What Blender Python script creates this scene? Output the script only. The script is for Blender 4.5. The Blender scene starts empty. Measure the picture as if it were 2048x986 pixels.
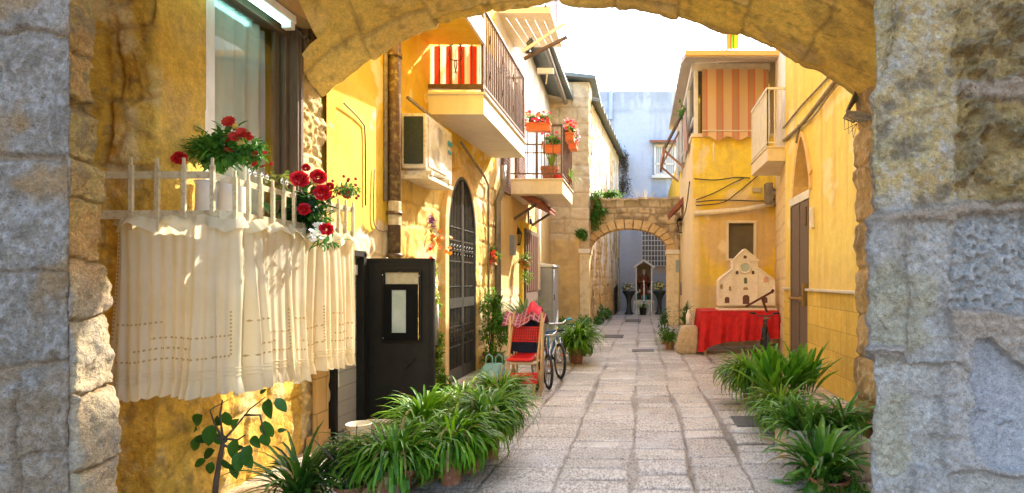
import bpy, math, random
import numpy as np
from mathutils import Vector, Matrix
random.seed(7)
PI = math.pi
H = 1.45            # eye height
F = 1200.0          # focal length in photo pixels
sc = bpy.context.scene
COL = sc.collection

def P(px, py, Y):
    """world point at depth Y seen at photo pixel px,py"""
    return Vector(((px-1280)*Y/F, Y, H-(py-560)*Y/F))
def PX(px, Y): return (px-1280)*Y/F
def PZ(py, Y): return H-(py-560)*Y/F
def XL(Y):
    """left house front line"""
    if Y < 10.75: return -2.82+0.045*(Y-5.4)
    return -2.58-0.025*(Y-10.75)

# ------------------------------------------------------------------ noise
_T = np.random.RandomState(3).rand(65536)
def _h(i, j, s):
    return _T[((i*73856093) ^ (j*19349663) ^ (s*83492791)) & 65535]
def vn(x, y, s=0):
    x = np.asarray(x, float); y = np.asarray(y, float)
    i = np.floor(x).astype(np.int64); j = np.floor(y).astype(np.int64)
    fx = x-i; fy = y-j
    fx = fx*fx*(3-2*fx); fy = fy*fy*(3-2*fy)
    return (_h(i, j, s)*(1-fx)*(1-fy)+_h(i+1, j, s)*fx*(1-fy)+_h(i, j+1, s)*(1-fx)*fy+_h(i+1, j+1, s)*fx*fy)
def fbm(x, y, o=4, s=0):
    r = 0; a = .5; t = 0
    for k in range(o):
        r = r+a*vn(x*2**k+k*17.3, y*2**k-k*9.1, s+k*7); t += a; a *= .5
    return r/t
def hsh(i, j, s=0): return _h(np.asarray(i).astype(np.int64), np.asarray(j).astype(np.int64), s)
def sst(e0, e1, x):
    t = np.clip((x-e0)/(e1-e0), 0, 1); return t*t*(3-2*t)
def lerp(a, b, t):
    t = np.asarray(t)[..., None]; return np.asarray(a)*(1-t)+np.asarray(b)*t

def courses(S, Z, h, w, seed, warp=.03, wf=3.):
    """random coursed masonry; returns stone id pair, distance to joint"""
    S2 = S+warp*(fbm(S*wf, Z*wf, 3, seed+1)-.5)*2
    Z2 = Z+warp*(fbm(S*wf, Z*wf, 3, seed+2)-.5)*2
    v = Z2/h; r = np.floor(v)
    b0 = r+(hsh(r, r*0+5, seed)-.5)*.35*1; b1 = r+1+(hsh(r+1, r*0+5, seed)-.5)*.35
    lo = v < b0; r = np.where(lo, r-1, r)
    hi = v >= b1; r = np.where(hi & ~lo, r+1, r)
    b0 = r+(hsh(r, r*0+5, seed)-.5)*.35; b1 = r+1+(hsh(r+1, r*0+5, seed)-.5)*.35
    dz = np.minimum(v-b0, b1-v)*h
    ww = w*(.75+.6*hsh(r, r*0+9, seed))
    u = S2/ww+hsh(r, r*0+2, seed)*7; c = np.floor(u)
    def B(k): return k+(hsh(k, r, seed+3)-.5)*.5
    lo = u < B(c); c = np.where(lo, c-1, c); hi = (u >= B(c+1)) & ~lo; c = np.where(hi, c+1, c)
    ds = np.minimum(u-B(c), B(c+1)-u)*ww
    return r, c, np.minimum(dz, ds)

# ------------------------------------------------------------------ mesh builder
class MB:
    def __init__(s): s.v = []; s.f = []; s.c = []; s.m = []; s.col = None; s.mi = 0
    def add(s, vs, fs):
        b = len(s.v); s.v += [tuple(v) for v in vs]
        s.f += [tuple(i+b for i in f) for f in fs]; s.m += [s.mi]*len(fs)
        if s.col is not None:
            while len(s.c) < b: s.c.append((1, 1, 1))
            s.c += [s.col]*(len(s.v)-b)
        return s
    def box(s, x0, y0, z0, x1, y1, z1):
        x0, x1 = min(x0, x1), max(x0, x1); y0, y1 = min(y0, y1), max(y0, y1); z0, z1 = min(z0, z1), max(z0, z1)
        return s.add([(x0, y0, z0), (x1, y0, z0), (x1, y1, z0), (x0, y1, z0), (x0, y0, z1), (x1, y0, z1), (x1, y1, z1), (x0, y1, z1)],
                     [(0, 3, 2, 1), (4, 5, 6, 7), (0, 1, 5, 4), (1, 2, 6, 5), (2, 3, 7, 6), (3, 0, 4, 7)])
    def bar(s, a, b, w, h=None, up=(0, 0, 1)):
        """rectangular bar from a to b"""
        h = w if h is None else h; a = Vector(a); b = Vector(b); d = (b-a)
        if d.length < 1e-6: return s
        d.normalize(); u = Vector(up)
        if abs(d.dot(u)) > .98: u = Vector((0, 1, 0))
        r = d.cross(u).normalized()*(w/2); t = r.normalized().cross(d).normalized()*(h/2)
        vs = [a-r-t, a+r-t, a+r+t, a-r+t, b-r-t, b+r-t, b+r+t, b-r+t]
        return s.add(vs, [(0, 1, 2, 3), (7, 6, 5, 4), (0, 4, 5, 1), (1, 5, 6, 2), (2, 6, 7, 3), (3, 7, 4, 0)])
    def tube(s, pts, r, n=8, close=False, cap=True):
        pts = [Vector(p) for p in pts]; k = len(pts); vs = []; fs = []
        rr = r if isinstance(r, (list, tuple)) else [r]*k
        prev = None
        for i, p in enumerate(pts):
            if close: d = pts[(i+1) % k]-pts[i-1]
            else: d = pts[min(i+1, k-1)]-pts[max(i-1, 0)]
            if d.length < 1e-9: d = Vector((0, 0, 1))
            d.normalize()
            if prev is None:
                u = Vector((0, 0, 1)) if abs(d.z) < .9 else Vector((1, 0, 0))
                u = (u-d*u.dot(d)).normalized()
            else:
                u = prev-d*prev.dot(d)
                u = u.normalized() if u.length > 1e-6 else Vector((1, 0, 0))
            prev = u; w = d.cross(u)
            for j in range(n):
                a = 2*PI*j/n; vs.append(p+(u*math.cos(a)+w*math.sin(a))*rr[i])
        m = k if close else k-1
        for i in range(m):
            for j in range(n):
                a = i*n+j; b = i*n+(j+1) % n; c = ((i+1) % k)*n+(j+1) % n; d = ((i+1) % k)*n+j
                fs.append((a, b, c, d))
        if cap and not close:
            fs.append(tuple(range(n))[::-1]); fs.append(tuple((k-1)*n+j for j in range(n)))
        return s.add(vs, fs)
    def lathe(s, prof, c=(0, 0, 0), n=20, sx=1, sy=1, wob=0):
        vs = []; fs = []; k = len(prof)
        for i, (r, z) in enumerate(prof):
            for j in range(n):
                a = 2*PI*j/n; q = r*(1+wob*math.sin(3*a+z*20))
                vs.append((c[0]+q*math.cos(a)*sx, c[1]+q*math.sin(a)*sy, c[2]+z))
        for i in range(k-1):
            for j in range(n):
                fs.append((i*n+j, i*n+(j+1) % n, (i+1)*n+(j+1) % n, (i+1)*n+j))
        if prof[0][0] > 1e-5: fs.append(tuple(range(n))[::-1])
        if prof[-1][0] > 1e-5: fs.append(tuple((k-1)*n+j for j in range(n)))
        return s.add(vs, fs)
    def prism(s, poly, axis, a, b):
        """poly in the two other axes (xz for axis y, yz for axis x, xy for axis z), extruded a..b"""
        n = len(poly)
        def mk(p, t):
            if axis == 'y': return (p[0], t, p[1])
            if axis == 'x': return (t, p[0], p[1])
            return (p[0], p[1], t)
        vs = [mk(p, a) for p in poly]+[mk(p, b) for p in poly]
        fs = [tuple(range(n))[::-1], tuple(range(n, 2*n))]+[(i, (i+1) % n, n+(i+1) % n, n+i) for i in range(n)]
        return s.add(vs, fs)
    def ring(s, inner, outer, axis, a, b):
        """open band between two polylines of equal length, extruded"""
        n = len(inner)
        def mk(p, t):
            if axis == 'y': return (p[0], t, p[1])
            if axis == 'x': return (t, p[0], p[1])
            return (p[0], p[1], t)
        for i in range(n-1):
            q = [inner[i], inner[i+1], outer[i+1], outer[i]]
            vs = [mk(p, a) for p in q]+[mk(p, b) for p in q]
            fs = [(3, 2, 1, 0), (4, 5, 6, 7), (0, 1, 5, 4), (2, 3, 7, 6)]
            if i == 0: fs.append((3, 0, 4, 7))
            if i == n-2: fs.append((1, 2, 6, 5))
            s.add(vs, fs)
        return s
    def blob(s, c, r, n=10, m=7, jit=0., rng=random):
        """uv ball, r scalar or 3-vector"""
        if not isinstance(r, (tuple, list)): r = (r, r, r)
        vs = [(c[0], c[1], c[2]-r[2])]
        for i in range(1, m):
            t = PI*i/m
            for j in range(n):
                a = 2*PI*j/n; k = 1+jit*(rng.random()-.5)*2
                vs.append((c[0]+r[0]*math.sin(t)*math.cos(a)*k, c[1]+r[1]*math.sin(t)*math.sin(a)*k, c[2]-r[2]*math.cos(t)*k))
        vs.append((c[0], c[1], c[2]+r[2])); fs = []
        for j in range(n):
            fs.append((0, 1+(j+1) % n, 1+j)); fs.append((len(vs)-1, 1+(m-2)*n+j, 1+(m-2)*n+(j+1) % n))
        for i in range(m-2):
            for j in range(n):
                fs.append((1+i*n+j, 1+i*n+(j+1) % n, 1+(i+1)*n+(j+1) % n, 1+(i+1)*n+j))
        return s.add(vs, fs)
    def grid(s, fn, nu, nv):
        vs = [fn(i/nu, j/nv) for j in range(nv+1) for i in range(nu+1)]
        fs = [(j*(nu+1)+i, j*(nu+1)+i+1, (j+1)*(nu+1)+i+1, (j+1)*(nu+1)+i) for j in range(nv) for i in range(nu)]
        return s.add(vs, fs)
    def spin(s, c, ang):
        """rotate everything so far about the vertical through c"""
        ca, sa = math.cos(ang), math.sin(ang)
        s.v = [(c[0]+(x-c[0])*ca-(y-c[1])*sa, c[1]+(x-c[0])*sa+(y-c[1])*ca, z) for x, y, z in s.v]
        return s
    def leafpath(s, pts, w, side, fold=.35):
        """strap leaf along pts with half width list w, side vector"""
        vs = []; fs = []; n = len(pts)
        for p, q in zip(pts, w):
            p = Vector(p); up = Vector((0, 0, q*fold))
            vs += [p-side*q+up, p, p+side*q+up]
        for i in range(n-1):
            a = i*3; fs += [(a, a+1, a+4, a+3), (a+1, a+2, a+5, a+4)]
        return s.add(vs, fs)
    def leaf(s, p, d, up, L, W):
        """one folded leaf blade at p pointing d"""
        p = Vector(p); d = d.normalized(); r = d.cross(up)
        if r.length < 1e-4: r = d.cross(Vector((1, .3, 0)))
        r.normalize(); n = r.cross(d)
        a = p+d*L*.35-r*W*.5+n*W*.15; b = p+d*L*.35+r*W*.5+n*W*.15; e = p+d*L*.75-r*W*.36; f = p+d*L*.75+r*W*.36
        m = p+d*L*.5-n*W*.08; t = p+d*L-n*L*.12
        return s.add([p, a, b, m, e, f, t], [(0, 3, 1), (0, 2, 3), (1, 3, 4), (2, 5, 3), (4, 3, 6), (5, 6, 3)])
    def build(s, name, mat, parent=None, smooth=False, bevel=0, two=False):
        off = Vector((0, 0, 0)); q = parent
        while q is not None: off += q.location; q = q.parent
        me = bpy.data.meshes.new(name)
        vs = s.v if off.length == 0 else [(x-off.x, y-off.y, z-off.z) for x, y, z in s.v]
        me.from_pydata(vs, [], s.f)
        for mt in (mat if isinstance(mat, (list, tuple)) else [mat]): me.materials.append(mt)
        if isinstance(mat, (list, tuple)): me.polygons.foreach_set('material_index', s.m)
        if s.c:
            while len(s.c) < len(s.v): s.c.append((1, 1, 1))
            at = me.color_attributes.new('Col', 'FLOAT_COLOR', 'POINT')
            at.data.foreach_set('color', [x for c in s.c for x in (c[0], c[1], c[2], 1)])
        if smooth: me.polygons.foreach_set('use_smooth', [True]*len(me.polygons))
        me.update()
        o = bpy.data.objects.new(name, me); COL.objects.link(o)
        if parent is not None: o.parent = parent
        if bevel:
            b = o.modifiers.new('bevel', 'BEVEL'); b.width = bevel; b.segments = 2; b.limit_method = 'ANGLE'; b.angle_limit = .6
        return o

def tag(o, label=None, cat=None, group=None, kind=None):
    if label: o['label'] = label
    if cat: o['category'] = cat
    if group: o['group'] = group
    if kind: o['kind'] = kind
    return o
def thing(name, loc, label, cat, group=None):
    o = bpy.data.objects.new(name, None); COL.objects.link(o); o.location = loc; o.empty_display_size = .1
    return tag(o, label, cat, group)
def kids(o): return [c for c in bpy.data.objects if c.parent == o]
def copy_tree(o, loc=None, rz=None, label=None, parent=None):
    c = o.copy(); COL.objects.link(c)
    if parent is not None: c.parent = parent
    if loc is not None: c.location = loc
    if rz is not None: c.rotation_euler.z = rz
    if label: c['label'] = label
    for k in kids(o): copy_tree(k, parent=c)
    return c

def gridmesh(name, X, Y, Z, C, mat, parent=None, mask=None, smooth=True):
    """numpy grid -> one mesh with colour attribute; X,Y,Z (r,c); C (r,c,3)"""
    r, c = X.shape; off = Vector((0, 0, 0)); q = parent
    while q is not None: off += q.location; q = q.parent
    V = np.stack([X-off.x, Y-off.y, Z-off.z], -1).reshape(-1, 3)
    I = np.arange(r*c).reshape(r, c)
    Q = np.stack([I[:-1, :-1], I[:-1, 1:], I[1:, 1:], I[1:, :-1]], -1)
    if mask is not None: Q = Q[mask[:-1, :-1]]
    Q = Q.reshape(-1, 4)
    me = bpy.data.meshes.new(name)
    me.vertices.add(len(V)); me.vertices.foreach_set('co', V.ravel())
    me.loops.add(Q.size); me.loops.foreach_set('vertex_index', Q.ravel().astype(np.int32))
    me.polygons.add(len(Q)); me.polygons.foreach_set('loop_start', np.arange(0, Q.size, 4, dtype=np.int32))
    me.update(calc_edges=True)
    at = me.color_attributes.new('Col', 'FLOAT_COLOR', 'POINT')
    A = np.concatenate([C.reshape(-1, 3), np.ones((r*c, 1))], 1); at.data.foreach_set('color', A.ravel())
    me.materials.append(mat)
    if smooth: me.polygons.foreach_set('use_smooth', np.ones(len(Q), bool))
    me.validate()
    o = bpy.data.objects.new(name, me); COL.objects.link(o)
    if parent is not None: o.parent = parent
    return o

def pathwall(name, path, z0, z1, res, fn, mat, parent=None, side=1, corner=.03, zres=None, mask=None):
    """wall sheet along an XY path, displaced along its normal by fn(S,Z)->(disp,col)"""
    path = [Vector((p[0], p[1])) for p in path]; L = [0]
    for a, b in zip(path, path[1:]): L.append(L[-1]+(b-a).length)
    n = max(2, int(L[-1]/res)); m = max(2, int((z1-z0)/(zres or res)))
    s = np.linspace(0, L[-1], n+1); z = np.linspace(z0, z1, m+1)
    def at(t):
        t = np.clip(t, 0, L[-1])
        return np.interp(t, L, [p.x for p in path]), np.interp(t, L, [p.y for p in path])
    # averaged over a small window: rounded corners
    ks = np.linspace(-corner, corner, 7); xs = sum(at(s+k)[0] for k in ks)/7; ys = sum(at(s+k)[1] for k in ks)/7
    xs[0], ys[0] = at(np.array([0.]))[0][0], at(np.array([0.]))[1][0]; xs[-1], ys[-1] = path[-1].x, path[-1].y
    tx = np.gradient(xs); ty = np.gradient(ys); l = np.hypot(tx, ty)+1e-9
    nx, ny = side*ty/l, -side*tx/l
    S, Z = np.meshgrid(s, z); d, C = fn(S, Z)
    X = xs[None, :]+nx[None, :]*d; Yy = ys[None, :]+ny[None, :]*d
    mk = None
    if mask is not None: mk = mask(S+.5*(s[1]-s[0]), Z+.5*(z[1]-z[0]))
    return gridmesh(name, X, Yy, Z, C, mat, parent, mk)

# ------------------------------------------------------------------ materials
def nodes(name):
    m = bpy.data.materials.new(name); m.use_nodes = True; nt = m.node_tree
    return m, nt, nt.nodes['Principled BSDF'], nt.nodes['Material Output']
def N(nt, t, **k):
    n = nt.nodes.new(t)
    for a, b in k.items():
        if a in n.inputs: n.inputs[a].default_value = b
        else: setattr(n, a, b)
    return n
def rgba(c): return (c[0], c[1], c[2], 1)
def noise(nt, scale, detail=5, rough=.55, vec=None, dist=0):
    n = N(nt, 'ShaderNodeTexNoise'); n.inputs['Scale'].default_value = scale; n.inputs['Detail'].default_value = detail
    n.inputs['Roughness'].default_value = rough; n.inputs['Distortion'].default_value = dist
    if vec is None:
        tc = N(nt, 'ShaderNodeTexCoord'); vec = tc.outputs['Object']
    nt.links.new(vec, n.inputs['Vector']); return n
def ramp(nt, src, a, b, ca=(0, 0, 0), cb=(1, 1, 1)):
    r = N(nt, 'ShaderNodeValToRGB'); r.color_ramp.elements[0].position = a; r.color_ramp.elements[1].position = b
    r.color_ramp.elements[0].color = rgba(ca); r.color_ramp.elements[1].color = rgba(cb)
    nt.links.new(src, r.inputs[0]); return r
def mix(nt, a, b, f, mode='MIX'):
    m = N(nt, 'ShaderNodeMix', data_type='RGBA', blend_type=mode)
    for v, i in ((f, 0), (a, 6), (b, 7)):
        if hasattr(v, 'links'): nt.links.new(v, m.inputs[i])
        else: m.inputs[i].default_value = v if i == 0 else rgba(v)
    return m.outputs[2]
def M(name, c, c2=None, c3=None, s=3., s2=25., rough=.8, metal=0., bump=0., bs=60., trans=0., attr=False, stretch=None,
      grid=None, spec=.5, stain=0, bd=.02, coat=0):
    """general surface: c mixed with c2 in large patches and c3 in smaller ones, bump"""
    m, nt, bs_, out = nodes(name); L = nt.links.new
    tc = N(nt, 'ShaderNodeTexCoord'); vec = tc.outputs['Object']
    if stretch:
        mp = N(nt, 'ShaderNodeMapping'); mp.inputs['Scale'].default_value = stretch; L(vec, mp.inputs['Vector']); vec = mp.outputs[0]
    if attr:
        a = N(nt, 'ShaderNodeAttribute', attribute_name='Col'); col = a.outputs['Color']
        nn = noise(nt, s2, 6, .65, vec); r = ramp(nt, nn.outputs[0], .25, .75, (1-attr,)*3, (1+attr*.6,)*3)
        col = mix(nt, col, r.outputs[0], 1., 'MULTIPLY')
    else:
        col = c
        if c2:
            n1 = noise(nt, s, 6, .62, vec); col = mix(nt, c, c2, ramp(nt, n1.outputs[0], .38, .64).outputs[0])
        if c3:
            n2 = noise(nt, s2, 6, .65, vec); col = mix(nt, col, c3, ramp(nt, n2.outputs[0], .5, .72).outputs[0])
    if stain:
        mp2 = N(nt, 'ShaderNodeMapping'); mp2.inputs['Scale'].default_value = (5, 5, .5); L(tc.outputs['Object'], mp2.inputs['Vector'])
        n3 = noise(nt, 1.6, 6, .7, mp2.outputs[0]); r3 = ramp(nt, n3.outputs[0], .4, .75, (1, 1, 1), (1-stain, 1-stain*1.05, 1-stain*1.1))
        col = mix(nt, col, r3.outputs[0], 1., 'MULTIPLY')
    hgt = None
    if grid:   # (axis a, axis b, width, height) lines of painted blocks
        sx = N(nt, 'ShaderNodeSeparateXYZ'); L(tc.outputs['Object'], sx.inputs[0]); cb = N(nt, 'ShaderNodeCombineXYZ')
        L(sx.outputs[grid[0]], cb.inputs[0]); L(sx.outputs[grid[1]], cb.inputs[1])
        br = N(nt, 'ShaderNodeTexBrick'); L(cb.outputs[0], br.inputs['Vector']); br.inputs['Scale'].default_value = 1
        br.inputs['Brick Width'].default_value = grid[2]; br.inputs['Row Height'].default_value = grid[3]
        br.inputs['Mortar Size'].default_value = grid[4] if len(grid) > 4 else .006; br.inputs['Mortar Smooth'].default_value = .3; br.inputs['Bias'].default_value = 0
        br.inputs['Color1'].default_value = (1, 1, 1, 1); br.inputs['Color2'].default_value = (.82, .82, .8, 1)
        br.inputs['Mortar'].default_value = (.5, .47, .42, 1)
        col = mix(nt, col, br.outputs['Color'], 1., 'MULTIPLY'); hgt = br.outputs['Fac']
    if hasattr(col, 'links'): L(col, bs_.inputs['Base Color'])
    else: bs_.inputs['Base Color'].default_value = rgba(col)
    bs_.inputs['Roughness'].default_value = rough; bs_.inputs['Metallic'].default_value = metal
    bs_.inputs['Specular IOR Level'].default_value = spec
    if coat: bs_.inputs['Coat Weight'].default_value = coat
    nrm = None
    if bump:
        nb = noise(nt, bs, 8, .65, vec); b = N(nt, 'ShaderNodeBump'); b.inputs['Strength'].default_value = bump
        b.inputs['Distance'].default_value = bd; L(nb.outputs[0], b.inputs['Height']); nrm = b
        L(b.outputs[0], bs_.inputs['Normal'])
    if hgt is not None:
        b2 = N(nt, 'ShaderNodeBump', invert=True); b2.inputs['Strength'].default_value = .6; b2.inputs['Distance'].default_value = .01
        L(hgt, b2.inputs['Height'])
        if nrm: L(nrm.outputs[0], b2.inputs['Normal'])
        L(b2.outputs[0], bs_.inputs['Normal'])
    if trans:
        t = N(nt, 'ShaderNodeBsdfTranslucent'); mx = N(nt, 'ShaderNodeMixShader'); mx.inputs[0].default_value = trans
        if hasattr(col, 'links'): L(col, t.inputs[0])
        else: t.inputs[0].default_value = rgba(col)
        L(bs_.outputs[0], mx.inputs[1]); L(t.outputs[0], mx.inputs[2]); L(mx.outputs[0], out.inputs[0])
    return m
def glassmat(name, tint=(.9, .95, .95), refl=.18, rough=.03):
    m, nt, b, out = nodes(name); L = nt.links.new
    t = N(nt, 'ShaderNodeBsdfTransparent'); t.inputs[0].default_value = rgba(tint)
    g = N(nt, 'ShaderNodeBsdfGlossy'); g.inputs['Roughness'].default_value = rough
    mx = N(nt, 'ShaderNodeMixShader'); mx.inputs[0].default_value = refl
    L(t.outputs[0], mx.inputs[1]); L(g.outputs[0], mx.inputs[2]); L(mx.outputs[0], out.inputs[0]); nt.nodes.remove(b)
    return m
def stripes(name, ax, w, cols, ca, off=0., trans=.25):
    m, nt, b, out = nodes(name); L = nt.links.new
    tc = N(nt, 'ShaderNodeTexCoord'); sx = N(nt, 'ShaderNodeSeparateXYZ'); L(tc.outputs['Object'], sx.inputs[0])
    mt = N(nt, 'ShaderNodeMath', operation='MULTIPLY_ADD'); L(sx.outputs[ax], mt.inputs[0]); mt.inputs[1].default_value = 1/w; mt.inputs[2].default_value = off+100
    fr = N(nt, 'ShaderNodeMath', operation='FRACT'); L(mt.outputs[0], fr.inputs[0])
    r = N(nt, 'ShaderNodeValToRGB'); r.color_ramp.interpolation = 'CONSTANT'; e = r.color_ramp.elements
    e[0].position = 0; e[0].color = rgba(ca); e[1].position = cols[0][0]; e[1].color = rgba(cols[0][1])
    for p, c in cols[1:]:
        q = e.new(p); q.color = rgba(c)
    L(fr.outputs[0], r.inputs[0]); L(r.outputs[0], b.inputs['Base Color']); b.inputs['Roughness'].default_value = .85
    t = N(nt, 'ShaderNodeBsdfTranslucent'); mx = N(nt, 'ShaderNodeMixShader'); mx.inputs[0].default_value = trans
    L(r.outputs[0], t.inputs[0]); L(b.outputs[0], mx.inputs[1]); L(t.outputs[0], mx.inputs[2]); L(mx.outputs[0], out.inputs[0])
    return m
def stonemat(name, var=.35, s2=30., bump=.6, bs=45., rough=.85, spec=.3, bd=.02, pits=True):
    """masonry: colour from the mesh attribute, mottled; bumpy, pitted"""
    m, nt, b, out = nodes(name); L = nt.links.new
    tc = N(nt, 'ShaderNodeTexCoord'); vec = tc.outputs['Object']
    a = N(nt, 'ShaderNodeAttribute', attribute_name='Col')
    n1 = noise(nt, s2, 8, .7, vec); r1 = ramp(nt, n1.outputs[0], .28, .72, (1-var,)*3, (1+var*.7, 1+var*.66, 1+var*.6))
    col = mix(nt, a.outputs['Color'], r1.outputs[0], 1., 'MULTIPLY')
    n2 = noise(nt, s2*4.3, 5, .6, vec); r2 = ramp(nt, n2.outputs[0], .3, .7, (1-var*.6,)*3, (1+var*.4,)*3)
    col = mix(nt, col, r2.outputs[0], 1., 'MULTIPLY')
    L(col, b.inputs['Base Color']); b.inputs['Roughness'].default_value = rough; b.inputs['Specular IOR Level'].default_value = spec
    nb = noise(nt, bs, 8, .7, vec, .4); bp = N(nt, 'ShaderNodeBump'); bp.inputs['Strength'].default_value = bump; bp.inputs['Distance'].default_value = bd
    L(nb.outputs[0], bp.inputs['Height'])
    if pits:
        vo = N(nt, 'ShaderNodeTexVoronoi'); vo.inputs['Scale'].default_value = bs*1.3; L(vec, vo.inputs['Vector'])
        rr = ramp(nt, vo.outputs[0], .05, .35); b2 = N(nt, 'ShaderNodeBump'); b2.inputs['Strength'].default_value = bump*.6; b2.inputs['Distance'].default_value = bd*.4
        L(rr.outputs[0], b2.inputs['Height']); L(bp.outputs[0], b2.inputs['Normal']); L(b2.outputs[0], b.inputs['Normal'])
    else: L(bp.outputs[0], b.inputs['Normal'])
    return m

m_stone = stonemat('weathered_stone', .42, 46, 1., 70, bd=.02)
m_gold = stonemat('golden_stone', .3, 14, .5, 22, bd=.03)
m_pave = stonemat('paving_stone', .26, 30, .4, 40, rough=.36, spec=.5, bd=.010)
def pickmarks(m):
    nt = m.node_tree; L = nt.links.new; b = nt.nodes['Principled BSDF']; src = b.inputs['Base Color'].links[0].from_socket
    tc = N(nt, 'ShaderNodeTexCoord'); mp = N(nt, 'ShaderNodeMapping'); mp.inputs['Rotation'].default_value = (0, 0, .9); mp.inputs['Scale'].default_value = (44, 20, 30); L(tc.outputs['Object'], mp.inputs['Vector'])
    vo = noise(nt, 1.3, 3, .6, mp.outputs[0], .6)
    lo = noise(nt, 2.2, 3, .5, tc.outputs['Object']); am = ramp(nt, lo.outputs[0], .28, .5)
    r = ramp(nt, vo.outputs[0], .40, .56, (.46, .41, .36), (1.08, 1.08, 1.08)); mk = mix(nt, (1, 1, 1), r.outputs[0], am.outputs[0])
    L(mix(nt, src, mk, 1., 'MULTIPLY'), b.inputs['Base Color'])
    nl = b.inputs['Normal'].links[0].from_socket; bp = N(nt, 'ShaderNodeBump'); bp.inputs['Strength'].default_value = .5; bp.inputs['Distance'].default_value = .006
    L(mk, bp.inputs['Height']); L(nl, bp.inputs['Normal']); L(bp.outputs[0], b.inputs['Normal'])
pickmarks(m_pave)
m_plain = M('house_plaster', (1, 1, 1), attr=.14, s2=5, rough=.9, bump=.25, bs=30, bd=.01, spec=.2)
m_plast = stonemat('painted_plaster', .1, 6, .25, 18, bd=.02, pits=False)
m_yel = M('yellow_plaster', (.84, .60, .07), (.80, .52, .04), (.76, .52, .12), 1.3, 7, .9, bump=.2, bs=25, stain=.2, spec=.2)
m_block = M('yellow_block_facing', (.80, .54, .09), (.72, .46, .07), (.86, .64, .16), 2, 12, .8, bump=.2, bs=40, grid=(1, 2, .42, .27, .004), stain=.22)
m_ledge = M('marble_ledge', (.72, .66, .56), (.6, .54, .42), rough=.5)
m_white = M('white_paint', (.80, .77, .70), (.70, .66, .58), s=6, rough=.5, bump=.05)
m_cream = M('cream_slab_paint', (.84, .74, .55), (.78, .66, .45), (.7, .58, .4), 2, 9, .8, bump=.15, bs=30, stain=.12)
m_ivory = M('ivory_enamel', (.78, .66, .42), (.70, .55, .30), (.5, .34, .14), 12, 55, .35, bump=.1, bs=90)
m_wood = M('dark_window_wood', (.16, .10, .055), (.10, .06, .03), s=12, rough=.55, stretch=(8, 8, .6), bump=.2)
m_bwood = M('brown_door_wood', (.17, .115, .08), (.12, .08, .055), s=8, rough=.6, stretch=(9, 9, .7), bump=.2)
m_lwood = M('light_beech_wood', (.62, .42, .2), (.5, .33, .14), s=8, rough=.5, stretch=(6, 6, .8))
m_black = M('black_metal_paint', (.015, .013, .009), (.024, .02, .013), s=6, rough=.55, bump=.06, bs=90, spec=.3)
m_iron = M('grey_wrought_iron', (.05, .05, .046), (.085, .08, .07), s=14, rough=.45, metal=.4)
m_rust = M('brown_rail_paint', (.10, .06, .04), (.16, .09, .06), s=14, rough=.6)
m_pipe = M('brown_drainpipe_paint', (.10, .055, .03), (.16, .09, .04), (.45, .33, .1), 6, 17, .5)
m_gpipe = M('grey_zinc_pipe', (.22, .20, .18), (.3, .27, .22), s=9, rough=.45, metal=.5)
m_grey = M('grey_cabinet_plastic', (.27, .29, .31), (.23, .25, .27), s=4, rough=.5)
m_acw = M('aged_white_casing', (.76, .72, .62), (.68, .61, .48), (.5, .4, .24), 4, 16, .5)
m_ddark = M('dark_void_paint', (.02, .02, .018), rough=.7)
m_red = M('red_plastic', (.62, .012, .012), rough=.35, coat=.2)
m_redc = M('red_tablecloth_fabric', (.74, .012, .012), (.56, .008, .010), s=7, rough=.7, trans=.12, bump=.9, bs=16, bd=.03)
m_terra = M('terracotta_clay', (.36, .12, .05), (.26, .09, .04), (.42, .24, .14), 9, 25, .8, bump=.1)
m_orange = M('orange_planter_plastic', (.75, .2, .06), (.68, .17, .05), s=9, rough=.5)
m_blue = M('blue_facade_plaster', (.42, .50, .66), (.48, .55, .68), (.36, .42, .53), .35, 2.5, .9, bump=.15, stain=.14, spec=.2)
m_leaf = M('leaf_green', (1, 1, 1), attr=.25, s2=30, rough=.42, trans=.32, spec=.35)
m_petal = M('petal', (1, 1, 1), attr=.15, s2=60, rough=.6, trans=.2)
m_stem = M('green_stem', (.08, .14, .03), rough=.6)
m_bark = M('thin_bark', (.13, .09, .06), (.08, .06, .04), s=20, rough=.85, bump=.3)
m_lace = M('lace_cotton', (.82, .76, .58), (.76, .69, .48), s=5, rough=.9, trans=.55, bump=.12, bs=160)
m_voile = M('white_voile', (.86, .87, .85), (.8, .82, .8), s=4, rough=.9, trans=.35)
m_lacehole = M('lace_openwork', (.52, .38, .16), rough=.9, trans=.3)
m_glass = glassmat('window_glass', (.92, .95, .93), .12)
m_gdark = glassmat('dark_glass', (.25, .27, .25), .2)
m_cable = M('black_cable', (.05, .045, .04), rough=.6)
m_gcable = M('weathered_cable', (.34, .27, .17), (.2, .16, .11), s=20, rough=.7)
m_tyre = M('tyre_rubber', (.025, .025, .025), rough=.8)
m_chrome = M('bright_metal', (.55, .55, .55), rough=.25, metal=.9)
m_bikeb = M('bike_blue_paint', (.03, .18, .42), rough=.3, coat=.3)
m_bikew = M('bike_white_paint', (.6, .6, .58), rough=.3, coat=.3)
m_turq = M('turquoise_plastic', (.02, .35, .5), rough=.4)
m_roof = M('grey_corrugated_sheet', (.14, .17, .17), (.2, .23, .22), (.28, .26, .2), 2, 9, .7, bump=.2)
m_tile = M('red_roof_tile', (.32, .10, .05), (.22, .07, .04), s=9, rough=.8, bump=.3)
m_marble = M('shrine_marble', (.62, .60, .57), (.5, .48, .46), s=4, rough=.5)
m_bag = M('pale_green_bag_film', (.35, .62, .55), (.5, .72, .66), s=8, rough=.35, trans=.5)
m_soil = M('potting_soil', (.05, .035, .02), rough=1, bump=.5)
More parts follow.
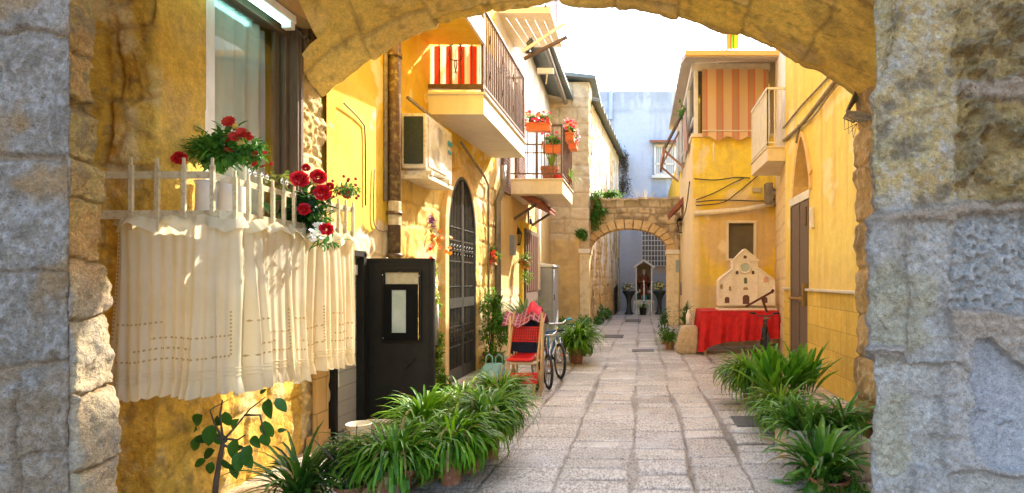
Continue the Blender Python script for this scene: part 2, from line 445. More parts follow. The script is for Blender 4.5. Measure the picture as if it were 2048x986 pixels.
m_model = M('model_limestone', (.88, .80, .66), (.80, .70, .55), (.56, .42, .28), 6, 40, .85, bump=.3, bs=60)
m_rock = M('rough_block_stone', (.60, .44, .24), (.48, .34, .19), (.7, .56, .36), 5, 22, .9, bump=.6, bs=18, bd=.05)
# ================================================================== SETTING
g = MB(); g.add([(-900, -900, -.03), (900, -900, -.03), (900, 900, -.03), (-900, 900, -.03)], [(0, 1, 2, 3)])
tag(g.build('ground', M('ground_earth', (.30, .25, .19), (.24, .2, .16), s=.5, rough=.95, bump=.3)), kind='structure')

def pave(name, x0, x1, y0, y1, res):
    nx = int((x1-x0)/res); ny = int((y1-y0)/(res*1.2))
    X, Y = np.meshgrid(np.linspace(x0, x1, nx), np.linspace(y0, y1, ny))
    wx = X+.035*(fbm(X*.5, Y*.5, 2, 40)-.5)*2+.010*(fbm(X*14, Y*14, 3, 39)-.5)*2
    r, c, d = courses(Y+.05*(fbm(X*2.1, Y*.6, 2, 37)-.5)+.012*(fbm(X*13, Y*13, 3, 38)-.5)*2, wx+.12, .48, .36, 11, .022, 1.1)
    t = hsh(r, c, 50); t2 = hsh(r, c, 51); jw = .006+.06*vn(X*1.1, Y*1.1, 61)**3.2
    e = sst(jw*.5, jw+.007, d)
    C0 = hsh(r, c, 53); Z = -.010+.012*e+(.006*(t-.5)+.012*(fbm(X*1.1, Y*1.1, 3, 9)-.5))+.005*e*(fbm(X*26, Y*26, 2, 5)-.5)+.004*(t2-.5)*e
    C = lerp((.52, .49, .43), (.76, .73, .66), t)
    C = lerp(C, np.array((.60, .585, .56)), (t2 > .6)*.75)
    C = lerp(C, np.array((.80, .77, .70)), sst(.52, .75, fbm(X*9, Y*9, 3, 21))*.5)
    C = lerp(C, np.array((.38, .34, .28)), sst(.48, .72, fbm(X*2.3, Y*2.3, 5, 23))*.45)
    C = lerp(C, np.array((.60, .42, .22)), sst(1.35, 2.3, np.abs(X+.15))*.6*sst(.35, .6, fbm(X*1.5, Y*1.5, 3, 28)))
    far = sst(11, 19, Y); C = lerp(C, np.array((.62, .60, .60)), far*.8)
    C = C*(.84+.26*C0)[..., None]; C = lerp(C, np.array((.34, .31, .27)), np.exp(-((d-jw)/.012)**2)*.35)
    mort = lerp((.15, .125, .095), (.44, .41, .37), vn(X*3, Y*3, 70))
    C = lerp(mort, C, e)
    return tag(gridmesh(name, X, Y, Z, C, m_pave), kind='structure')
pave('pavement', -3.4, 3.3, 2.0, 8.2, .0125)
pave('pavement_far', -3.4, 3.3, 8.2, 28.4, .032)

# ------------------------------------------------------------------ near grey stone piers
def quadstones(px, py, stones):
    d = np.full(px.shape, -99.); idx = np.full(px.shape, -1)
    for i, (xl, xr, a, b, c, e) in enumerate(stones):
        t = (px-xl)/(xr-xl); top = a+(b-a)*np.clip(t, 0, 1); bot = c+(e-c)*np.clip(t, 0, 1)
        q = np.minimum(np.minimum(px-xl, xr-px), np.minimum(py-top, bot-py))
        k = q > d; d = np.where(k, q, d); idx = np.where(k, i, idx)
    return d, idx

GL = [(-460, 152, -260, -260, 8, 66), (-460, 150, 20, 84, 280, 300), (-460, 139, 300, 325, 538, 544), (-460, 136, 556, 554, 728, 716),
      (-460, 26, 770, 768, 916, 920), (34, 136, 746, 732, 914, 900), (-460, 24, 932, 930, 1200, 1200), (46, 138, 926, 912, 1200, 1200),
      (150, 300, -300, -300, 72, 72), (146, 300, 82, 82, 168, 168), (146, 300, 205, 205, 302, 302), (146, 300, 316, 316, 388, 388),
      (146, 300, 396, 396, 512, 512), (146, 300, 522, 522, 634, 634), (146, 300, 646, 646, 786, 786), (146, 300, 798, 798, 946, 946), (146, 300, 958, 958, 1200, 1200)]
def f_left(S, Z):
    px = 1280+(-3.4+S)*510.6; py = 560-(Z-H)*510.6
    wx = px+14*(fbm(px/60, py/60, 3, 1)-.5)*2; wy = py+14*(fbm(px/60+9, py/60, 3, 2)-.5)*2
    d, i = quadstones(wx, wy, GL); e = sst(-13, 3, d); t = hsh(i, i*0, 3); rev = sst(141, 152, px)
    n1 = fbm(px/38, py/38, 5, 4); n2 = fbm(px/9, py/12, 3, 5); n3 = fbm(px/120, py/120, 3, 6)
    disp = .030*(e-1)*(.6+.8*rev)+.016*(t-.5)+.050*(n1-.5)*(.6+.4*rev)+.014*(n2-.5)
    edge = np.interp(py, [0, 150, 200, 290, 330, 400, 450, 520, 565, 640, 700, 785, 850, 986], [-.058, -.06, -.04, -.055, -.012, -.015, -.035, -.03, .0, -.005, .008, .01, .028, .032])
    disp = disp+edge*rev
    C = lerp((.25, .195, .145), (.36, .295, .235), t)
    C = lerp(C, np.array((.42, .37, .33)), sst(.48, .66, n2)*.55)
    C = lerp(C, np.array((.13, .095, .06)), sst(.52, .72, n1)*.5)
    C = lerp(C, np.array((.34, .19, .07)), (sst(.46, .66, n3)*.8)*(1-sst(500, 700, py)*.5))
    G = lerp((.64, .41, .11), (.52, .35, .11), t); G = lerp(G, np.array((.28, .18, .09)), sst(.5, .72, n1)*.7); G = lerp(G, np.array((.66, .34, .10)), sst(.5, .7, n3)*.7)
    G = lerp(G, np.array((.48, .42, .33)), sst(480, 650, py)*.6)
    C = lerp(C, G, rev)
    mo = lerp((.30, .20, .12), (.46, .28, .09), rev); C = C*(1-.38*np.exp(-((d+6)/4.5)**2)*(.4+.6*n3))[..., None]  # joint dirt plus occlusion-like shade painted along the stone edges
    return disp, lerp(mo, C, e)
pier = thing('stone_pier', (-2.7, 2.5, 0), 'weathered grey stone block pier filling the left edge of the view', 'stone pier')
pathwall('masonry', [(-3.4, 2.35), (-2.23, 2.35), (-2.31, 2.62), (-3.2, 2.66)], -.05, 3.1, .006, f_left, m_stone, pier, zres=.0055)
b = MB(); b.box(-3.6, 2.37, -.05, -3.35, 2.66, 4.2); b.box(-3.6, 2.42, 3.05, -2.33, 2.6, 4.3); b.build('core', m_rock, pier)

GR = [(1600, 1846, -400, -400, 196, -4), (1600, 1905, 203, -45, 270, 207), (1905, 2700, -400, -400, 160, 150),
      (1600, 1905, 277, 213, 434, 404), (1908, 2700, 205, 196, 402, 432), (1600, 1812, 452, 446, 708, 690), (1824, 1896, 446, 452, 732, 704),
      (1906, 2700, 442, 444, 616, 612), (1600, 1886, 722, 734, 904, 938), (1600, 1816, 912, 920, 1300, 1300), (1905, 2700, 955, 948, 1300, 1300)]
PATCH = [(1932, 700), (1945, 676), (1968, 674), (2060, 745), (2300, 800), (2300, 945), (2040, 938), (1975, 935), (1948, 905), (1936, 850), (1940, 800), (1930, 760)]
def inpoly(x, y, P_):
    r = np.zeros(x.shape, bool); n = len(P_)
    for i in range(n):
        x1, y1 = P_[i]; x2, y2 = P_[(i+1) % n]
        c = ((y1 > y) != (y2 > y)) & (x < (x2-x1)*(y-y1)/(y2-y1+1e-9)+x1); r ^= c
    return r
def f_right(S, Z):
    px = 1280+(2.6-S)*545.45; py = 560-(Z-H)*545.45
    wx = px+16*(fbm(px/70, py/70, 3, 11)-.5)*2; wy = py+16*(fbm(px/70+9, py/70, 3, 12)-.5)*2
    d, i = quadstones(wx, wy, GR); e = sst(-15, 3, d); t = hsh(i, i*0, 13)
    n1 = fbm(px/42, py/42, 5, 14); n2 = fbm(px/8, py/11, 3, 15); n3 = fbm(px/150, py/150, 3, 16); n4 = fbm(px/24, py/24, 4, 19)
    pit = np.isin(i, (2, 4))*e; ham = (i == 7)*e
    disp = .028*(e-1)+.020*(t-.5)+.045*(n1-.5)+.022*(n2-.5)
    disp = disp+pit*(-.06*sst(.52, .72, n4)+.02*(n2-.5))
    hx = px/9.; hy = py/9.; hm = vn(hx, hy, 31); disp = disp+ham*.018*sst(.35, .6, hm)
    low = sst(600, 700, py)*(i < 0)
    edge = np.interp(py, [-400, 0, 100, 160, 190, 215, 300, 430, 450, 690, 720, 800, 840, 986], [.10, .075, .055, .03, .0, .012, .004, .01, -.012, -.006, -.002, .01, .0, -.005])
    disp = disp+edge*sst(1830, 1740, px)
    C = lerp((.38, .32, .265), (.50, .43, .365), t)
    C = lerp(C, np.array((.54, .35, .125)), np.clip(sst(440, 380, py)*.95, 0, 1)*sst(.30, .52, n3*.6+n1*.4))
    C = lerp(C, np.array((.60, .53, .46)), sst(.5, .66, n2)*.5)
    C = lerp(C, np.array((.42, .34, .17)), sst(.56, .7, n3)*.5*sst(1850, 1800, px-60))
    C = lerp(C, np.array((.20, .145, .09)), sst(.53, .70, n1)*.6*sst(560, 400, py)+sst(.58, .72, n1)*.2)
    C = lerp(C, np.array((.50, .36, .17)), sst(.5, .7, n4)*.35*sst(600, 250, py)*1.6)
    C = lerp(C, np.array((.42, .27, .09)), pit*.75); C = lerp(C, np.array((.16, .12, .08)), pit*sst(.55, .7, n4)*.6)
    C = lerp(C, np.array((.42, .38, .345)), ham*.85)
    mo = lerp((.40, .29, .20), (.47, .40, .345), sst(600, 800, py))
    C = lerp(mo, C, e)
    C = C*(1-.38*np.exp(-((d+7)/4.5)**2)*(.4+.6*n3))[..., None]  # joints darkened in colour: dirt together with painted occlusion shade
    pa = inpoly(wx*.5+px*.5, wy*.5+py*.5, PATCH)
    C = np.where(pa[..., None], np.array((.42, .39, .385))*(1+.1*(n3-.5))[..., None], C)
    disp = np.where(pa, .014+.004*(n3-.5), disp)
    cr = (np.abs(py-(846+5*np.sin(px/9.)))<2.2) & (px > 1998) & (px < 2030) | (np.abs(py-(823+3*np.sin(px/7.)))<1.8) & (px > 1955) & (px < 1975)
    disp = np.where(cr, disp-.012, disp)
    return disp, C
pier = thing('stone_pier', (1.7, 2.4, 0), 'bluish grey stone pier with ochre pitted blocks filling the right edge of the view', 'stone pier')
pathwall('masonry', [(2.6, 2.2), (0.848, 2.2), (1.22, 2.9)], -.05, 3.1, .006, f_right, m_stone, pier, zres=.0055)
b = MB(); b.box(2.2, 2.3, -.05, 2.7, 2.9, 4.2); b.box(1.1, 2.4, 3.05, 2.7, 2.8, 4.2); b.build('core', m_rock, pier)

# ------------------------------------------------------------------ vaulted passage
ARC = [(645, 204), (668, 180), (691, 161), (728, 133), (767, 111), (828, 79), (893, 53), (969, 29), (1040, 18), (1098, 13), (1160, 11), (1231, 15), (1323, 28), (1414, 55), (1500, 86), (1575, 122), (1640, 156), (1690, 188), (1716, 208)]
FY = 5.36
ax = np.array([PX(p[0], FY) for p in ARC]); az = np.array([PZ(p[1], FY) for p in ARC])
def arcz(x): return np.interp(x, ax, az)
pas = thing('vaulted_passage', (-.4, 3.8, 0), 'golden stone archway vault over the passage, its open mouth framing the lane', 'archway')
def vault():
    na, ny = 300, 190
    t = np.linspace(0, 1, na); xs = ax[0]+(ax[-1]-ax[0])*t
    Ys = np.linspace(FY, 2.25, ny)
    X, Y = np.meshgrid(xs, Ys); A = arcz(X)
    lift = .10+.5*sst(-1.1, -2.7, X)
    Z = A+lift*sst(FY+.15, 4.2, Y)+.05*sst(4.8, 3.5, Y)
    S = X*1.1; r, c, d = courses(Y+.1, S+.2, .62, .75, 33, .07, 2.)
    e = sst(.0, .03, d); tt = hsh(r, c, 77)
    n1 = fbm(X*3.5, Y*3.5, 5, 41); n2 = fbm(X*14, Y*14, 4, 42); n3 = fbm(X*1.2, Y*1.2, 3, 43)
    fr = sst(4.4, FY, Y)
    Z = Z-(.012*(e-1)+.02*(tt-.5)*fr+.07*(n1-.5)+.025*(n2-.5))-.03*(tt-.5)*sst(FY-.25, FY, Y)*1.0
    Z = Z-.05*(vn(X*4.2, X*0, 44)-.5)*sst(FY-.3, FY, Y)
    C = lerp((.90, .62, .12), (.92, .72, .27), tt)
    C = lerp(C, np.array((.66, .40, .09)), sst(.45, .7, n3)*.55)
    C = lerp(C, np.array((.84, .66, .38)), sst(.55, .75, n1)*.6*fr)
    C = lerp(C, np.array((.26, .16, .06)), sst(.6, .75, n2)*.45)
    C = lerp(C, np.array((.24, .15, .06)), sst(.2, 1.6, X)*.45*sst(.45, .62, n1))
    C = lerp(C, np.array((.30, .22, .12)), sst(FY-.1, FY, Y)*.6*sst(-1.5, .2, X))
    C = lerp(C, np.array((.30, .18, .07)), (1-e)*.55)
    # the thickness at the mouth: last row bends upward
    Y2 = np.vstack([Y[:1]+.01, Y]); Z2 = np.vstack([Z[:1]+.9, Z]); X2 = np.vstack([X[:1], X]); C2 = np.concatenate([C[:1], C])
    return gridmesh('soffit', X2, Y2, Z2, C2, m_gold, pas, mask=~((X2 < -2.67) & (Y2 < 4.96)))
vault()
# facades above the arch and the storey over the passage
b = MB(); top = 8.0
for (ya, yb, add) in ((FY+.015, FY+.03, .16), (2.3, 2.5, .8)):
    for i in range(len(ax)-1):
        b.prism([(ax[i], az[i]+add), (ax[i+1], az[i+1]+add), (ax[i+1], top), (ax[i], top)], 'y', ya, yb)
    b.box(-4.3, ya, 3.6 if ya < 3 else 3.2, ax[0], yb, top); b.box(ax[-1], ya, 2.9, 4.2, yb, top)
b.box(-4.3, 2.5, 4.75, 4.2, FY, 4.95); b.box(-4.3, 2.3, top, 4.2, FY+.25, top+.2)
b.box(-4.4, 2.3, 0, -4.25, FY, top); b.box(4.2, 2.3, 0, 4.3, FY+.2, top)
b.box(-3.4, 5.2, 0, -2.88, 5.5, 4.7); b.build('upper_storey', m_yel, pas)

def gstone(S, Z, seed, h=.36, w=.5, rough=1.):
    r, c, d = courses(S, Z, h, w, seed, .05, 2.4); e = sst(.0, .035, d); t = hsh(r, c, seed+9)
    n1 = fbm(S*5, Z*5, 5, seed+4); n2 = fbm(S*18, Z*18, 4, seed+5); n3 = fbm(S*1.3, Z*1.3, 3, seed+6)
    d_ = rough*(.02*(e-1)+.022*(t-.5)+.055*(n1-.5)+.022*(n2-.5))
    return e, t, n1, n2, n3, d_
def f_pass(S, Z):
    e, t, n1, n2, n3, d0 = gstone(S, Z, 81, .42, .62); rg = sst(.4, .6, fbm(S*1.1, Z*1.1, 3, 88)); e = 1-(1-e)*(1-rg*.85); d0 = d0*(1-.5*rg)+.07*(fbm(S*3.2, Z*3.2, 5, 89)-.5)+.03*(fbm(S*11, Z*11, 3, 87)-.5)
    C = lerp((.68, .39, .045), (.76, .48, .09), t); C = lerp(C, np.array((.58, .30, .025)), sst(.42, .66, n3)*.7)
    C = lerp(C, np.array((.26, .15, .05)), sst(.56, .74, n2)*.6); C = lerp(C, np.array((.74, .58, .32)), sst(.56, .74, n1)*.5)
    C = lerp(C, np.array((.32, .18, .06)), (1-e)*.4)
    # smooth ochre plaster above about head height on the window wall
    s0 = 1.22; sm = sst(s0-.02, s0+.03, S)*sst(1.25, 1.35, Z+.1*(n1-.5))*sst(s0+1.50, s0+1.46, S)
    sm = np.maximum(sm, sst(s0-.02, s0+.03, S)*sst(s0+.4, s0+.36, S)*sst(1.1, 1.2, Z))
    d1 = .012*(n3-.5)+.003*(n2-.5)
    C1 = lerp((.74, .46, .08), (.68, .39, .045), sst(.4, .6, n3)); C1 = lerp(C1, np.array((.48, .30, .12)), sst(.6, .8, n1)*.4)
    # pale rough stone strip beside the mouth
    ms = sst(s0+1.46, s0+1.50, S); C2 = lerp((.74, .58, .30), (.62, .42, .16), sst(.4, .65, n1))
    C = lerp(lerp(C, C2, ms*.8), C1, sm)
    d = d0*(1-sm)+d1*sm+ms*(.05*(fbm(S*22, Z*22, 3, 90)-.5)-.004)
    return d, C
WY0, WY1, WZ0, WZ1 = 3.90, 4.96, 1.86, 3.52
s_of = lambda Y: .9+.3+(Y-3.5)
pathwall('passage_wall', [(-3.12, 2.6), (-3.12, 3.5), (-2.82, 3.5), (-2.82, 5.37), (-2.95, 5.38)], -.05, 4.75, .011, f_pass, m_gold, pas, corner=.02,
         mask=lambda S, Z: ~((S > s_of(WY0)) & (S < s_of(WY1)) & (Z > WZ0) & (Z < WZ1)))
def f_jamb(S, Z):
    e, t, n1, n2, n3, d0 = gstone(S, Z, 181, .4, .5, 1.2)
    C = lerp((.58, .38, .16), (.46, .29, .11), t); C = lerp(C, np.array((.24, .15, .07)), sst(.5, .7, n1)*.7); C = lerp(C, np.array((.66, .52, .3)), sst(.6, .75, n2)*.5)
    return d0*1.2, C
pathwall('right_jamb', [(3.0, 5.38), (1.93, 5.37), (1.95, 4.6), (1.95, 3.4), (1.22, 2.95)], -.05, 4.75, .014, f_jamb, m_gold, pas, side=1, corner=.015)
b = MB(); b.prism([(-2.82, 3.53), (-2.66, 3.53), (-2.66, 4.75), (-2.82, 4.75)], 'y', 3.0, 4.97)
b.build('bay_lintel', M('bay_lintel_plaster', (.50, .32, .13), (.40, .25, .1), s=3, rough=.9, bump=.3), pas)
# fluorescent tile-painted base strip next to the mouth
b = MB(); b.box(-2.80, 5.13, 0, -2.772, 5.34, 1.02); b.box(-2.81, 5.05, 0, -2.765, 5.36, .12)
b.build('skirting_tiles', M('ochre_strip_tiles', (.70, .42, .14), (.62, .36, .1), s=4, rough=.6, grid=(1, 2, .3, .3, .006)), pas)

# ------------------------------------------------------------------ passage window
win = thing('passage_window', (-2.85, 4.4, WZ0), 'tall dark framed window with white curtain behind the flower basket', 'window')
xw = -2.90
b = MB()
for (ya, yb) in ((WY0+.10, WY0+.135), (WY1-.10, WY1-.03)):
    b.box(xw-.05, ya, WZ0, xw+.03, yb, WZ1)
b.box(xw-.05, WY0, WZ1-.09, xw+.04, WY1, WZ1); b.box(xw-.05, WY0, WZ0, xw+.04, WY1, WZ0+.06)
b.box(xw-.03, WY1-.20, WZ0, xw+.0, WY1-.13, WZ1)
b.build('frame', m_wood, win, bevel=.006)
b = MB(); b.box(xw+.03, WY1-.05, WZ0-.3, -2.80, WY1+.0, WZ1); b.box(-2.84, WY1-.02, WZ0-.3, -2.79, WY1+.02, WZ1-.02)
b.build('shutter_jamb', m_wood, win, bevel=.004)
b = MB(); b.box(-2.98, WY0-.005, WZ0-.02, -2.822, WY0+.02, WZ1); b.box(-2.90, WY0+.02, WZ0-.02, -2.835, WY0+.10, WZ1); b.box(-2.98, WY0, WZ1, -2.83, WY1, WZ1+.03); b.build('reveal', m_white, win)
b = MB(); b.box(-3.0, WY0-.03, WZ0-.05, -2.76, WY1+.02, WZ0); b.build('sill', m_cream, win, bevel=.005)
b = MB(); b.box(xw-.004, WY0+.05, WZ0+.05, xw+.002, WY1-.08, WZ1-.08); b.build('pane', m_glass, win)
b = MB()
def cur(u, v):
    y = WY0+.06+u*.84; z = WZ0+.04+v*(WZ1-WZ0-.12)
    return (-3.0+.018*math.sin(u*38+.6*math.sin(v*3))+.012*math.sin(u*17), y, z)
b.grid(cur, 90, 12); b.build('curtain', m_voile, win, smooth=True)
b = MB(); b.box(-3.9, WY0-.3, WZ0-.3, -3.85, WY1+.3, WZ1+.3); b.box(-3.9, WY0-.12, WZ0-.3, -3.0, WY0-.07, WZ1+.3); b.box(-3.9, WY1+.25, WZ0-.3, -3.0, WY1+.3, WZ1+.3)
b.box(-3.9, WY0-.3, WZ1+.25, -3.0, WY1+.3, WZ1+.3); b.box(-3.9, WY0-.3, WZ0-.3, -3.0, WY1+.3, WZ0-.27)
b.build('room', M('room_wall_paint', (.35, .33, .26), rough=.9), win)

# tube light under the lintel
tl = thing('tube_light', (-2.74, 4.2, 3.5), 'white fluorescent tube light glowing under the lintel above the window', 'tube light')
b = MB(); b.box(-2.80, 3.55, 3.46, -2.70, 4.72, 3.525); b.box(-2.79, 4.66, 3.41, -2.71, 4.72, 3.47); b.build('housing', m_white, tl, bevel=.008)
me_, nt, bs_, out = nodes('tube_glow'); bs_.inputs['Emission Color'].default_value = (.35, .95, .9, 1); bs_.inputs['Emission Strength'].default_value = 1.6
b = MB(); b.tube([(-2.75, 3.6, 3.435), (-2.75, 4.65, 3.435)], .016, 10); b.build('tube', me_, tl, smooth=True)
b = MB(); b.tube([(-2.72, 4.7, 3.46), (-2.71, 4.8, 3.40), (-2.74, 4.92, 3.42), (-2.74, 4.99, 3.5)], .006, 5); b.build('cable', m_cable, tl)

# ------------------------------------------------------------------ yellow house on the left
lh = thing('yellow_house', (-3.2, 8, 0), 'tall ochre yellow house of worn plaster with balcony and arched gate at left', 'house')
GY0, GY1, GS, GT = 8.26, 9.62, 2.15, 2.98      # gate opening: spring and top
def gatez(Y):
    u = (Y-(GY0+GY1)/2)/((GY1-GY0)/2); return GS+(GT-GS)*np.sqrt(np.clip(1-np.abs(u)**1.9, 0, 1))
L0 = math.hypot(XL(10.75)-XL(5.38), 10.75-5.38)
def f_lh(S, Z):
    Y = 5.38+S*(10.75-5.38)/L0
    e, t, n1, n2, n3, d0 = gstone(S, Z, 101, .34, .48)
    C = lerp((.78, .57, .18), (.72, .48, .11), t); C = lerp(C, np.array((.84, .70, .46)), sst(.5, .7, n3)*.7)
    C = lerp(C, np.array((.42, .25, .09)), sst(.55, .72, n1)*.55); C = lerp(C, np.array((.45, .28, .1)), (1-e)*.4)
    yel = lerp((.74, .46, .03), (.80, .55, .07), sst(.4, .6, n3)); yel = lerp(yel, np.array((.66, .40, .06)), sst(.56, .72, n1)*.55); yel = lerp(yel, np.array((.60, .38, .08)), sst(.55, .72, fbm(S*6, Z*.8, 4, 120))*.5); yel = lerp(yel, np.array((.86, .74, .42)), sst(.62, .66, fbm(S*2.2, Z*2.2, 5, 121))*.7)
    edge = 2.0+.25*(n1-.5)*2
    sm = np.where(Y < 6.72, sst(edge-.04, edge+.04, Z), sst(3.32, 3.42, Z+.25*(n3-.5)+.15*(n1-.5)))
    ledge = (Y < 6.72)
    pale = lerp((.82, .66, .40), (.90, .78, .56), n2); C = lerp(C, pale, ledge*(1-sm)*.6)
    d = d0*(1-sm)*.8+sm*(.012+.006*(n3-.5))+(Y > 6.72)*sst(6.72, 6.74, Y)*.0
    return d, lerp(C, yel, sm)
pathwall('wall', [(XL(5.38), 5.38), (XL(10.75), 10.75)], -.05, 8.5, .02, f_lh, m_plast, lh,
         mask=lambda S, Z: ~(((5.38+S > GY0) & (5.38+S < GY1) & (Z < gatez(5.38+S))) | ((5.38+S > 5.46) & (5.38+S < 6.03) & (Z < 1.68))))
b = MB(); b.box(-7, 5.4, -.05, -3.15, 10.7, 8.5); b.box(-7, 5.35, 8.5, -2.5, 10.78, 8.65); b.build('core', m_yel, lh)
b = MB()   # reveals of the gate opening, raised stone surround
n = 26; yy = [GY0+(GY1-GY0)*(1-math.cos(PI*i/n))/2 for i in range(n+1)]
inn = [(y, float(gatez(np.array(y)))) for y in yy]; inn = [(GY0, 0)]+inn+[(GY1, 0)]
cy = (GY0+GY1)/2
outr = [(cy+(y-cy)*1.22, z if z <= GS else GS+(z-GS)*1.16) for y, z in inn]; outr[0] = (outr[0][0], 0); outr[-1] = (outr[-1][0], 0)
b.ring(inn, outr, 'x', -3.1, XL(8.9)+.035)
b.build('gate_surround', M('gate_surround_stone', (.76, .54, .24), (.66, .42, .14), (.82, .66, .40), 4, 14, .9, bump=.5, bs=25), lh, bevel=.01)
# the gate: two iron leaves
gt = thing('iron_gate', (XL(8.94)-.02, 8.94, 0), 'tall arched wrought iron gate with scrollwork in the left house wall', 'gate')
xg = XL(8.94)+.0
b = MB(); io = [(cy+(y-cy)*.93, z-.045 if z > .1 else .0) for y, z in inn]; b.ring(io, inn, 'x', xg-.05, xg+.03)
b.build('frame', m_iron, gt, bevel=.004)
for sgn in (-1, 1):
    lf = MB(); ya = cy+sgn*.012; yb = cy+sgn*(GY1-GY0)/2*.92
    lf.bar((xg, cy+sgn*.03, .05), (xg, cy+sgn*.03, GT-.06), .04, .05)
    lf.bar((xg, yb, .05), (xg, yb, GS+.15), .035, .05)
    for z, hh in ((.10, .16), (1.12, .14)):
        lf.bar((xg, ya, z), (xg, yb, z), .045, hh)
    lf.bar((xg, ya, 2.02), (xg, yb, 2.02), .02, .02); lf.bar((xg, ya, 1.72), (xg, yb, 1.72), .02, .02)
    lf.bar((xg, ya, .5), (xg, yb, .5), .02, .02); lf.bar((xg, ya, .78), (xg, yb, .78), .02, .02)
    l = lf.build('gate_leaf', m_iron, gt)
    for k in range(1, 9):
        y = cy+sgn*(.03+k*.068); q = MB(); zt = float(gatez(np.array(y)))-.05
        q.bar((xg, y, .12), (xg, y, zt), .013); q.blob((xg, y, 1.35), .018, 6, 4); q.blob((xg, y, 2.2), .018, 6, 4); q.build('bar', m_iron, l)
    for zc in (1.87, .64):
        q = MB()
        q.bar((xg+.012, cy+sgn*.04, zc), (xg+.012, cy+sgn*.6, zc), .012)
        for k in range(4):
            yc = cy+sgn*(.1+k*.14)
            for s2 in (-1, 1):
                pts = [(xg+.012, yc+s2*(.055-.05*a/14)*math.cos(a*.62), zc+s2*.0+(.10-.085*a/14)*math.sin(a*.62)) for a in range(15)]
                q.tube(pts, .007, 5)
        q.build('scrollwork', m_iron, l)
b = MB(); b.box(xg-.14, cy+.0, 0, xg-.12, GY1, GT); b.box(xg-.14, GY0, 0, xg-.12, cy-.0, GT); b.build('backing_glass', M('smoked_glass_paint', (.06, .05, .035), (.16, .12, .06), s=1.2, rough=.12), gt)

# first balcony of the yellow house, with sub-parts
bY0, bY1, bX, bz0, bz1 = 7.68, 10.43, -2.0, 3.57, 3.82
b = MB(); b.prism([(-2.9, bz0), (bX, bz0), (bX, bz1), (-2.9, bz1)], 'y', bY0, bY1); b.box(-2.9, bY0-.03, bz1, bX+.03, bY1+.03, bz1+.03)
bal = b.build('balcony', M('balcony_slab_paint', (.88, .84, .74), (.80, .74, .60), s=1.5, rough=.85, bump=.1, stain=.08), lh, bevel=.006)
def railing(x, y0, y1, z0, z1, near=True, far=True, xin=-2.7, mat=m_rust, step=.105, parent=None, bow=True, thick=.016):
    b = MB(); b.bar((x, y0, z1), (x, y1, z1), .045, .035); b.bar((x, y0, z0+.1), (x, y1, z0+.1), .03, .03)
    n = int((y1-y0)/step)
    for i in range(n+1):
        y = y0+(y1-y0)*i/n; b.bar((x, y, z0+.1), (x, y, z1), thick)
        if i % 7 == 3 and bow:
            for zc in (z0+.32, z0+.8):
                b.tube([(x+.01, y+.045*math.cos(t*.6)*(1-t/16), zc+.09*math.sin(t*.6)*(1-t/16)) for t in range(15)], .006, 5)
    for y in (y0, y1): b.bar((x, y, z0), (x, y, z1+.02), .035)
    for y in ([y0] if near else [])+([y1] if far else []):
        b.bar((xin, y, z1), (x, y, z1), .035); b.bar((xin, y, z0+.1), (x, y, z0+.1), .03)
        m = max(2, int(abs(x-xin)/(step*1.3)))
        for i in range(1, m): b.bar((xin+(x-xin)*i/m, y, z0+.1), (xin+(x-xin)*i/m, y, z1), thick)
    return b.build('railing', mat, parent)
railing(bX-.02, bY0+.03, bY1-.04, bz1+.03, bz1+1.13, parent=bal, xin=-2.72)
b = MB(); b.bar((-2.7, bY0+.0, bz1+.10), (bX, bY0+.0, bz1+.10), .05, .055)
for s2 in (-1, 1): b.tube([(-2.36+s2*(.02+.09*math.sin(t*.55)*(1-t/15)), bY0+.0, bz1+.62-.03*t+.05*math.cos(t*.8)*(1-t/17)) for t in range(12)], .007, 5)
b.build('end_rail', m_rust, bal)
# yellow soffit of the balcony above
b = MB(); b.box(-2.9, 6.55, 4.47, -2.02, 7.70, 4.60); s_ = b.build('upper_balcony', m_yel, lh)
b = MB(); b.box(-2.02, 6.5, 4.47, -1.985, 7.70, 4.75); b.build('edge_trim', m_white, s_)
# striped curtain on balcony end
def curt(u, v):
    return (-2.72+u*.70, bY0+.05+.012*math.sin(u*30), 3.93+v*.53)
sc_m = stripes('red_cream_stripe_fabric', 0, .155, [(.52, (.84, .72, .48))], (.78, .03, .01), off=.12, trans=.45)
o = MB().grid(curt, 60, 4).build('striped_curtain', sc_m, smooth=True)
tag(o, 'red and cream striped curtain tied behind the near end of the balcony', 'curtain')
o2 = MB().grid(lambda u, v: (bX-.07+.012*math.sin(u*60), bY0+.10+u*(bY1-bY0-.3), 3.95+v*.62), 90, 3).build('balcony_screen', M('grey_brown_screen_fabric', (.28, .23, .20), (.22, .18, .16), s=3, rough=.9, trans=.4), smooth=True)
tag(o2, 'grey brown fabric screen behind the long balcony railing', 'screen')

# ------------------------------------------------------------------ white house beyond it
wh = thing('white_house', (-3.4, 14, 0), 'pale plaster house with flowered balcony beyond the yellow house', 'house')
L1 = math.hypot(XL(18.5)-XL(10.76), 18.5-10.76)
D2Y0, D2Y1 = 13.3, 14.8
def f_wh(S, Z):
    Y = 10.76+S*(18.5-10.76)/L1; e, t, n1, n2, n3, d0 = gstone(S, Z, 131, .36, .5)
    C = lerp((.72, .52, .22), (.66, .44, .15), n1)
    lo = lerp((.74, .62, .40), (.66, .52, .30), t); lo = lerp(lo, np.array((.42, .3, .15)), (1-e)*.6)
    C = lerp(C, lo, sst(1.35, 1.25, Z)*.9)
    up = lerp((.80, .74, .62), (.66, .58, .46), sst(.45, .65, fbm(S*3, Z*1.2, 4, 8))); C = lerp(C, up, sst(3.2, 3.5, Z+.2*(n3-.5)))
    return d0*.5*sst(1.35, 1.25, Z)+.01*(n3-.5), C
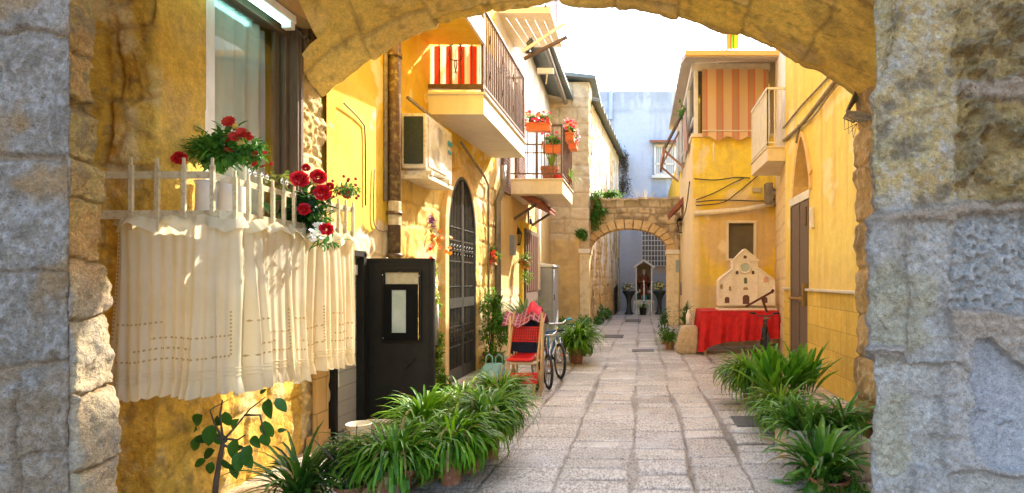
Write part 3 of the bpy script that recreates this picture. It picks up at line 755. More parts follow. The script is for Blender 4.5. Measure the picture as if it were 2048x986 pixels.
pathwall('wall', [(XL(10.76), 10.76), (XL(18.5), 18.5)], -.05, 7.0, .04, f_wh, m_plast, wh)
b = MB(); b.box(-7, 10.8, -.05, -3.0, 18.6, 7.0); b.build('core', m_yel, wh)
b = MB(); b.prism([(-7, 8.2), (-2.05, 6.98), (-2.05, 7.06), (-7, 8.3)], 'y', 12.6, 18.7)
for k in range(26): b.tube([(-2.05, 12.7+k*.24, 7.05), (-4.0, 12.7+k*.24, 7.54)], .05, 6)
b.build('roof', m_roof, wh)
b = MB(); b.tube([(-2.2, 13.2, 6.95), (-2.3, 18.5, 6.92)], .07, 8); b.build('gutter', m_gpipe, wh)
# balcony 2
cY0, cY1, cX, cz0, cz1 = 12.0, 13.75, -1.55, 3.17, 3.45
b = MB(); b.box(-2.8, cY0, cz0, cX, cY1, cz1); b.box(-2.8, cY0-.025, cz1, cX+.025, cY1+.02, cz1+.03); bal2 = b.build('balcony', m_cream, wh, bevel=.006)
railing(cX-.02, cY0+.03, cY1-.04, cz1+.03, cz1+1.1, parent=bal2, xin=-2.6, step=.13, bow=False)
b = MB()
for z in (cz1+.55, ): b.bar((-2.6, cY0+.03, z), (cX-.35, cY0+.03, z), .02)
b.bar((-2.1, cY0+.2, cz1), (-2.1, cY0+.2, cz1+1.3), .05); b.build('stand', m_rust, bal2)
# shutters
for (y0, y1, z0, z1) in ((11.15, 11.75, 3.1, 5.5), (12.6, 13.5, 3.5, 5.6)):
    b = MB(); x = XL((y0+y1)/2)+.02; b.box(x, y0, z0, x+.05, y1, z1)
    s_ = b.build('shutter', M('shutter_brown', (.14, .08, .06), rough=.6), wh)
    b = MB(); n = int((z1-z0)/.06)
    for k in range(n): b.bar((x+.05, y0+.04, z0+.03+k*.06), (x+.05, y1-.04, z0+.03+k*.06), .012, .035)
    b.build('louvres', M('shutter_red_brown', (.2, .10, .08), rough=.5), s_)
b = MB(); b.box(-3, 10.9, 6.3, -1.62, 12.5, 6.42); s_ = b.build('upper_balcony', m_cream, wh)
b = MB(); b.bar((-1.72, 10.9, 6.42), (-1.72, 12.5, 6.42), .04); b.bar((-1.72, 10.9, 7.3), (-1.72, 12.5, 7.3), .04)
for k in range(14): b.bar((-1.72, 10.9+k*.123, 6.42), (-1.72, 10.9+k*.123, 7.3), .014)
b.build('railing', m_rust, s_)
# low door: surround, leaf, tiled canopy
b = MB(); x = XL(14)+.0; b.box(x+.0, D2Y0-.12, 0, x+.09, D2Y1+.12, 2.75); b.build('door_surround', m_yel, wh)
b = MB(); b.box(x+.08, D2Y0, 0, x+.14, D2Y1, 2.6); d_ = b.build('door', m_bwood, wh)
b = MB()
for k in range(6):
    b.box(x+.14, D2Y0+.08+k*.24, 1.2, x+.16, D2Y0+.26+k*.24, 2.5)
b.build('panels', M('dark_red_brown', (.12, .05, .03), rough=.5), d_)
b = MB(); b.prism([(x-.05, 3.28), (x+.62, 2.98), (x+.62, 3.03), (x-.05, 3.34)], 'y', D2Y0-1.0, D2Y1-.4)
for k in range(9): b.tube([(x, D2Y0-.95+k*.24, 3.33), (x+.63, D2Y0-.95+k*.24, 3.04)], .055, 6)
b.build('canopy', m_tile, wh)
for y in (D2Y0-.8, D2Y1-.5):
    b = MB(); b.bar((x, y, 2.7), (x+.5, y, 3.02), .05); b.bar((x, y, 3.1), (x, y, 2.6), .05); b.build('canopy_bracket', m_bwood, wh)
b = MB(); b.tube([(XL(15.6)+.06, 15.6, 1.2), (XL(15.6)+.06, 15.6, 3.4)], .055, 10); b.build('white_pipe', m_white, wh, smooth=True)

# ------------------------------------------------------------------ stone house facing the lane, with the decayed side wall
st = thing('stone_house', (-2.3, 18.8, 0), 'tall bare stone house end with grey sheet roof behind the flowered balcony', 'house')
def f_st(S, Z):
    e, t, n1, n2, n3, d0 = gstone(S, Z, 151, .42, .6)
    C = lerp((.62, .46, .24), (.74, .60, .38), t); C = lerp(C, np.array((.40, .27, .14)), sst(.5, .7, n1)*.5); C = lerp(C, np.array((.34, .24, .13)), (1-e)*.6)
    yl = lerp((.78, .56, .20), (.68, .45, .16), sst(.4, .7, n1)); yl = lerp(yl, np.array((.52, .34, .16)), sst(.55, .7, n3)*.5)
    br = sst(.4, .5, fbm(S*2, Z*2, 2, 4))*(S > 1.0)
    k = sst(2.75, 2.6, Z+.15*(n1-.5)); C = lerp(C, yl, k*.85)
    return d0*1.2*(1-k*.7), C
pathwall('wall', [(-3.1, 18.5), (-1.57, 18.5), (-1.54, 19.05)], -.05, 7.55, .035, f_st, m_plast, st)
b = MB(); b.box(-7, 18.55, -.05, -1.62, 22, 7.5); b.build('core', m_rock, st)
b = MB(); b.prism([(-4.5, 7.9), (-1.35, 7.56), (-1.35, 7.66), (-4.5, 8.0)], 'y', 18.2, 22.2)
for k in range(17): b.tube([(-4.4, 18.3+k*.24, 7.98), (-1.35, 18.3+k*.24, 7.65)], .05, 6)
b.build('roof', m_roof, st)
dw = thing('derelict_wall', (-1.2, 23, 0), 'peeling whitewashed stone side wall under a grey sheet roof beyond the small arch', 'building')
def f_dw(S, Z):
    e, t, n1, n2, n3, d0 = gstone(S, Z, 161, .3, .42, 1.2)
    C = lerp((.62, .45, .22), (.72, .57, .34), t); C = lerp(C, np.array((.34, .23, .12)), sst(.5, .7, n1)*.6)
    w = sst(.43, .53, fbm(S*2.6, Z*.9, 5, 164)); w = w*sst(6.9, 6.2, Z)*sst(.6, 2.2, Z)
    C = lerp(C, lerp((.84, .82, .80), (.70, .67, .64), n2), w*.95)
    C = lerp(C, np.array((.30, .2, .1)), sst(.56, .7, fbm(S*3.5+3, Z*1.1, 5, 166))*.75)
    C = lerp(C, np.array((.72, .42, .10)), sst(.55, .68, fbm(S*1.8+7, Z*.8, 4, 165))*.6*(1-w))
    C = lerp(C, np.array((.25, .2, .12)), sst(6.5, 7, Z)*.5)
    return d0*(1-.7*w), C
pathwall('wall', [(-1.53, 19.06), (-.93, 28)], -.05, 7.05, .045, f_dw, m_plast, dw)
b = MB(); b.box(-6, 22.1, -.05, -2.0, 28, 7.0); b.box(-2.2, 19.1, -.05, -1.65, 28, 7.0); b.build('core', m_rock, dw)
b = MB()
for k in range(12):
    y = 19.0+k*.76; xx = -1.53+(y-19)*.067
    b.prism([(xx-1.5, 7.55), (xx+.28, 7.08), (xx+.28, 7.16), (xx-1.5, 7.65)], 'y', y, y+.73)
    for j in range(3): b.tube([(xx-1.4, y+.12+j*.24, 7.64), (xx+.28, y+.12+j*.24, 7.15)], .05, 5)
b.build('roof', m_roof, dw)

# ------------------------------------------------------------------ blue building closing the lane
bb = thing('blue_building', (0, 28.5, 0), 'tall pale blue plastered building closing the far end of the lane', 'building')
def f_bb(S, Z):
    n1 = fbm(S*1.2, Z*1.2, 5, 171); n3 = fbm(S*.5, Z*.4, 4, 172); n2 = fbm(S*5, Z*2.5, 4, 173)
    C = lerp((.45, .51, .62), (.53, .58, .67), n3); C = lerp(C, np.array((.34, .39, .46)), sst(9.1, 10.0, Z)*sst(.35, .6, n2)*.8)
    C = lerp(C, np.array((.30, .35, .42)), sst(.5, .72, fbm(S*3, Z*.35, 5, 174))*.6)
    C = lerp(C, np.array((.33, .38, .44)), np.exp(-((Z-9.35)/.12)**2)*.7*sst(.3, .5, n1))
    C = lerp(C, np.array((.52, .54, .60)), sst(4.2, 2.8, Z)*.9); C = lerp(C, np.array((.42, .41, .40)), sst(2.4, .4, Z+1.4*(n1-.5))*.7)
    X = S-5.; pk = sst(.5, .35, np.hypot((X-1.05)/.8, (Z-1.95)/.45)); C = lerp(C, np.array((.60, .47, .38)), pk)
    pk = sst(.5, .35, np.hypot((X-.95)/.8, (Z-1.1)/.4)); C = lerp(C, np.array((.62, .64, .68)), pk*.8)
    return .012*(n1-.5), C
pathwall('wall', [(-5, 28), (5, 28)], -.05, 10.25, .06, f_bb, m_plast, bb)
b = MB(); b.box(-5, 28.03, -.05, 5, 36, 10.25); b.build('core', m_blue, bb)
wz0, wz1, wx0, wx1 = PZ(350, 28), PZ(292, 28), PX(1310, 28), PX(1350, 28)
b = MB(); b.box(wx0, 27.93, wz0, wx1, 27.99, wz1); w_ = b.build('window', M('grey_net_curtain', (.45, .48, .5), rough=.6), bb)
b = MB()
for x in (wx0, (wx0+wx1)/2, wx1): b.bar((x, 27.9, wz0), (x, 27.9, wz1), .09, .06)
for z in (wz0, wz1, wz0+.5): b.bar((wx0, 27.9, z), (wx1, 27.9, z), .06, .08)
for k in range(9): b.bar((wx0+.1*k, 27.86, wz0), (wx0+.1*k, 27.86, wz1), .02)
b.box(wx0-.15, 27.8, wz0-.16, wx1+.15, 28, wz0-.04); b.build('frame', m_white, w_)
b = MB(); b.prism([(27.4, wz1+.05), (28, wz1+.2), (28, wz1+.28), (27.4, wz1+.13)], 'x', wx0-.25, wx1+.25); b.build('awning', m_tile, w_)
gx0, gx1, gz0, gz1 = PX(1284, 28), PX(1334, 28), PZ(532, 28), PZ(461, 28)
b = MB(); b.box(gx0, 27.94, gz0, gx1, 27.99, gz1); w_ = b.build('window', M('grille_recess', (.12, .12, .13), (.2, .2, .21), s=3, rough=.7), bb)
b = MB()
for k in range(9):
    x = gx0+(gx1-gx0)*k/8; b.bar((x, 27.88, gz0), (x, 27.88, gz1), .035)
for k in range(8):
    z = gz0+(gz1-gz0)*k/7; b.bar((gx0, 27.87, z), (gx1, 27.87, z), .035)
b.build('grille', m_white, w_)
b = MB(); b.tube([(PX(1222, 28), 27.9, PZ(182, 28)), (PX(1221, 28), 27.9, PZ(240, 28))], .10, 8); b.build('vent_pipe', m_blue, bb)

# ------------------------------------------------------------------ small arch across the lane
ga = thing('stone_gateway', (-.35, 19.2, 0), 'small weathered stone arch across the lane framing the shrine', 'archway')
axc, ahw, asp, arz = -.355, 1.20, 2.40, 3.08
def gz_(x): 
    u = np.clip((x-axc)/ahw, -1, 1); return asp+(arz-asp)*np.sqrt(np.clip(1-u*u, 0, 1))
def topz(x): return 4.03+.10*(vn(x*2.2, x*0, 5)-.5)+.07*(vn(x*7, x*0, 6)-.5)
def f_ga(S, Z):
    e, t, n1, n2, n3, d0 = gstone(S, Z, 191, .27, .36, 1.3)
    C = lerp((.46, .31, .13), (.66, .49, .26), t); C = lerp(C, np.array((.22, .15, .07)), sst(.45, .65, n1)*.75)
    C = lerp(C, np.array((.26, .19, .10)), (1-e)*.7); C = lerp(C, np.array((.30, .26, .13)), sst(3.75, 4.0, Z)*.6)
    return d0, C
for yv, sd in ((19.0, 1), (19.5, -1)):
    pathwall('wall_face', [(-1.64, yv), (1.30, yv)], 2.42, 4.08, .025, f_ga, m_plast, ga, side=sd,
             mask=lambda S, Z: ((Z > gz_(-1.64+S)) | (np.abs(-1.64+S-axc) > ahw)) & (Z < topz(-1.64+S)))
xs_ = np.linspace(-1.64, 1.3, 60)
b = MB(); b.ring([(x, float(topz(x))-.03) for x in xs_], [(x, float(topz(x))+.03) for x in xs_], 'y', 18.97, 19.53); b.build('wall_top', m_rock, ga)
b = MB(); nv = 15
for k in range(nv):
    a0 = PI-PI*k/nv; a1 = PI-PI*(k+1)/nv; g_ = .012; rr = .27+.03*random.random()
    p = []
    for a in (a0-g_, (a0+a1)/2, a1+g_): p.append((axc+ahw*math.cos(a), asp+(arz-asp)*math.sin(a)))
    o_ = []
    for a in (a0-g_, (a0+a1)/2, a1+g_): o_.append((axc+(ahw+rr)*math.cos(a), asp+(arz-asp+rr)*math.sin(a)))
    b.ring(p, o_, 'y', 18.93-.02*random.random(), 19.56)
b.build('voussoirs', M('voussoir_stone', (.72, .50, .22), (.62, .40, .15), (.45, .30, .14), 4, 12, .9, bump=.5, bs=20), ga, bevel=.012)
pm = M('pale_pier_plaster', (.80, .66, .40), (.74, .58, .32), (.6, .42, .2), 2, 8, .85, bump=.2, stain=.15)
for xa, xb in ((-1.86, -1.555), (.845, 1.22)):
    fy_ = 18.40 if xa < -1 else 18.92; b = MB(); b.box(xa, fy_, -.03, xb, 19.55, 2.26); p_ = b.build('pier', pm, ga, bevel=.012)
    b = MB(); b.box(xa-.03, fy_-.04, 2.26, xb+.03, 19.58, 2.41); b.build('capital', m_cream, p_, bevel=.012)
    b = MB(); b.box(xa+.0, fy_+.03, 2.41, xb, 19.5, 2.75); b.build('springer', m_rock, p_, bevel=.02)
# ================================================================== RIGHT SIDE
rh = thing('ochre_house', (3.2, 8, 0), 'yellow plastered house with block faced base and brown door at right', 'house')
RX = 2.5; DY0, DY1, DZ = 8.88, 9.92, 2.66
NY0, NY1, NZ0, NZ1 = 8.80, 9.68, 2.78, 3.66
def nichez(Y):
    u = np.clip(np.abs(Y-(NY0+NY1)/2)/((NY1-NY0)/2), 0, 1); return 2.95+(NZ1-2.95)*(1-u**1.6)
LR = math.hypot(.47, 2.9)
def f_rh(S, Z):
    # S runs from (2.97,13.2) to (2.5,10.3) and on to (2.5,5.3)
    n1 = fbm(S*5, Z*5, 5, 204); n3 = fbm(S*.9, Z*.7, 4, 206); n2 = fbm(S*6, Z*1.2, 4, 207)
    C = lerp((.86, .64, .13), (.88, .70, .20), sst(.35, .65, n3)); C = lerp(C, np.array((.78, .50, .12)), sst(.52, .75, n2)*.45)
    C = lerp(C, np.array((.68, .47, .17)), sst(1.9, 1.3, Z+.3*(n1-.5))*.55); C = lerp(C, np.array((.66, .46, .16)), sst(.55, .7, fbm(S*9, Z*.7, 5, 208))*.45); C = lerp(C, np.array((.90, .80, .55)), sst(.63, .67, fbm(S*2.1, Z*2.1, 5, 209))*.5)
    # the bare set-back piece
    e, t, m1, m2, m3, d0 = gstone(S, Z, 211, .3, .45)
    K = lerp((.80, .62, .34), (.74, .56, .30), m1); K = lerp(K, np.array((.5, .36, .18)), (1-e)*.5); K = lerp(K, np.array((.86, .80, .70)), sst(3.5, 3.9, Z))
    k = sst(LR-.02, LR-.08, S); C = lerp(C, K, k)
    return .012*(n3-.5)+.006*(n1-.5)+d0*.4*k, C
pathwall('wall', [(2.97, 13.2), (2.5, 10.3), (2.5, 5.3)], -.05, 8.2, .024, f_rh, m_plast, rh,
         mask=lambda S, Z: ~(((10.3-(S-LR) > DY0) & (10.3-(S-LR) < DY1) & (Z < DZ)) | ((10.3-(S-LR) > NY0) & (10.3-(S-LR) < NY1) & (Z > NZ0) & (Z < nichez(10.3-(S-LR))))))
b = MB(); b.box(3.05, 5.5, -.05, 6.5, 13.2, 8.2); b.box(2.5, 5.3, 8.2, 6.5, 13.3, 8.32); b.build('core', m_yel, rh)
b = MB(); b.box(RX-.035, 5.35, -.03, RX+.03, DY0-.05, 1.29); b.box(RX-.035, DY1+.03, -.03, RX+.03, 10.27, 1.29); b.build('base_blocks', m_block, rh)
b = MB(); b.box(RX-.075, 5.35, 1.29, RX+.03, DY0-.04, 1.325); b.box(RX-.075, DY1+.02, 1.29, RX+.03, 10.30, 1.325); b.build('ledge', m_ledge, rh, bevel=.006)
b = MB(); b.box(RX+.02, DY0-.02, 0, RX+.34, DY0+.0, DZ); b.box(RX+.02, DY1, 0, RX+.34, DY1+.02, DZ); b.box(RX+.02, DY0, DZ, RX+.34, DY1, DZ+.02); b.build('door_reveal', m_yel, rh)
b = MB(); b.box(RX+.0, DY0, 0.04, RX+.06, DY1, DZ-.01); d_ = b.build('door', m_bwood, rh)
b = MB(); 
for y in (DY0+.02, DY1-.02, (DY0+DY1)/2): b.box(RX-.015, y-.02, .04, RX+.0, y+.02, DZ-.02)
b.build('mouldings', m_bwood, d_)
b = MB(); b.tube([(RX-.05, DY0+.1, 1.16), (RX-.05, DY1-.05, 1.16)], .018, 8); b.box(RX-.07, DY0+.08, 1.06, RX-.0, DY0+.13, 1.40)
b.box(RX-.04, DY0+.3, 1.12, RX-.0, DY0+.4, 1.2); b.build('bolt', M('brass_bolt', (.45, .3, .1), rough=.35, metal=.8), d_)
b = MB(); b.box(RX-.02, DY0+.1, 2.28, RX-.0, DY0+.22, 2.55); b.build('door_plate', M('dark_bronze', (.12, .06, .02), rough=.5), d_)
b = MB(); b.box(RX-.02, DY0-.05, DZ, RX+.05, DY1+.05, DZ+.13); b.build('lintel', m_white, rh, bevel=.006)
n = 20; ys = [NY0+(NY1-NY0)*i/n for i in range(n+1)]; cyn = (NY0+NY1)/2
b = MB(); b.ring([(y, float(nichez(np.array(y)))) for y in ys], [(cyn+(y-cyn)*1.25, float(nichez(np.array(y)))*1.0+.09+.0) for y in ys], 'x', RX-.03, RX+.3)
b.box(RX-.03, NY0-.1, NZ0, RX+.3, NY0, 2.97); b.box(RX-.03, NY1, NZ0, RX+.3, NY1+.1, 2.97)
b.build('niche_surround', M('niche_stone', (.80, .56, .24), (.70, .44, .16), s=6, rough=.9, bump=.3), rh)
b = MB(); b.box(RX+.28, NY0-.1, NZ0-.1, RX+.33, NY1+.1, NZ1+.15); b.build('niche_back', M('niche_back_shade', (.22, .14, .05), rough=.9), rh)  # recess shade put into the dark colour of the niche back
# right balcony
b = MB(); b.box(2.19, 10.32, 3.5, 2.96, 11.8, 3.72); b.box(2.17, 10.30, 3.72, 2.9, 11.82, 3.75); bal3 = b.build('balcony', m_cream, rh, bevel=.006)
b = MB(); b.bar((2.2, 10.34, 4.75), (2.2, 11.78, 4.75), .04); b.bar((2.2, 10.34, 3.82), (2.2, 11.78, 3.82), .025); b.bar((2.2, 10.34, 4.75), (2.5, 10.34, 4.75), .035); b.bar((2.2, 10.34, 3.82), (2.5, 10.34, 3.82), .025)
for k in range(13): b.bar((2.2, 10.34+k*.12, 3.75), (2.2, 10.34+k*.12, 4.75), .016)
for k in range(3): b.bar((2.2+k*.12, 10.34, 3.75), (2.2+k*.12, 10.34, 4.75), .016)
b.build('railing', m_white, bal3)
b = MB(); b.grid(lambda u, v: (2.225+.006*math.sin(u*40), 10.36+u*1.4, 3.80+v*.9), 50, 2)
tag(b.build('balcony_cloth', M('thin_white_screen', (.8, .78, .72), rough=.8, trans=.45)), 'thin white cloth screen tied along the small right balcony railing', 'screen')

# cables along the right wall
def cable(name, pts, r, mat, label, cat='cable'):
    # catmull-rom through the points
    q = [Vector(p) for p in pts]; out = []
    for i in range(len(q)-1):
        p0, p1, p2, p3 = q[max(i-1, 0)], q[i], q[i+1], q[min(i+2, len(q)-1)]
        for k in range(6):
            t = k/6; out.append(.5*((2*p1)+(p2-p0)*t+(2*p0-5*p1+4*p2-p3)*t*t+(3*p1-p0-3*p2+p3)*t**3))
    out.append(q[-1]); b = MB(); b.tube(out, r, 6)
    return tag(b.build(name, mat, smooth=True), label, cat)
def RW(px, py, off=.03):
    Y = (RX-off)*F/(px-1280); return (RX-off, Y, PZ(py, Y))
cable('wall_cable', [RW(1567, 256), RW(1600, 215), RW(1640, 172), RW(1665, 145), RW(1712, 95)], .016, m_gcable, 'upper straight cable climbing the yellow right wall above the door', 'cable')
cable('wall_cable', [RW(1568, 281), RW(1602, 250, .06), RW(1640, 202, .04), RW(1672, 160), RW(1716, 110)], .03, m_gcable, 'thick sagging cable bundle climbing the yellow right wall', 'cable')
cable('wall_cable', [RW(1590, 262), RW(1628, 232, .05), RW(1655, 195, .05), RW(1680, 165), RW(1716, 135)], .009, m_gcable, 'thin loose wire hanging under the thick bundle on the right wall', 'cable')
cable('wall_cable', [RW(1594, 285), RW(1598, 250, .05)], .03, m_gcable, 'short cable conduit dropping to the pointed niche top', 'cable')
b = MB()
c0 = Vector((1.93, 5.3, PZ(225, 5.3)))
for k in range(7):
    pts = [(1.96, 5.34, PZ(185, 5.3)+.02*k), (1.86-.01*k, 5.30-.012*k, PZ(215+2*k, 5.3)), (1.80+.015*k, 5.3-.03*k, PZ(236, 5.3)), (1.88+.02*k, 5.28-.05*k, PZ(246+2*k, 5.3)), (2.0, 5.25-.05*k, PZ(214+4*k, 5.3))]
    b.tube(pts, .011, 5)
for k in range(3): b.tube([(1.80+.03*k, 5.28, PZ(240, 5.3)), (1.79+.04*k, 5.26, PZ(262+8*k, 5.3)), (1.90, 5.25, PZ(250, 5.3))], .004, 4)
tag(b.build('cable_coil', m_gcable, smooth=True), 'tangle of old cables bunched where the arch meets the right jamb', 'cables')
b = MB(); b.box(RX-.05, 8.60, 2.2, RX-.0, 8.68, 2.5); b.box(RX-.06, 8.61, 2.38, RX-.05, 8.67, 2.45)
tag(b.build('door_intercom', m_white, bevel=.006), 'small pale intercom plate on the yellow wall beside the brown door', 'intercom')

# ------------------------------------------------------------------ corner house with the veranda
ch = thing('corner_house', (2.2, 15, 0), 'yellow corner house with glazed veranda and striped blind behind the red table', 'house')
FX, FYY = 1.155, 13.2; LC = math.hypot(.115, 5.8)
WX0, WX1, WWZ0, WWZ1 = PX(1457, FYY), PX(1508, FYY), PZ(517, FYY), PZ(446, FYY)
def f_ch(S, Z):
    n1 = fbm(S*4, Z*4, 5, 224); n3 = fbm(S*1.1, Z*.8, 4, 226); n2 = fbm(S*2, Z*2, 4, 227)
    X = FX+(S-LC)
    C = lerp((.86, .56, .03), (.86, .62, .08), sst(.35, .65, n3))
    up = lerp((.90, .68, .07), (.90, .70, .11), n3); C = lerp(C, up, sst(3.25, 3.35, Z))
    tan = lerp((.64, .45, .24), (.70, .52, .28), n1)
    q = np.hypot((X-2.25)/.95, (Z-2.4)/.95)+.55*(n2-.5); C = lerp(C, tan, sst(1.0, .75, q)*.85)
    C = lerp(C, tan, sst(1.42, 1.28, Z+.15*(n1-.5))*.8); C = lerp(C, np.array((.50, .36, .20)), sst(1.2, .3, Z)*.35+sst(.56, .7, n1)*.2)
    C = lerp(C, np.array((.60, .40, .12)), sst(.55, .7, fbm(S*8, Z*.8, 5, 228))*.5); C = lerp(C, np.array((.84, .72, .46)), sst(.62, .66, fbm(S*2.3, Z*2.3, 5, 229))*.6)
    side = sst(LC, LC-.02, S); C = lerp(C, lerp((.82, .66, .42), (.78, .58, .32), n2), side*.9)
    C = lerp(C, np.array((.80, .66, .44)), sst(.22, .1, X-FX)*(1-side)*.6*sst(3.3, 3.2, Z))
    return .018*(n3-.5)+.012*(n1-.5), C
pathwall('wall', [(1.27, 19.0), (FX, FYY), (2.99, FYY)], -.05, PZ(274, FYY), .03, f_ch, m_plast, ch,
         mask=lambda S, Z: ~((FX+S-LC > WX0) & (FX+S-LC < WX1) & (Z > WWZ0) & (Z < WWZ1)))
zs = PZ(274, FYY)
b = MB(); b.box(FX+.35, FYY+.5, -.05, 5.5, 20.5, zs); b.box(1.3, 19.05, -.05, 5.5, 27.8, 5.5); b.box(FX+.2, FYY+.6, zs, 6.5, 19, 6.24); b.build('core', m_yel, ch)
b = MB()
for (x0, z0, x1, z1) in ((WX0-.05, WWZ0-.05, WX1+.05, WWZ0), (WX0-.05, WWZ1, WX1+.05, WWZ1+.05), (WX0-.05, WWZ0, WX0, WWZ1), (WX1, WWZ0, WX1+.05, WWZ1)):
    b.box(x0, FYY-.04, z0, x1, FYY+.12, z1)
f_ = b.build('window_frame', m_cream, ch, bevel=.005)
b = MB(); b.box(WX0, FYY+.09, WWZ0, WX1, FYY+.1, WWZ1); b.build('window_net', M('dark_insect_screen', (.10, .075, .04), (.14, .11, .06), s=2, rough=.6), ch)
# veranda
vz0, vz1 = zs, 6.22
vx0 = FX+.03
b = MB(); b.box(FX-.03, FYY-.04, zs-.005, 2.97, FYY+.7, zs+.07); b.build('veranda_sill', m_cream, ch)
b = MB()
b.box(vx0, 13.17, vz0, vx0+.09, 13.25, vz1+.04); b.box(2.72, 13.17, vz0, 2.82, 13.25, vz1)
b.box(vx0, 13.15, 6.04, 2.85, 13.26, 6.20); b.bar((vx0, 12.9, 6.14), (2.9, 12.6, 6.13), .06, .08)
for y in (14.6, 16.0, 17.4, 18.8): b.box(vx0-.04, y-.05, vz0, vx0+.05, y+.05, vz1)
b.bar((vx0, 13.2, 6.14), (vx0+.05, 18.9, 6.14), .1, .16); b.bar((vx0, 13.2, 5.0), (vx0+.05, 18.9, 5.0), .06, .06)
b.build('veranda_frame', m_white, ch, bevel=.004)
b = MB(); b.box(vx0+.02, 13.28, vz0+.05, vx0+.03, 18.85, 6.08); b.build('veranda_glass', glassmat('veranda_glass', (.6, .66, .68), .35), ch)
b = MB(); b.box(vx0+.1, 13.22, vz0+.06, 2.72, 13.24, 6.04); b.build('veranda_front_glass', m_gdark, ch)
b = MB()
rz0 = PZ(112, 12.0); b.prism([(12.0, rz0-.02), (13.35, 6.26), (19.2, 6.26), (19.2, 6.38), (13.35, 6.38), (12.0, rz0+.08)], 'x', .92, 3.9); b.box(2.83, 13.22, zs, 3.9, 13.4, 6.3)  # roof widened and unseen wall piece added to block a sun gap
b.build('veranda_roof', M('roof_underside_grey', (.52, .46, .38), (.44, .38, .3), s=2, rough=.85), ch)
b = MB(); b.box(.90, 11.95, rz0+.0, 3.0, 11.998, rz0+.10); b.build('roof_edge', M('orange_fascia', (.85, .5, .14), rough=.7), ch)
# cornice tube and small vent
b = MB(); b.tube([PXY for PXY in (Vector((PX(1388, 13.1), 13.12, PZ(427, 13.1))), Vector((PX(1480, 13.1), 13.08, PZ(420, 13.1))), Vector((PX(1552, 13.1), 13.0, PZ(408, 13.1))))], .055, 8)
b.build('cornice', m_cream, ch, smooth=True)
b = MB(); b.box(PX(1505, 13.2), 13.16, PZ(385, 13.2), PX(1522, 13.2), 13.21, PZ(376, 13.2)); b.build('vent', M('grey_vent', (.5, .42, .28), rough=.8), ch)
# striped blind
bl_m = stripes('orange_stripe_canvas', 0, .345, [(.10, (.78, .27, .15)), (.20, (.64, .38, .22)), (.46, (.78, .27, .15)), (.56, (.86, .62, .36))], (.86, .62, .36), off=.3, trans=.35)
bx0, bx1 = PX(1404, 13.05), PX(1537, 13.05)
def blind(u, v):
    x = bx0+u*(bx1-bx0); zt = 6.04; zb = PZ(277, 13.05)+.05*math.sin(u*2*PI*3.2)*(1 if v < .12 else 0)
    return (x, 13.06-.03*(1-v)+.012*math.sin(u*21), zb+(zt-zb)*v)
tag(MB().grid(blind, 60, 16).build('striped_blind', bl_m, smooth=True), 'faded orange striped roller blind with scalloped hem hanging over the veranda', 'blind')
b = MB(); b.tube([(bx0, 13.02, PZ(262, 13.05)), (bx1, 13.02, PZ(262, 13.05))], .014, 6); b.tube([(PX(1428, 13), 13.04, PZ(285, 13)), (PX(1428, 13), 13.04, PZ(322, 13))], .018, 6)
b.bar((bx1+.0, 13.0, 5.7), (bx1+.0, 12.98, PZ(270, 13)), .03); tag(b.build('blind_rod', m_cream), 'thin cream rod crossing the bottom of the striped blind', 'rod')
# folding awning on the side of the veranda
aw = thing('window_awning', (1.15, 16, 4.6), 'faded brown folding awning arms sticking out from the veranda side', 'awning')
b = MB(); Ya, Yb = 13.6, 15.6
A_ = Vector((PX(1398, Ya), Ya, PZ(150, Ya))); 
b.bar((1.13, 15.0, 5.75), (.60, 15.2, PZ(300, 15.2)), .09, .05); b.build('arm', m_bwood, aw); b = MB(); b.bar((1.13, 17.4, 5.75), (.62, 17.4, PZ(300, 15.2)), .09, .05); b.build('arm', M('awning_arm_brown', (.30, .15, .10), rough=.6), aw)
for y_ in (15.2, 17.4): b = MB(); b.bar((.60, y_, PZ(300, 15.2)), (1.12, y_+.1, PZ(335, 15.3)), .05); b.build('strut', M('awning_strut_rust', (.42, .24, .14), rough=.6), aw)
b = MB(); b.box(.57, 15.1, PZ(312, 15.2), .63, 17.5, PZ(296, 15.2)); b.build('front_bar', M('awning_bar', (.35, .18, .12), rough=.6), aw)
b = MB(); b.grid(lambda u, v: (1.10-.05*v, 13.9+u*1.0, 4.5+v*.9), 8, 8)
tag(b.build('side_curtain', M('pink_beige_canvas', (.62, .40, .30), rough=.9, trans=.3)), 'dull pink canvas strip hanging at the veranda side corner', 'curtain')
# cables on the corner house
def FW(px, py, off=.05): return (PX(px, FYY-off), FYY-off, PZ(py, FYY-off))
for k, (pts, lab) in enumerate((([FW(1388, 357), FW(1430, 360), FW(1470, 355), FW(1500, 356)], 'upper black wire crossing the yellow corner house front'),
                  ([FW(1392, 404), FW(1440, 400), FW(1520, 402), FW(1550, 398)], 'middle black wire running just above the cream cornice'),
                  ([FW(1392, 400), FW(1430, 385), FW(1462, 368), FW(1490, 355)], 'slanting wire rising to the right on the corner house'),
                  ([FW(1392, 411), FW(1445, 405), FW(1475, 385), FW(1515, 352)], 'lower looping wire sagging across the corner house front'))):
    cable('facade_wire', pts, .011, m_cable, lab, 'wire')
cable('facade_wire', [(1.10, 13.3, PZ(362, 13.2)), (1.13, 15.0, 3.15), (1.2, 18.8, 3.1)], .014, m_cable, 'dark wire sloping along the shaded side of the corner house', 'wire')
b = MB(); b.box(PX(1532, 12.9), 12.85, PZ(408, 12.9), PX(1545, 12.9), 13.1, PZ(366, 12.9)); b.tube([FW(1540, 372), FW(1552, 385, .2), FW(1560, 400, .3), FW(1548, 412, .2)], .03, 6)
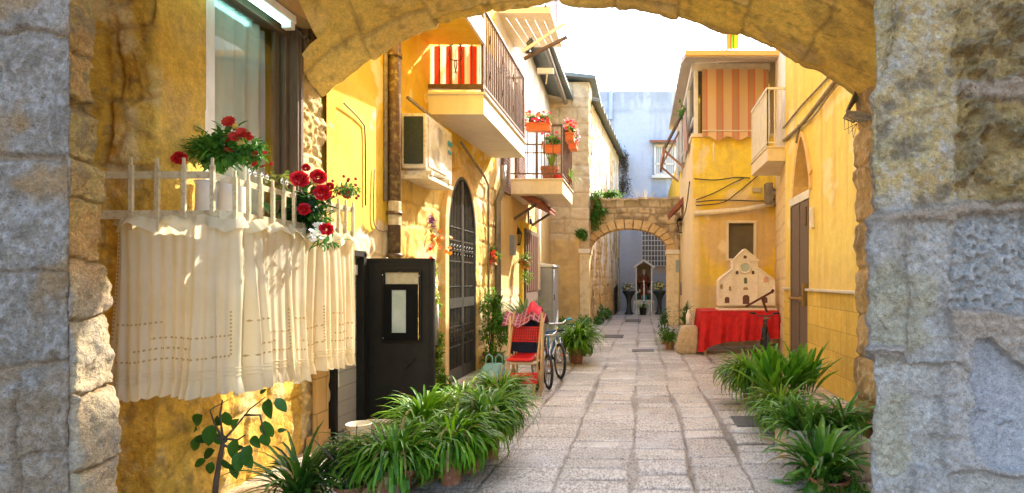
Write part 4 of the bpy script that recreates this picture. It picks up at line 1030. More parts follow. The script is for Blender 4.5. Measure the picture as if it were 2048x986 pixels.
b.blob(FW(1563, 385, .35), .14, 8, 6, .3); tag(b.build('junction_box', M('junction_grey', (.3, .25, .18), (.15, .12, .08), s=9, rough=.7)), 'electric junction box with tangled wires under the right balcony', 'junction box')
# roof terrace laundry
for (px, py0, py1, w_, c, lab) in ((1448, 100, 66, .14, (.80, .55, .50), 'pink cloth'), (1459, 99, 68, .10, (.80, .22, .04), 'orange cloth'), (1472, 98, 74, .12, (.85, .42, .02), 'amber cloth'), (1466, 98, 76, .06, (.2, .5, .03), 'green cloth')):
    x = PX(px, 12.6); z0_, z1_ = PZ(py0, 12.6), PZ(py1-14, 12.6)
    o = MB().grid(lambda u, v: (x+(u-.5)*w_*(1+.2*v), 12.6+.03*math.sin(u*9), z0_+(z1_-z0_)*v), 8, 3).build('laundry_cloth', M(lab.replace(' ', '_'), c, rough=.9, trans=.3), smooth=True)
    tag(o, 'narrow '+lab+' hung out above the veranda roof edge', 'laundry', 'laundry on the roof terrace')
b = MB(); b.tube([(PX(1435, 12.6), 12.6, PZ(52, 12.6)), (PX(1560, 12.6), 12.6, PZ(52, 12.6))], .008, 5)
for px in (1435, 1560): b.bar((PX(px, 12.6), 12.6, rz0+.05), (PX(px, 12.6), 12.6, PZ(50, 12.6)), .03)
tag(b.build('clothes_line', m_white), 'clothes line on posts above the veranda roof', 'clothes line')

# ------------------------------------------------------------------ lamp on the pier, post, tiled hood at the gateway
lp = thing('street_lamp', (PX(1364, 18.2), 18.2, 0), 'dark lantern on a thin drainpipe post right of the small arch', 'lamp')
x = PX(1366, 18.0); b = MB(); b.tube([(x, 18.0, .6), (x, 18.0, PZ(465, 18))], .045, 8); b.tube([(x, 18.0, PZ(590, 18)), (x, 18.0, PZ(565, 18))], .08, 8); b.build('post', m_gpipe, lp, smooth=True)
b = MB(); x2 = PX(1362, 17.8); zt = PZ(438, 17.8)
b.lathe([(.0, .16), (.03, .14), (.13, .03), (.14, 0), (.0, -.01)], (x2, 17.8, zt-.06), 8); b.lathe([(.05, -.36), (.07, -.35), (.06, -.33)], (x2, 17.8, zt-.06), 8)
for a in range(4): b.bar((x2+.12*math.cos(a*PI/2), 17.8+.12*math.sin(a*PI/2), zt-.06), (x2+.06*math.cos(a*PI/2), 17.8+.06*math.sin(a*PI/2), zt-.4), .018)
b.bar((x2, 17.8, zt), (x2+.1, 18.0, zt+.25), .03); b.build('lantern_cage', m_black, lp)
b = MB(); b.lathe([(.05, -.34), (.11, -.02)], (x2, 17.8, zt-.06), 8); b.build('lantern_glass', m_glass, lp)
hd = thing('tiled_hood', (1.1, 18, 3.6), 'small red tiled hood on the house side right of the arch', 'awning')
b = MB(); b.prism([(1.24, PZ(402, 17.5)), (.86, PZ(432, 17.5)), (.86, PZ(436, 17.5)), (1.24, PZ(410, 17.5))], 'y', 16.9, 18.2)
for k in range(7): b.tube([(1.24, 16.98+k*.19, PZ(402, 17.5)+.02), (.85, 16.98+k*.19, PZ(432, 17.5)+.02)], .045, 6)
b.build('tiles', m_tile, hd)
b = MB(); b.bar((1.24, 17.0, PZ(440, 17.5)), (.92, 17.0, PZ(430, 17.5)), .05); b.build('bracket', m_bwood, hd)
b = MB(); b.box(1.10, 18.4, PZ(545, 18.4), 1.2, 18.5, PZ(520, 18.4)); tag(b.build('meter_box', M('grey_green_box', (.3, .34, .3), rough=.6)), 'small grey green box on the post right of the arch pier', 'meter box')

# ------------------------------------------------------------------ table with red cloth, church model
tb = thing('trestle_table', (1.95, 12.2, 0), 'plain wooden table hidden under the red cloth', 'table')
tx0, tx1, ty0, ty1, tz = 1.22, 2.66, 11.65, 12.75, .84
b = MB(); b.box(tx0, ty0, tz-.04, tx1, ty1, tz); b.build('table_top', m_lwood, tb)
for x in (tx0+.05, tx1-.1):
    for y in (ty0+.05, ty1-.05):
        b = MB(); b.bar((x, y, 0), (x, y, tz-.04), .05); b.build('leg', m_lwood, tb)
b = MB()
per = [(tx0-.03, ty1), (tx0-.03, ty0-.03), (tx1+.03, ty0-.03), (tx1+.03, ty1)]
Lp = [0]; 
for a, c in zip(per, per[1:]): Lp.append(Lp[-1]+math.dist(a, c))
def tc_(u, v):
    s = u*Lp[-1]; x = float(np.interp(s, Lp, [p[0] for p in per])); y = float(np.interp(s, Lp, [p[1] for p in per]))
    k = 1-v; fold = (.035*math.sin(s*17+.9*math.sin(s*5)+k)+.022*math.sin(s*41+1+2*k)+.008*math.sin(s*83+5*k))*(k**.8)
    crn = math.exp(-((s-Lp[1])/.18)**2)
    nx, ny = (-1, 0) if s < Lp[1] else ((0, -1) if s < Lp[2] else (1, 0))
    drop = .70+.04*math.sin(s*3.1)+.10*crn+(-.16*max(0, (s-Lp[1]-.1)) if Lp[1] < s < Lp[2] else 0)
    if s > Lp[2]: drop = .45
    zz = tz+.008-drop*k**1.0; fl = .045*k
    return (x+nx*(fold+fl)-.03*crn*k, y+ny*(fold+fl), zz)
b.grid(tc_, 190, 14); b.add([(tx0-.03, ty0-.03, tz+.012), (tx1+.03, ty0-.03, tz+.012), (tx1+.03, ty1, tz+.012), (tx0-.03, ty1, tz+.012)], [(0, 1, 2, 3)])
tag(b.build('red_cloth', m_redc, smooth=True), 'bright red crumpled cloth draped over the table to the ground', 'tablecloth')

mdl = thing('church_model', (PX(1494, 12.1), 12.1, tz), 'large stone coloured model of a church front on the red cloth', 'model')
def mp(px, py): return (PX(px, 12.0), PZ(py, 12.0)+.06)
b = MB(); b.prism([mp(1437, 617), mp(1437, 569), mp(1441, 562), mp(1466, 543), mp(1466, 527), mp(1470, 524), mp(1490, 503), mp(1514, 524), mp(1516, 527), mp(1516, 541), mp(1546, 562), mp(1549, 569), mp(1549, 617)], 'y', 12.0, 12.35)
b.build('facade', m_model, mdl, bevel=.006)
b = MB()
b.bar(tuple((mp(1464, 527)[0], 11.985, mp(0, 527)[1])), tuple((mp(1518, 527)[0], 11.985, mp(0, 527)[1])), .03, .025)
b.bar((mp(1466, 527)[0], 11.985, mp(0, 526)[1]), (mp(1490, 503)[0], 11.985, mp(0, 504)[1]), .03, .02); b.bar((mp(1516, 527)[0], 11.985, mp(0, 526)[1]), (mp(1490, 503)[0], 11.985, mp(0, 504)[1]), .03, .02)
b.bar((mp(1437, 569)[0], 11.985, mp(0, 567)[1]), (mp(1466, 543)[0], 11.985, mp(0, 543)[1]), .03, .02); b.bar((mp(1549, 567)[0], 11.985, mp(0, 567)[1]), (mp(1516, 541)[0], 11.985, mp(0, 541)[1]), .03, .02)
for px in (1437.6, 1466, 1515, 1548.4): b.bar((mp(px, 0)[0], 11.985, mp(0, 617)[1]), (mp(px, 0)[0], 11.985, mp(0, 545 if 1450 < px < 1530 else 568)[1]), .03, .03)
b.box(mp(1435, 0)[0], 11.85, tz+.012, mp(1551, 0)[0], 12.4, tz+.05); b.build('mouldings', m_model, mdl)
def roseat(px, py, r, n=18):
    c = mp(px, py); b = MB(); b.tube([(c[0]+r*math.cos(2*PI*k/n), 11.985, c[1]+r*math.sin(2*PI*k/n)) for k in range(n)], r*.2, 6, close=True); b.build('rose_window_ring', m_model, mdl, smooth=True)
    b = MB(); b.prism([(c[0]+r*.85*math.cos(2*PI*k/n), c[1]+r*.85*math.sin(2*PI*k/n)) for k in range(n)], 'y', 11.982, 11.996); b.build('rose_window', M('model_glass_grey', (.45, .5, .42), rough=.4), mdl)
roseat(1490, 541, .11)
for (px, py, w_, h_, c) in ((1490, 520, 6, 6, 0), (1454, 606, 9, 12, 0), (1492, 605, 13, 18, 0), (1530, 606, 9, 12, 0), (1491, 567, 6, 12, 1), (1443, 579, 5, 9, 2), (1460, 583, 4, 9, 2), (1474, 551, 5, 7, 0), (1506, 551, 5, 7, 0), (1532, 565, 9, 11, 3), (1491, 583, 9, 5, 2)):
    c0 = mp(px, py); w2 = w_*.005; h2 = h_*.005
    pts = [(c0[0]-w2, c0[1]-h2), (c0[0]+w2, c0[1]-h2), (c0[0]+w2, c0[1]+h2*.6), (c0[0]+w2*.5, c0[1]+h2), (c0[0]-w2*.5, c0[1]+h2), (c0[0]-w2, c0[1]+h2*.6)]
    b = MB(); b.prism(pts, 'y', 11.984, 11.998)
    b.build('doorway' if py > 600 else 'window', [M('model_dark_brown', (.14, .06, .04)), M('model_green', (.12, .16, .1)), M('model_ochre', (.36, .24, .1)), M('model_pink', (.62, .36, .24))][c], mdl)

# stone block by the wall
b = MB(); sx0, sx1 = PX(1357, 11.7), PX(1398, 11.7)
def blk(u, v):
    a = u*2*PI; k = v*PI; r = lambda q, p: math.copysign(abs(q)**p, q)
    x = r(math.cos(a), .45)*r(math.sin(k), .35); y = r(math.sin(a), .45)*r(math.sin(k), .35); z = -r(math.cos(k), .5)
    n_ = 1+.10*(float(fbm(np.array(u*6.), np.array(v*5.), 3, 3))-.5)
    return ((sx0+sx1)/2+x*(.205-.03*z)*n_+.03*z, 11.9+y*.2*n_, .27+z*.285)
b.grid(blk, 40, 24); tag(b.build('stone_block', m_rock, smooth=True), 'rough rounded stone block standing at the corner house foot', 'stone block')

# ------------------------------------------------------------------ shrine behind the arch
sh = thing('shrine', (PX(1288, 25.6), 25.6, 0), 'white gabled wayside shrine cabinet holding a saint statue', 'shrine')
SY = 25.6; q = lambda px, py, Y=SY: (PX(px, Y), PZ(py, Y))
x0, zt_ = q(1271, 533); x1, _ = q(1305, 533); xm, zp = q(1288, 520); zb = q(0, 600)[1]
b = MB(); b.box(x0, SY, zb, x0+.06, SY+.7, zt_); b.box(x1-.06, SY, zb, x1, SY+.7, zt_); b.box(x0, SY+.66, zb, x1, SY+.7, zt_); b.box(x0, SY, zb-.06, x1, SY+.7, zb)
b.build('cabinet', m_white, sh)
b = MB(); b.box(x0+.06, SY+.62, zb, x1-.06, SY+.655, zt_); b.prism([(x0, zt_), (x1, zt_), (xm, zp-.1)], 'y', SY+.6, SY+.66); b.build('lining', M('tan_lining', (.32, .24, .14), rough=.9), sh)
b = MB(); b.bar((x0-.08, SY+.33, zt_-.04), (xm, SY+.33, zp), .8, .07); b.bar((x1+.08, SY+.33, zt_-.04), (xm, SY+.33, zp), .8, .07)
b.build('roof', m_white, sh)
b = MB(); b.box(x0-.02, SY-.05, 0, x1+.02, SY+.7, zb-.06); b.box(x0-.05, SY-.1, zb-.14, x1+.05, SY+.72, zb-.06)
for k in range(4): b.box(x0+.02+k*.18, SY-.07, .1, x0+.04+k*.18, SY-.05, zb-.2)
b.build('plinth', m_marble, sh)
b = MB(); 
for px in (1288, 1303): b.bar((PX(px, SY-.15), SY-.15, .0), (PX(px, SY-.15), SY-.15, PZ(560, SY)), .03)
b.build('door_bar', m_chrome, sh)
sa = thing('saint_statue', (xm, SY+.3, zb), 'statue of a bearded friar in brown robe standing in the shrine', 'statue')
b = MB(); hz = zb+.0; rob = [(.0, .0), (.22, .0), (.21, .2), (.17, .5), (.16, .75), (.20, .95), (.19, 1.02), (.09, 1.08), (.055, 1.12)]
b.lathe(rob, (xm, SY+.3, hz), 18, 1, .7, wob=.05)
for s2 in (-1, 1): b.tube([(xm+s2*.17, SY+.3, hz+.98), (xm+s2*.27, SY+.24, hz+.74), (xm+s2*.06, SY+.12, hz+.78)], [.06, .075, .05], 8)
b.build('robe', M('friar_brown', (.20, .05, .02), (.13, .035, .015), s=6, rough=.8), sa, smooth=True)
b = MB(); b.lathe([(.18, .55), (.24, .62), (.25, .85), (.2, 1.02)], (xm, SY+.34, hz), 14, 1.1, .55); b.build('cloak', M('friar_dark_cloak', (.05, .02, .015), rough=.9), sa, smooth=True)
b = MB(); b.blob((xm, SY+.29, hz+1.21), (.075, .085, .105), 12, 9); b.blob((xm, SY+.205, hz+1.205), (.015, .02, .022), 6, 4); b.blob((xm-.02, SY+.12, hz+.79), (.045, .03, .03), 8, 5)
b.build('head', M('statue_skin', (.55, .36, .24), rough=.6), sa, smooth=True)
b = MB(); b.blob((xm, SY+.235, hz+1.12), (.05, .045, .085), 8, 6); b.blob((xm, SY+.32, hz+1.25), (.08, .08, .075), 8, 6); b.build('beard', M('grey_beard', (.45, .42, .38), rough=.9), sa, smooth=True)
b = MB(); b.bar((xm+.0, SY+.13, hz+.6), (xm, SY+.12, hz+.05), .03, .02); b.build('cord', m_cream, sa)
for px, s_ in ((1276, 'left'), (1299, 'right')):
    v = thing('altar_vase', (PX(px, SY), SY+.12, zb), 'vase of white flowers at the '+s_+' foot of the friar statue', 'vase', 'vases beside the statue')
    b = MB(); b.lathe([(.0, 0), (.06, 0), (.08, .12), (.05, .25), (.06, .28)], v.location, 10); b.build('vase_body', M('dark_green_glass', (.03, .08, .05), rough=.2), v, smooth=True)
    b = MB()
    for k in range(9): b.blob((v.location.x+random.uniform(-.08, .08), v.location.y+random.uniform(-.06, .06), zb+.33+random.uniform(-.05, .1)), .035, 6, 5)
    b.build('flowers', m_white, v, smooth=True)
for px in (1284, 1292):
    b = MB(); b.lathe([(0, 0), (.04, 0), (.045, .14), (.02, .17), (.03, .2)], (PX(px, SY), SY+.05, zb), 10)
    tag(b.build('candle_jar', M('turquoise_glass', (.08, .45, .6), rough=.2, trans=.3), smooth=True), 'turquoise votive glass at the friar statue feet', 'votive glass', 'pair of turquoise votives')
# cast urns each side
URN = [(.0, 0), (.19, 0), (.19, .06), (.12, .14), (.09, .4), (.10, .6), (.17, .78), (.27, .92), (.29, 1.0), (.27, 1.0), (.0, .96)]
for px, s_ in ((1258, 'left'), (1319, 'right')):
    c = (PX(px, 25.3), 25.3, 0)
    u = thing('stone_urn', c, 'tall black flower urn standing '+s_+' of the shrine', 'urn', 'urns beside the shrine')
    b = MB(); b.lathe(URN, c, 20); b.build('urn_body', M('urn_dark', (.03, .04, .045), rough=.4), u, smooth=True)
    u['flowers_at'] = 1
    URNS = globals().setdefault('URNS', []); URNS.append((u, c))
b = MB()
for k in range(9): b.bar((PX(1268+k*5, 25), 25.0, 0), (PX(1268+k*5, 25), 25.0, .62 if k in (0, 8) else .52), .014)
b.bar((PX(1268, 25), 25, .5), (PX(1308, 25), 25, .5), .014); b.bar((PX(1268, 25), 25, .08), (PX(1308, 25), 25, .08), .014)
tag(b.build('shrine_railing', m_chrome), 'low thin metal railing in front of the shrine', 'railing')
b = MB(); gxa, gxb = PX(1228, 25), PX(1240, 26.8)
b.bar((-1.05, 24.9, .1), (-1.0, 26.6, .1), .04); b.bar((-1.05, 24.9, 1.1), (-1.0, 26.6, 1.25), .04)
for k in range(15): b.bar((-1.05+.0035*k, 24.9+k*.12, .05), (-1.05+.0035*k, 24.9+k*.12, 1.1+.01*k), .025)
tag(b.build('iron_fence', m_black), 'short black iron fence against the derelict wall beyond the arch', 'fence')

# drain covers in the paving
for (x0, x1, ya, yb, lab) in ((PX(1250, 21.5), PX(1282, 21.5), PX(0, 0)+20.6, 22.0, 'farthest dark drain cover with a pale spot near the shrine'),
                              (PX(1207, 15.5), PX(1247, 15.5), 15.0, 15.8, 'dark drain grate in the paving left of the lane centre'),
                              (PX(1264, 12.4), PX(1308, 12.4), 12.15, 12.5, 'narrow dark drain grate nearer than the others'),
                              (PX(1462, 6.3), PX(1520, 6.3), 5.9, 6.35, 'flat grey manhole cover beside the right hand pots')):
    b = MB(); b.box(x0, ya, -.02, x1, yb, .012)
    n = 7
    for k in range(n): b.box(x0+.03+k*(x1-x0-.06)/n, ya+.03, .012, x0+.03+(k+.55)*(x1-x0-.06)/n, yb-.03, .016)
    tag(b.build('drain_cover', M('cast_iron_grey', (.10, .09, .085), (.14, .13, .12), s=9, rough=.5, metal=.3)), lab, 'drain cover', 'drain covers in the lane')
# ================================================================== LEFT SIDE OBJECTS
# ------------------------------------------------------------------ window guard basket
wg = thing('window_guard', (-2.6, 4.1, 1.8), 'cream painted metal window basket holding flowers above the lace curtain', 'window guard')
gx, ga_, gb_, gz0_, gz1_ = -2.34, 3.40, 4.86, 1.80, 2.08
m_guard = M('cream_guard_paint', (.66, .54, .32), (.55, .43, .24), (.4, .26, .12), 6, 40, .5, bump=.1)
b = MB(); b.bar((-3.06, ga_, gz0_+.02), (gx-.05, ga_, gz0_+.02), .012, .05); b.bar((gx-.05, ga_, gz0_+.02), (gx, ga_+.06, gz0_+.02), .012, .05); b.bar((gx, ga_+.06, gz0_+.02), (gx, gb_, gz0_+.02), .012, .05); b.bar((gx, gb_, gz0_+.02), (-2.8, gb_, gz0_+.02), .012, .05)
b.build('lower_rail', m_guard, wg)
b = MB(); b.bar((-3.04, ga_, gz1_-.035), (gx-.10, ga_, gz1_-.035), .012, .04); b.bar((gx-.1, ga_, gz1_-.035), (gx, ga_+.1, gz1_-.06), .012, .04); b.bar((gx, ga_+.1, gz1_-.06), (gx, gb_, gz1_-.06), .012, .035); b.bar((gx, gb_, gz1_-.06), (-2.8, gb_, gz1_-.06), .012, .035)
b.build('upper_rail', m_guard, wg)
def gbar(x, y, z0=gz0_-.07, z1=gz1_+.06):
    b = MB(); b.bar((x, y, z0), (x, y, z1-.04), .022, .016); b.bar((x, y, z1-.04), (x, y, z1), .012, .012); return b.build('bar', m_guard, wg)
for px in (266, 318, 371, 428): gbar(PX(px, ga_), ga_-.012)
y = ga_+.05
while y < gb_+.02:
    gbar(gx+.012, y, gz0_-.05, gz1_-.0); y += .118
for k, y in enumerate((3.62, 3.74, 3.95, 4.3, 4.42)):
    b = MB()
    for s2 in (-1, 1):
        b.tube([(gx+.0, y+s2*(.028-.026*t/14*math.cos(t*.65)), gz1_+.015+.026*math.sin(t*.65)*(1-t/17)) for t in range(14)], .0035, 5)
    b.build('scroll', m_white, wg)
b = MB()
for k in range(7): b.bar((gx, ga_+.1+k*.22, gz0_), (-2.8, ga_+.1+k*.22, gz0_), .01, .01)
b.box(-2.98, 3.5, gz0_-.005, -2.36, 4.84, gz0_+.004)
b.build('tray', m_guard, wg)
# lace curtain in panels
def lacepanel(name, path, seed, lab, zt=1.80, zb=.815, amp=.022, fl=.10):
    rg = random.Random(seed); L = [0]
    for a, c in zip(path, path[1:]): L.append(L[-1]+math.dist(a, c))
    ph = [rg.uniform(0, 6) for _ in range(6)]; fr = [rg.uniform(24, 30), rg.uniform(38, 50), rg.uniform(9, 14)]
    def fold(s, k=0):
        s = s+.03*k*math.sin(s*6+ph[4])
        return amp*(.35+1.3*float(vn(np.array(s*3.1+seed), np.array(.5), seed)))*(math.sin(s*fr[0]+ph[0]+math.sin(s*9))+.6*abs(math.sin(s*fr[1]+ph[1]))+.45*math.sin(s*fr[1]*1.9)+.8*math.sin(s*fr[2]+ph[2]))
    def pos(u, v, ex=0.):
        s = u*L[-1]; x = float(np.interp(s, L, [p[0] for p in path])); y = float(np.interp(s, L, [p[1] for p in path]))
        i = min(max(0, int(np.searchsorted(L, s))-1), len(path)-2); dx, dy = path[i+1][0]-path[i][0], path[i+1][1]-path[i][1]; l = math.hypot(dx, dy)+1e-9
        nx, ny = dy/l, -dx/l
        k = 1-v; f = fold(s, k)*(.35+.75*k)+.012*math.sin(s*5+v*4+ph[5])*k+ex+.03*k*fl*10*.3
        sag = (.014*math.sin(s*7+ph[3])+.010*math.sin(s*16+ph[2]))*k
        return (x+nx*f, y+ny*f, zt-(zt-zb)*k+sag)
    n = int(L[-1]*150)
    b = MB(); b.grid(lambda u, v: pos(u, .055+v*.945), n, 20); o = b.build(name, m_lace, smooth=True); tag(o, lab, 'lace curtain')
    # frill at the hem
    b = MB(); 
    def hem(u, v):
        p = pos(u, .06); s = u*L[-1]; w_ = .012*math.sin(s*95)*(1-v)
        q = pos(u, .06, w_+.012*(1-v)); return (q[0], q[1], p[2]-.075*(1-v)-.014*abs(math.sin(s*48))*(1-v))
    b.grid(hem, n*2, 4); b.build('hem_frill', m_lace, o, smooth=True)
    b = MB()
    def top(u, v):
        s = u*L[-1]; tri = abs(((s*5.2+ph[0]) % 1)-.5)*2; q = pos(u, 1, .008+(.03+.03*math.sin(s*24+ph[1]))*(1-v)); zz = zt+.02-.03*tri*v+(v-1)*(.05+.055*tri); return (q[0], q[1], zz)
    b.grid(top, n, 6); b.build('top_frill', m_lace, o, smooth=True)
    # openwork: bands of little holes, drawn as small darker diamonds just proud of the cloth
    def hole(b, u, v, w_, h_, k=1.25):
        w_ *= k; h_ *= k
        c = [pos(u-w_/L[-1], v, .004), pos(u, v-h_, .004), pos(u+w_/L[-1], v, .004), pos(u, v+h_, .004)]; b.add(c, [(0, 1, 2, 3)])
    def band(u0, u1, v):
        k = int((u1-u0)*L[-1]/.019); b = MB()
        for i in range(k): hole(b, u0+(u1-u0)*(i+.5)/k, v, .0055, .0065)
        if k: b.build('openwork', m_lacehole, o)
    def vband(u, v0, v1):
        k = int(abs(v1-v0)*(zt-zb)/.022); b = MB()
        for i in range(k): hole(b, u, v0+(v1-v0)*(i+.5)/k, .0055, .0065)
        b.build('openwork', m_lacehole, o)
    m = max(1, int(L[-1]/.42))
    for k in range(m):
        a0 = (k+.12)/m; a1 = (k+.88)/m
        band(a0, a1, .19); band(a0, a0+(a1-a0)*.4, .40); vband(a0, .19, .40); band(a0+.3*(a1-a0), a1, .31); vband(a1, .19, .46); band(a0+.15*(a1-a0), a0+.7*(a1-a0), .25)
    vband(.06, .3, .95)
    # tucks near the hem
    b = MB()
    for v in (.075, .10, .12): b.tube([pos(i/n, v, .004) for i in range(n+1)], .0022, 4)
    b.build('tuck', m_lace, o)
    return o
lacepanel('lace_curtain', [(-3.0, 3.47), (-2.93, 3.385), (gx-.06, 3.385), (gx+.02, 3.45), (gx+.02, 3.52)], 3, 'wide shaded lace curtain facing the passage under the window basket')
lacepanel('lace_curtain', [(gx+.012, 3.47), (gx+.035, 3.97)], 5, 'narrow middle lace curtain panel with gathered folds', amp=.03)
lacepanel('lace_curtain', [(gx+.022, 3.92), (gx+.025, 4.88)], 8, 'sunlit far lace curtain panel beside the metal door', amp=.018, zb=.80)

# ------------------------------------------------------------------ metal door with open leaf
md = thing('metal_door', (-2.8, 5.75, 0), 'black metal door standing open beyond the lace curtain with a small glass window', 'door')
xf = XL(5.75)
b = MB(); b.box(xf-.06, 5.43, 0, xf+.05, 5.475, 1.72); b.box(xf-.06, 5.99, 0, xf+.05, 6.05, 1.72); b.box(xf-.06, 5.43, 1.68, xf+.05, 6.05, 1.74); b.build('frame', m_black, md, bevel=.004)
b = MB()
for k in range(12): b.box(xf-.09-.004*(k % 2), 5.47, .02+k*.14, xf-.03, 5.99, .155+k*.14)
b.build('inner_shutter', M('pale_shutter_slats', (.62, .58, .46), (.54, .5, .4), s=3, rough=.4), md)
b = MB(); b.box(xf-.03, 5.9, 1.5, xf-.0, 5.96, 1.6); b.build('lock', m_white, md)
ly = 6.09; lx0, lx1, lz0, lz1 = PX(731, ly), PX(868, ly), .04, PZ(517, ly)
ox0, ox1, oz0, oz1 = PX(770, ly), PX(838, ly), PZ(680, ly), PZ(545, ly)
b = MB()
for (a, c, e, f) in ((lx0, lz0, ox0, lz1), (ox1, lz0, lx1, lz1), (ox0, lz0, ox1, oz0), (ox0, oz1, ox1, lz1)):
    b.box(a, ly, c, e, ly+.04, f)
lf = b.build('leaf', m_black, md)
b = MB()
for (a, c, e, f) in ((lx0, lz1-.025, lx1, lz1), (lx1-.022, lz0, lx1, lz1), (lx0, lz0, lx0+.022, lz1)): b.box(a-.002, ly-.014, c-.002, e+.002, ly, f+.002)
for (a, c, e, f) in ((lx0+.045, lz1-.07, lx1-.045, lz1-.055), (lx1-.06, .1, lx1-.045, lz1-.06), (lx0+.045, .1, lx0+.06, lz1-.06)): b.box(a, ly-.006, c, e, ly, f)
b.build('edge_moulding', m_black, lf, bevel=.003)
b = MB(); t = .03
for (a, c, e, f) in ((ox0-t, oz0-t, ox0, oz1+t), (ox1, oz0-t, ox1+t, oz1+t), (ox0, oz0-t, ox1, oz0), (ox0, oz1, ox1, oz1+t)): b.box(a, ly-.02, c, e, ly, f)
b.build('window_frame', M('gloss_black_metal', (.006, .006, .005), rough=.4, spec=.3), lf, bevel=.004)
b = MB(); iz0, iz1 = PZ(665, ly), PZ(580, ly); ix0, ix1 = PX(786, ly), PX(815, ly); jz = PZ(568, ly)
for (a, c, e, f) in ((ox0, oz0, ix0, jz), (ix1, oz0, ox1, jz), (ix0, oz0, ix1, iz0), (ix0, iz1, ix1, jz)): b.box(a, ly-.045, c, e, ly-.02, f)
b.build('hinged_sash', M('sash_black', (.004, .004, .004), rough=.6, spec=.15), lf, bevel=.003)
b = MB(); b.box(ix0, ly-.03, iz0, ix1, ly-.026, iz1); b.build('sash_pane', M('pale_green_glazing', (.42, .52, .44), (.6, .68, .6), s=3, rough=.15), lf)
b = MB(); b.box(ox0, ly+.01, jz, ox1, ly+.014, oz1); b.build('rear_pane', M('light_behind', (.62, .5, .26), (.7, .6, .36), s=18, rough=.5), lf)
b = MB()
for (px, py) in ((767, 550), (840, 552), (768, 676), (840, 672), (802, 545)): b.blob((PX(px, ly), ly-.024, PZ(py, ly)), .007, 8, 5)
b.build('screws', m_chrome, lf)
b = MB(); b.bar((PX(808, ly), ly-.012, PZ(736, ly)), (PX(830, ly), ly-.012, PZ(714, ly)), .02, .035); b.build('handle', m_black, lf, bevel=.003)
b = MB()
for z in (.3, .9, 1.5): b.tube([(lx0-.012, ly+.0, z), (lx0-.012, ly+.0, z+.1)], .014, 8)
b.build('hinges', m_black, lf)

# ------------------------------------------------------------------ pipes on the yellow house
def pipe(name, pts, r, mat, label, cat='drainpipe', rings=()):
    t = thing(name, pts[0], label, cat); b = MB(); b.tube(pts, r, 12); b.build('pipe', mat, t, smooth=True)
    for z in rings:
        b = MB(); p = Vector(pts[0]); b.tube([(p.x, p.y, z-.02), (p.x, p.y, z+.02)], r*1.25, 12); b.build('collar', mat, t, smooth=True)
    return t
x = -2.685; pipe('drainpipe', [(x, 6.56, 1.5), (x, 6.56, 5.6)], .066, m_pipe, 'thick brown peeling drainpipe on the left yellow wall', rings=(1.72, 2.18, 3.9))
b = MB(); b.lathe([(.070, 0), (.070, .26)], (x, 6.56, 2.05), 12); tag(b.build('pipe_sticker', M('cream_paper_wrap', (.7, .6, .4), (.5, .4, .2), s=14, rough=.8)), 'cream paper band wrapped round the thick brown drainpipe', 'sticker')
x = XL(6.5)+.03; pipe('drainpipe', [(x, 6.46, 2.3), (x, 6.46, 5.6)], .022, m_gcable, 'thin pale conduit right beside the thick brown drainpipe', 'pipe')
x = XL(10.7)+.07; pipe('drainpipe', [(x+.06, 10.75, 3.5), (x+.06, 10.75, 3.15), (x-.02, 10.7, 2.85), (x-.02, 10.7, .55)], .055, m_gpipe, 'grey brown drainpipe with an elbow below the long balcony', rings=())
x = XL(10.2)+.04; pipe('drainpipe', [(x, 10.15, .6), (x, 10.15, 3.05), (x-.0, 9.9, 3.15), (x, 8.6, 3.42)], .02, m_gcable, 'thin conduit running up beside the iron gate to the balcony', 'pipe')
cable('wall_cable', [(XL(6.5)+.03, 6.52, 1.9), (XL(6.5)+.03, 6.50, 1.98), (XL(6.4)+.04, 6.38, 1.97), (XL(6.3)+.03, 6.28, 1.99), (XL(6.2)+.03, 6.2, 2.1), (XL(6.2)+.03, 6.22, 2.6)], .007, m_gcable, 'thin wire looping on the yellow wall above the metal door', 'cable')
cable('wall_cable', [(XL(6)+.03, 5.6, 3.1), (XL(6)+.03, 5.95, 3.02), (XL(6)+.03, 6.03, 2.9), (XL(6)+.03, 6.04, 2.2)], .007, m_cable, 'dark wire tracing a corner on the bare yellow wall', 'cable')
# air conditioner
ac = thing('air_conditioner', (-2.6, 7.3, 2.75), 'aged white air conditioner unit bolted high on the left wall', 'air conditioner')
a0, a1, az0, az1 = PX(803, 6.9), PX(852, 6.9), PZ(336, 6.9), PZ(226, 6.9); aw1 = 7.86
b = MB(); b.box(a0, 6.9, az0, a1, aw1, az1); b.build('casing', m_acw, ac, bevel=.012)
b = MB(); b.box(a0+.03, 6.888, az0+.05, a1-.03, 6.899, az1-.04); b.build('side_grille', M('dark_green_mesh', (.02, .035, .03), (.05, .06, .05), s=60, rough=.8), ac)
b = MB(); cx_, cz_ = 7.42, (az0+az1)/2
b.box(a1+.001, 6.96, az0+.03, a1+.012, 7.62, az1-.03); b.build('front_panel', m_acw, ac, bevel=.004)
b = MB()
for k in range(12): b.tube([(a1+.018, 7.30+(.02+.021*k)*math.cos(t*2*PI/20), cz_+(.02+.021*k)*math.sin(t*2*PI/20)) for t in range(20)], .004, 4, close=True)
b.build('fan_guard', m_white, ac)
b = MB(); b.box(a1+.013, 7.66, az1-.2, a1+.016, 7.82, az1-.14); b.box(a1+.013, 7.66, az1-.3, a1+.016, 7.8, az1-.26); b.build('label', m_turq, ac)
b = MB(); b.box(a0-.05, 6.95, az0-.07, a1+.05, 7.02, az0-.02); b.box(a0-.05, 7.6, az0-.07, a1+.05, 7.67, az0-.02); b.box(a0-.02, 6.9, az0-.12, a1+.03, 7.8, az0-.075); b.build('bracket', m_acw, ac)
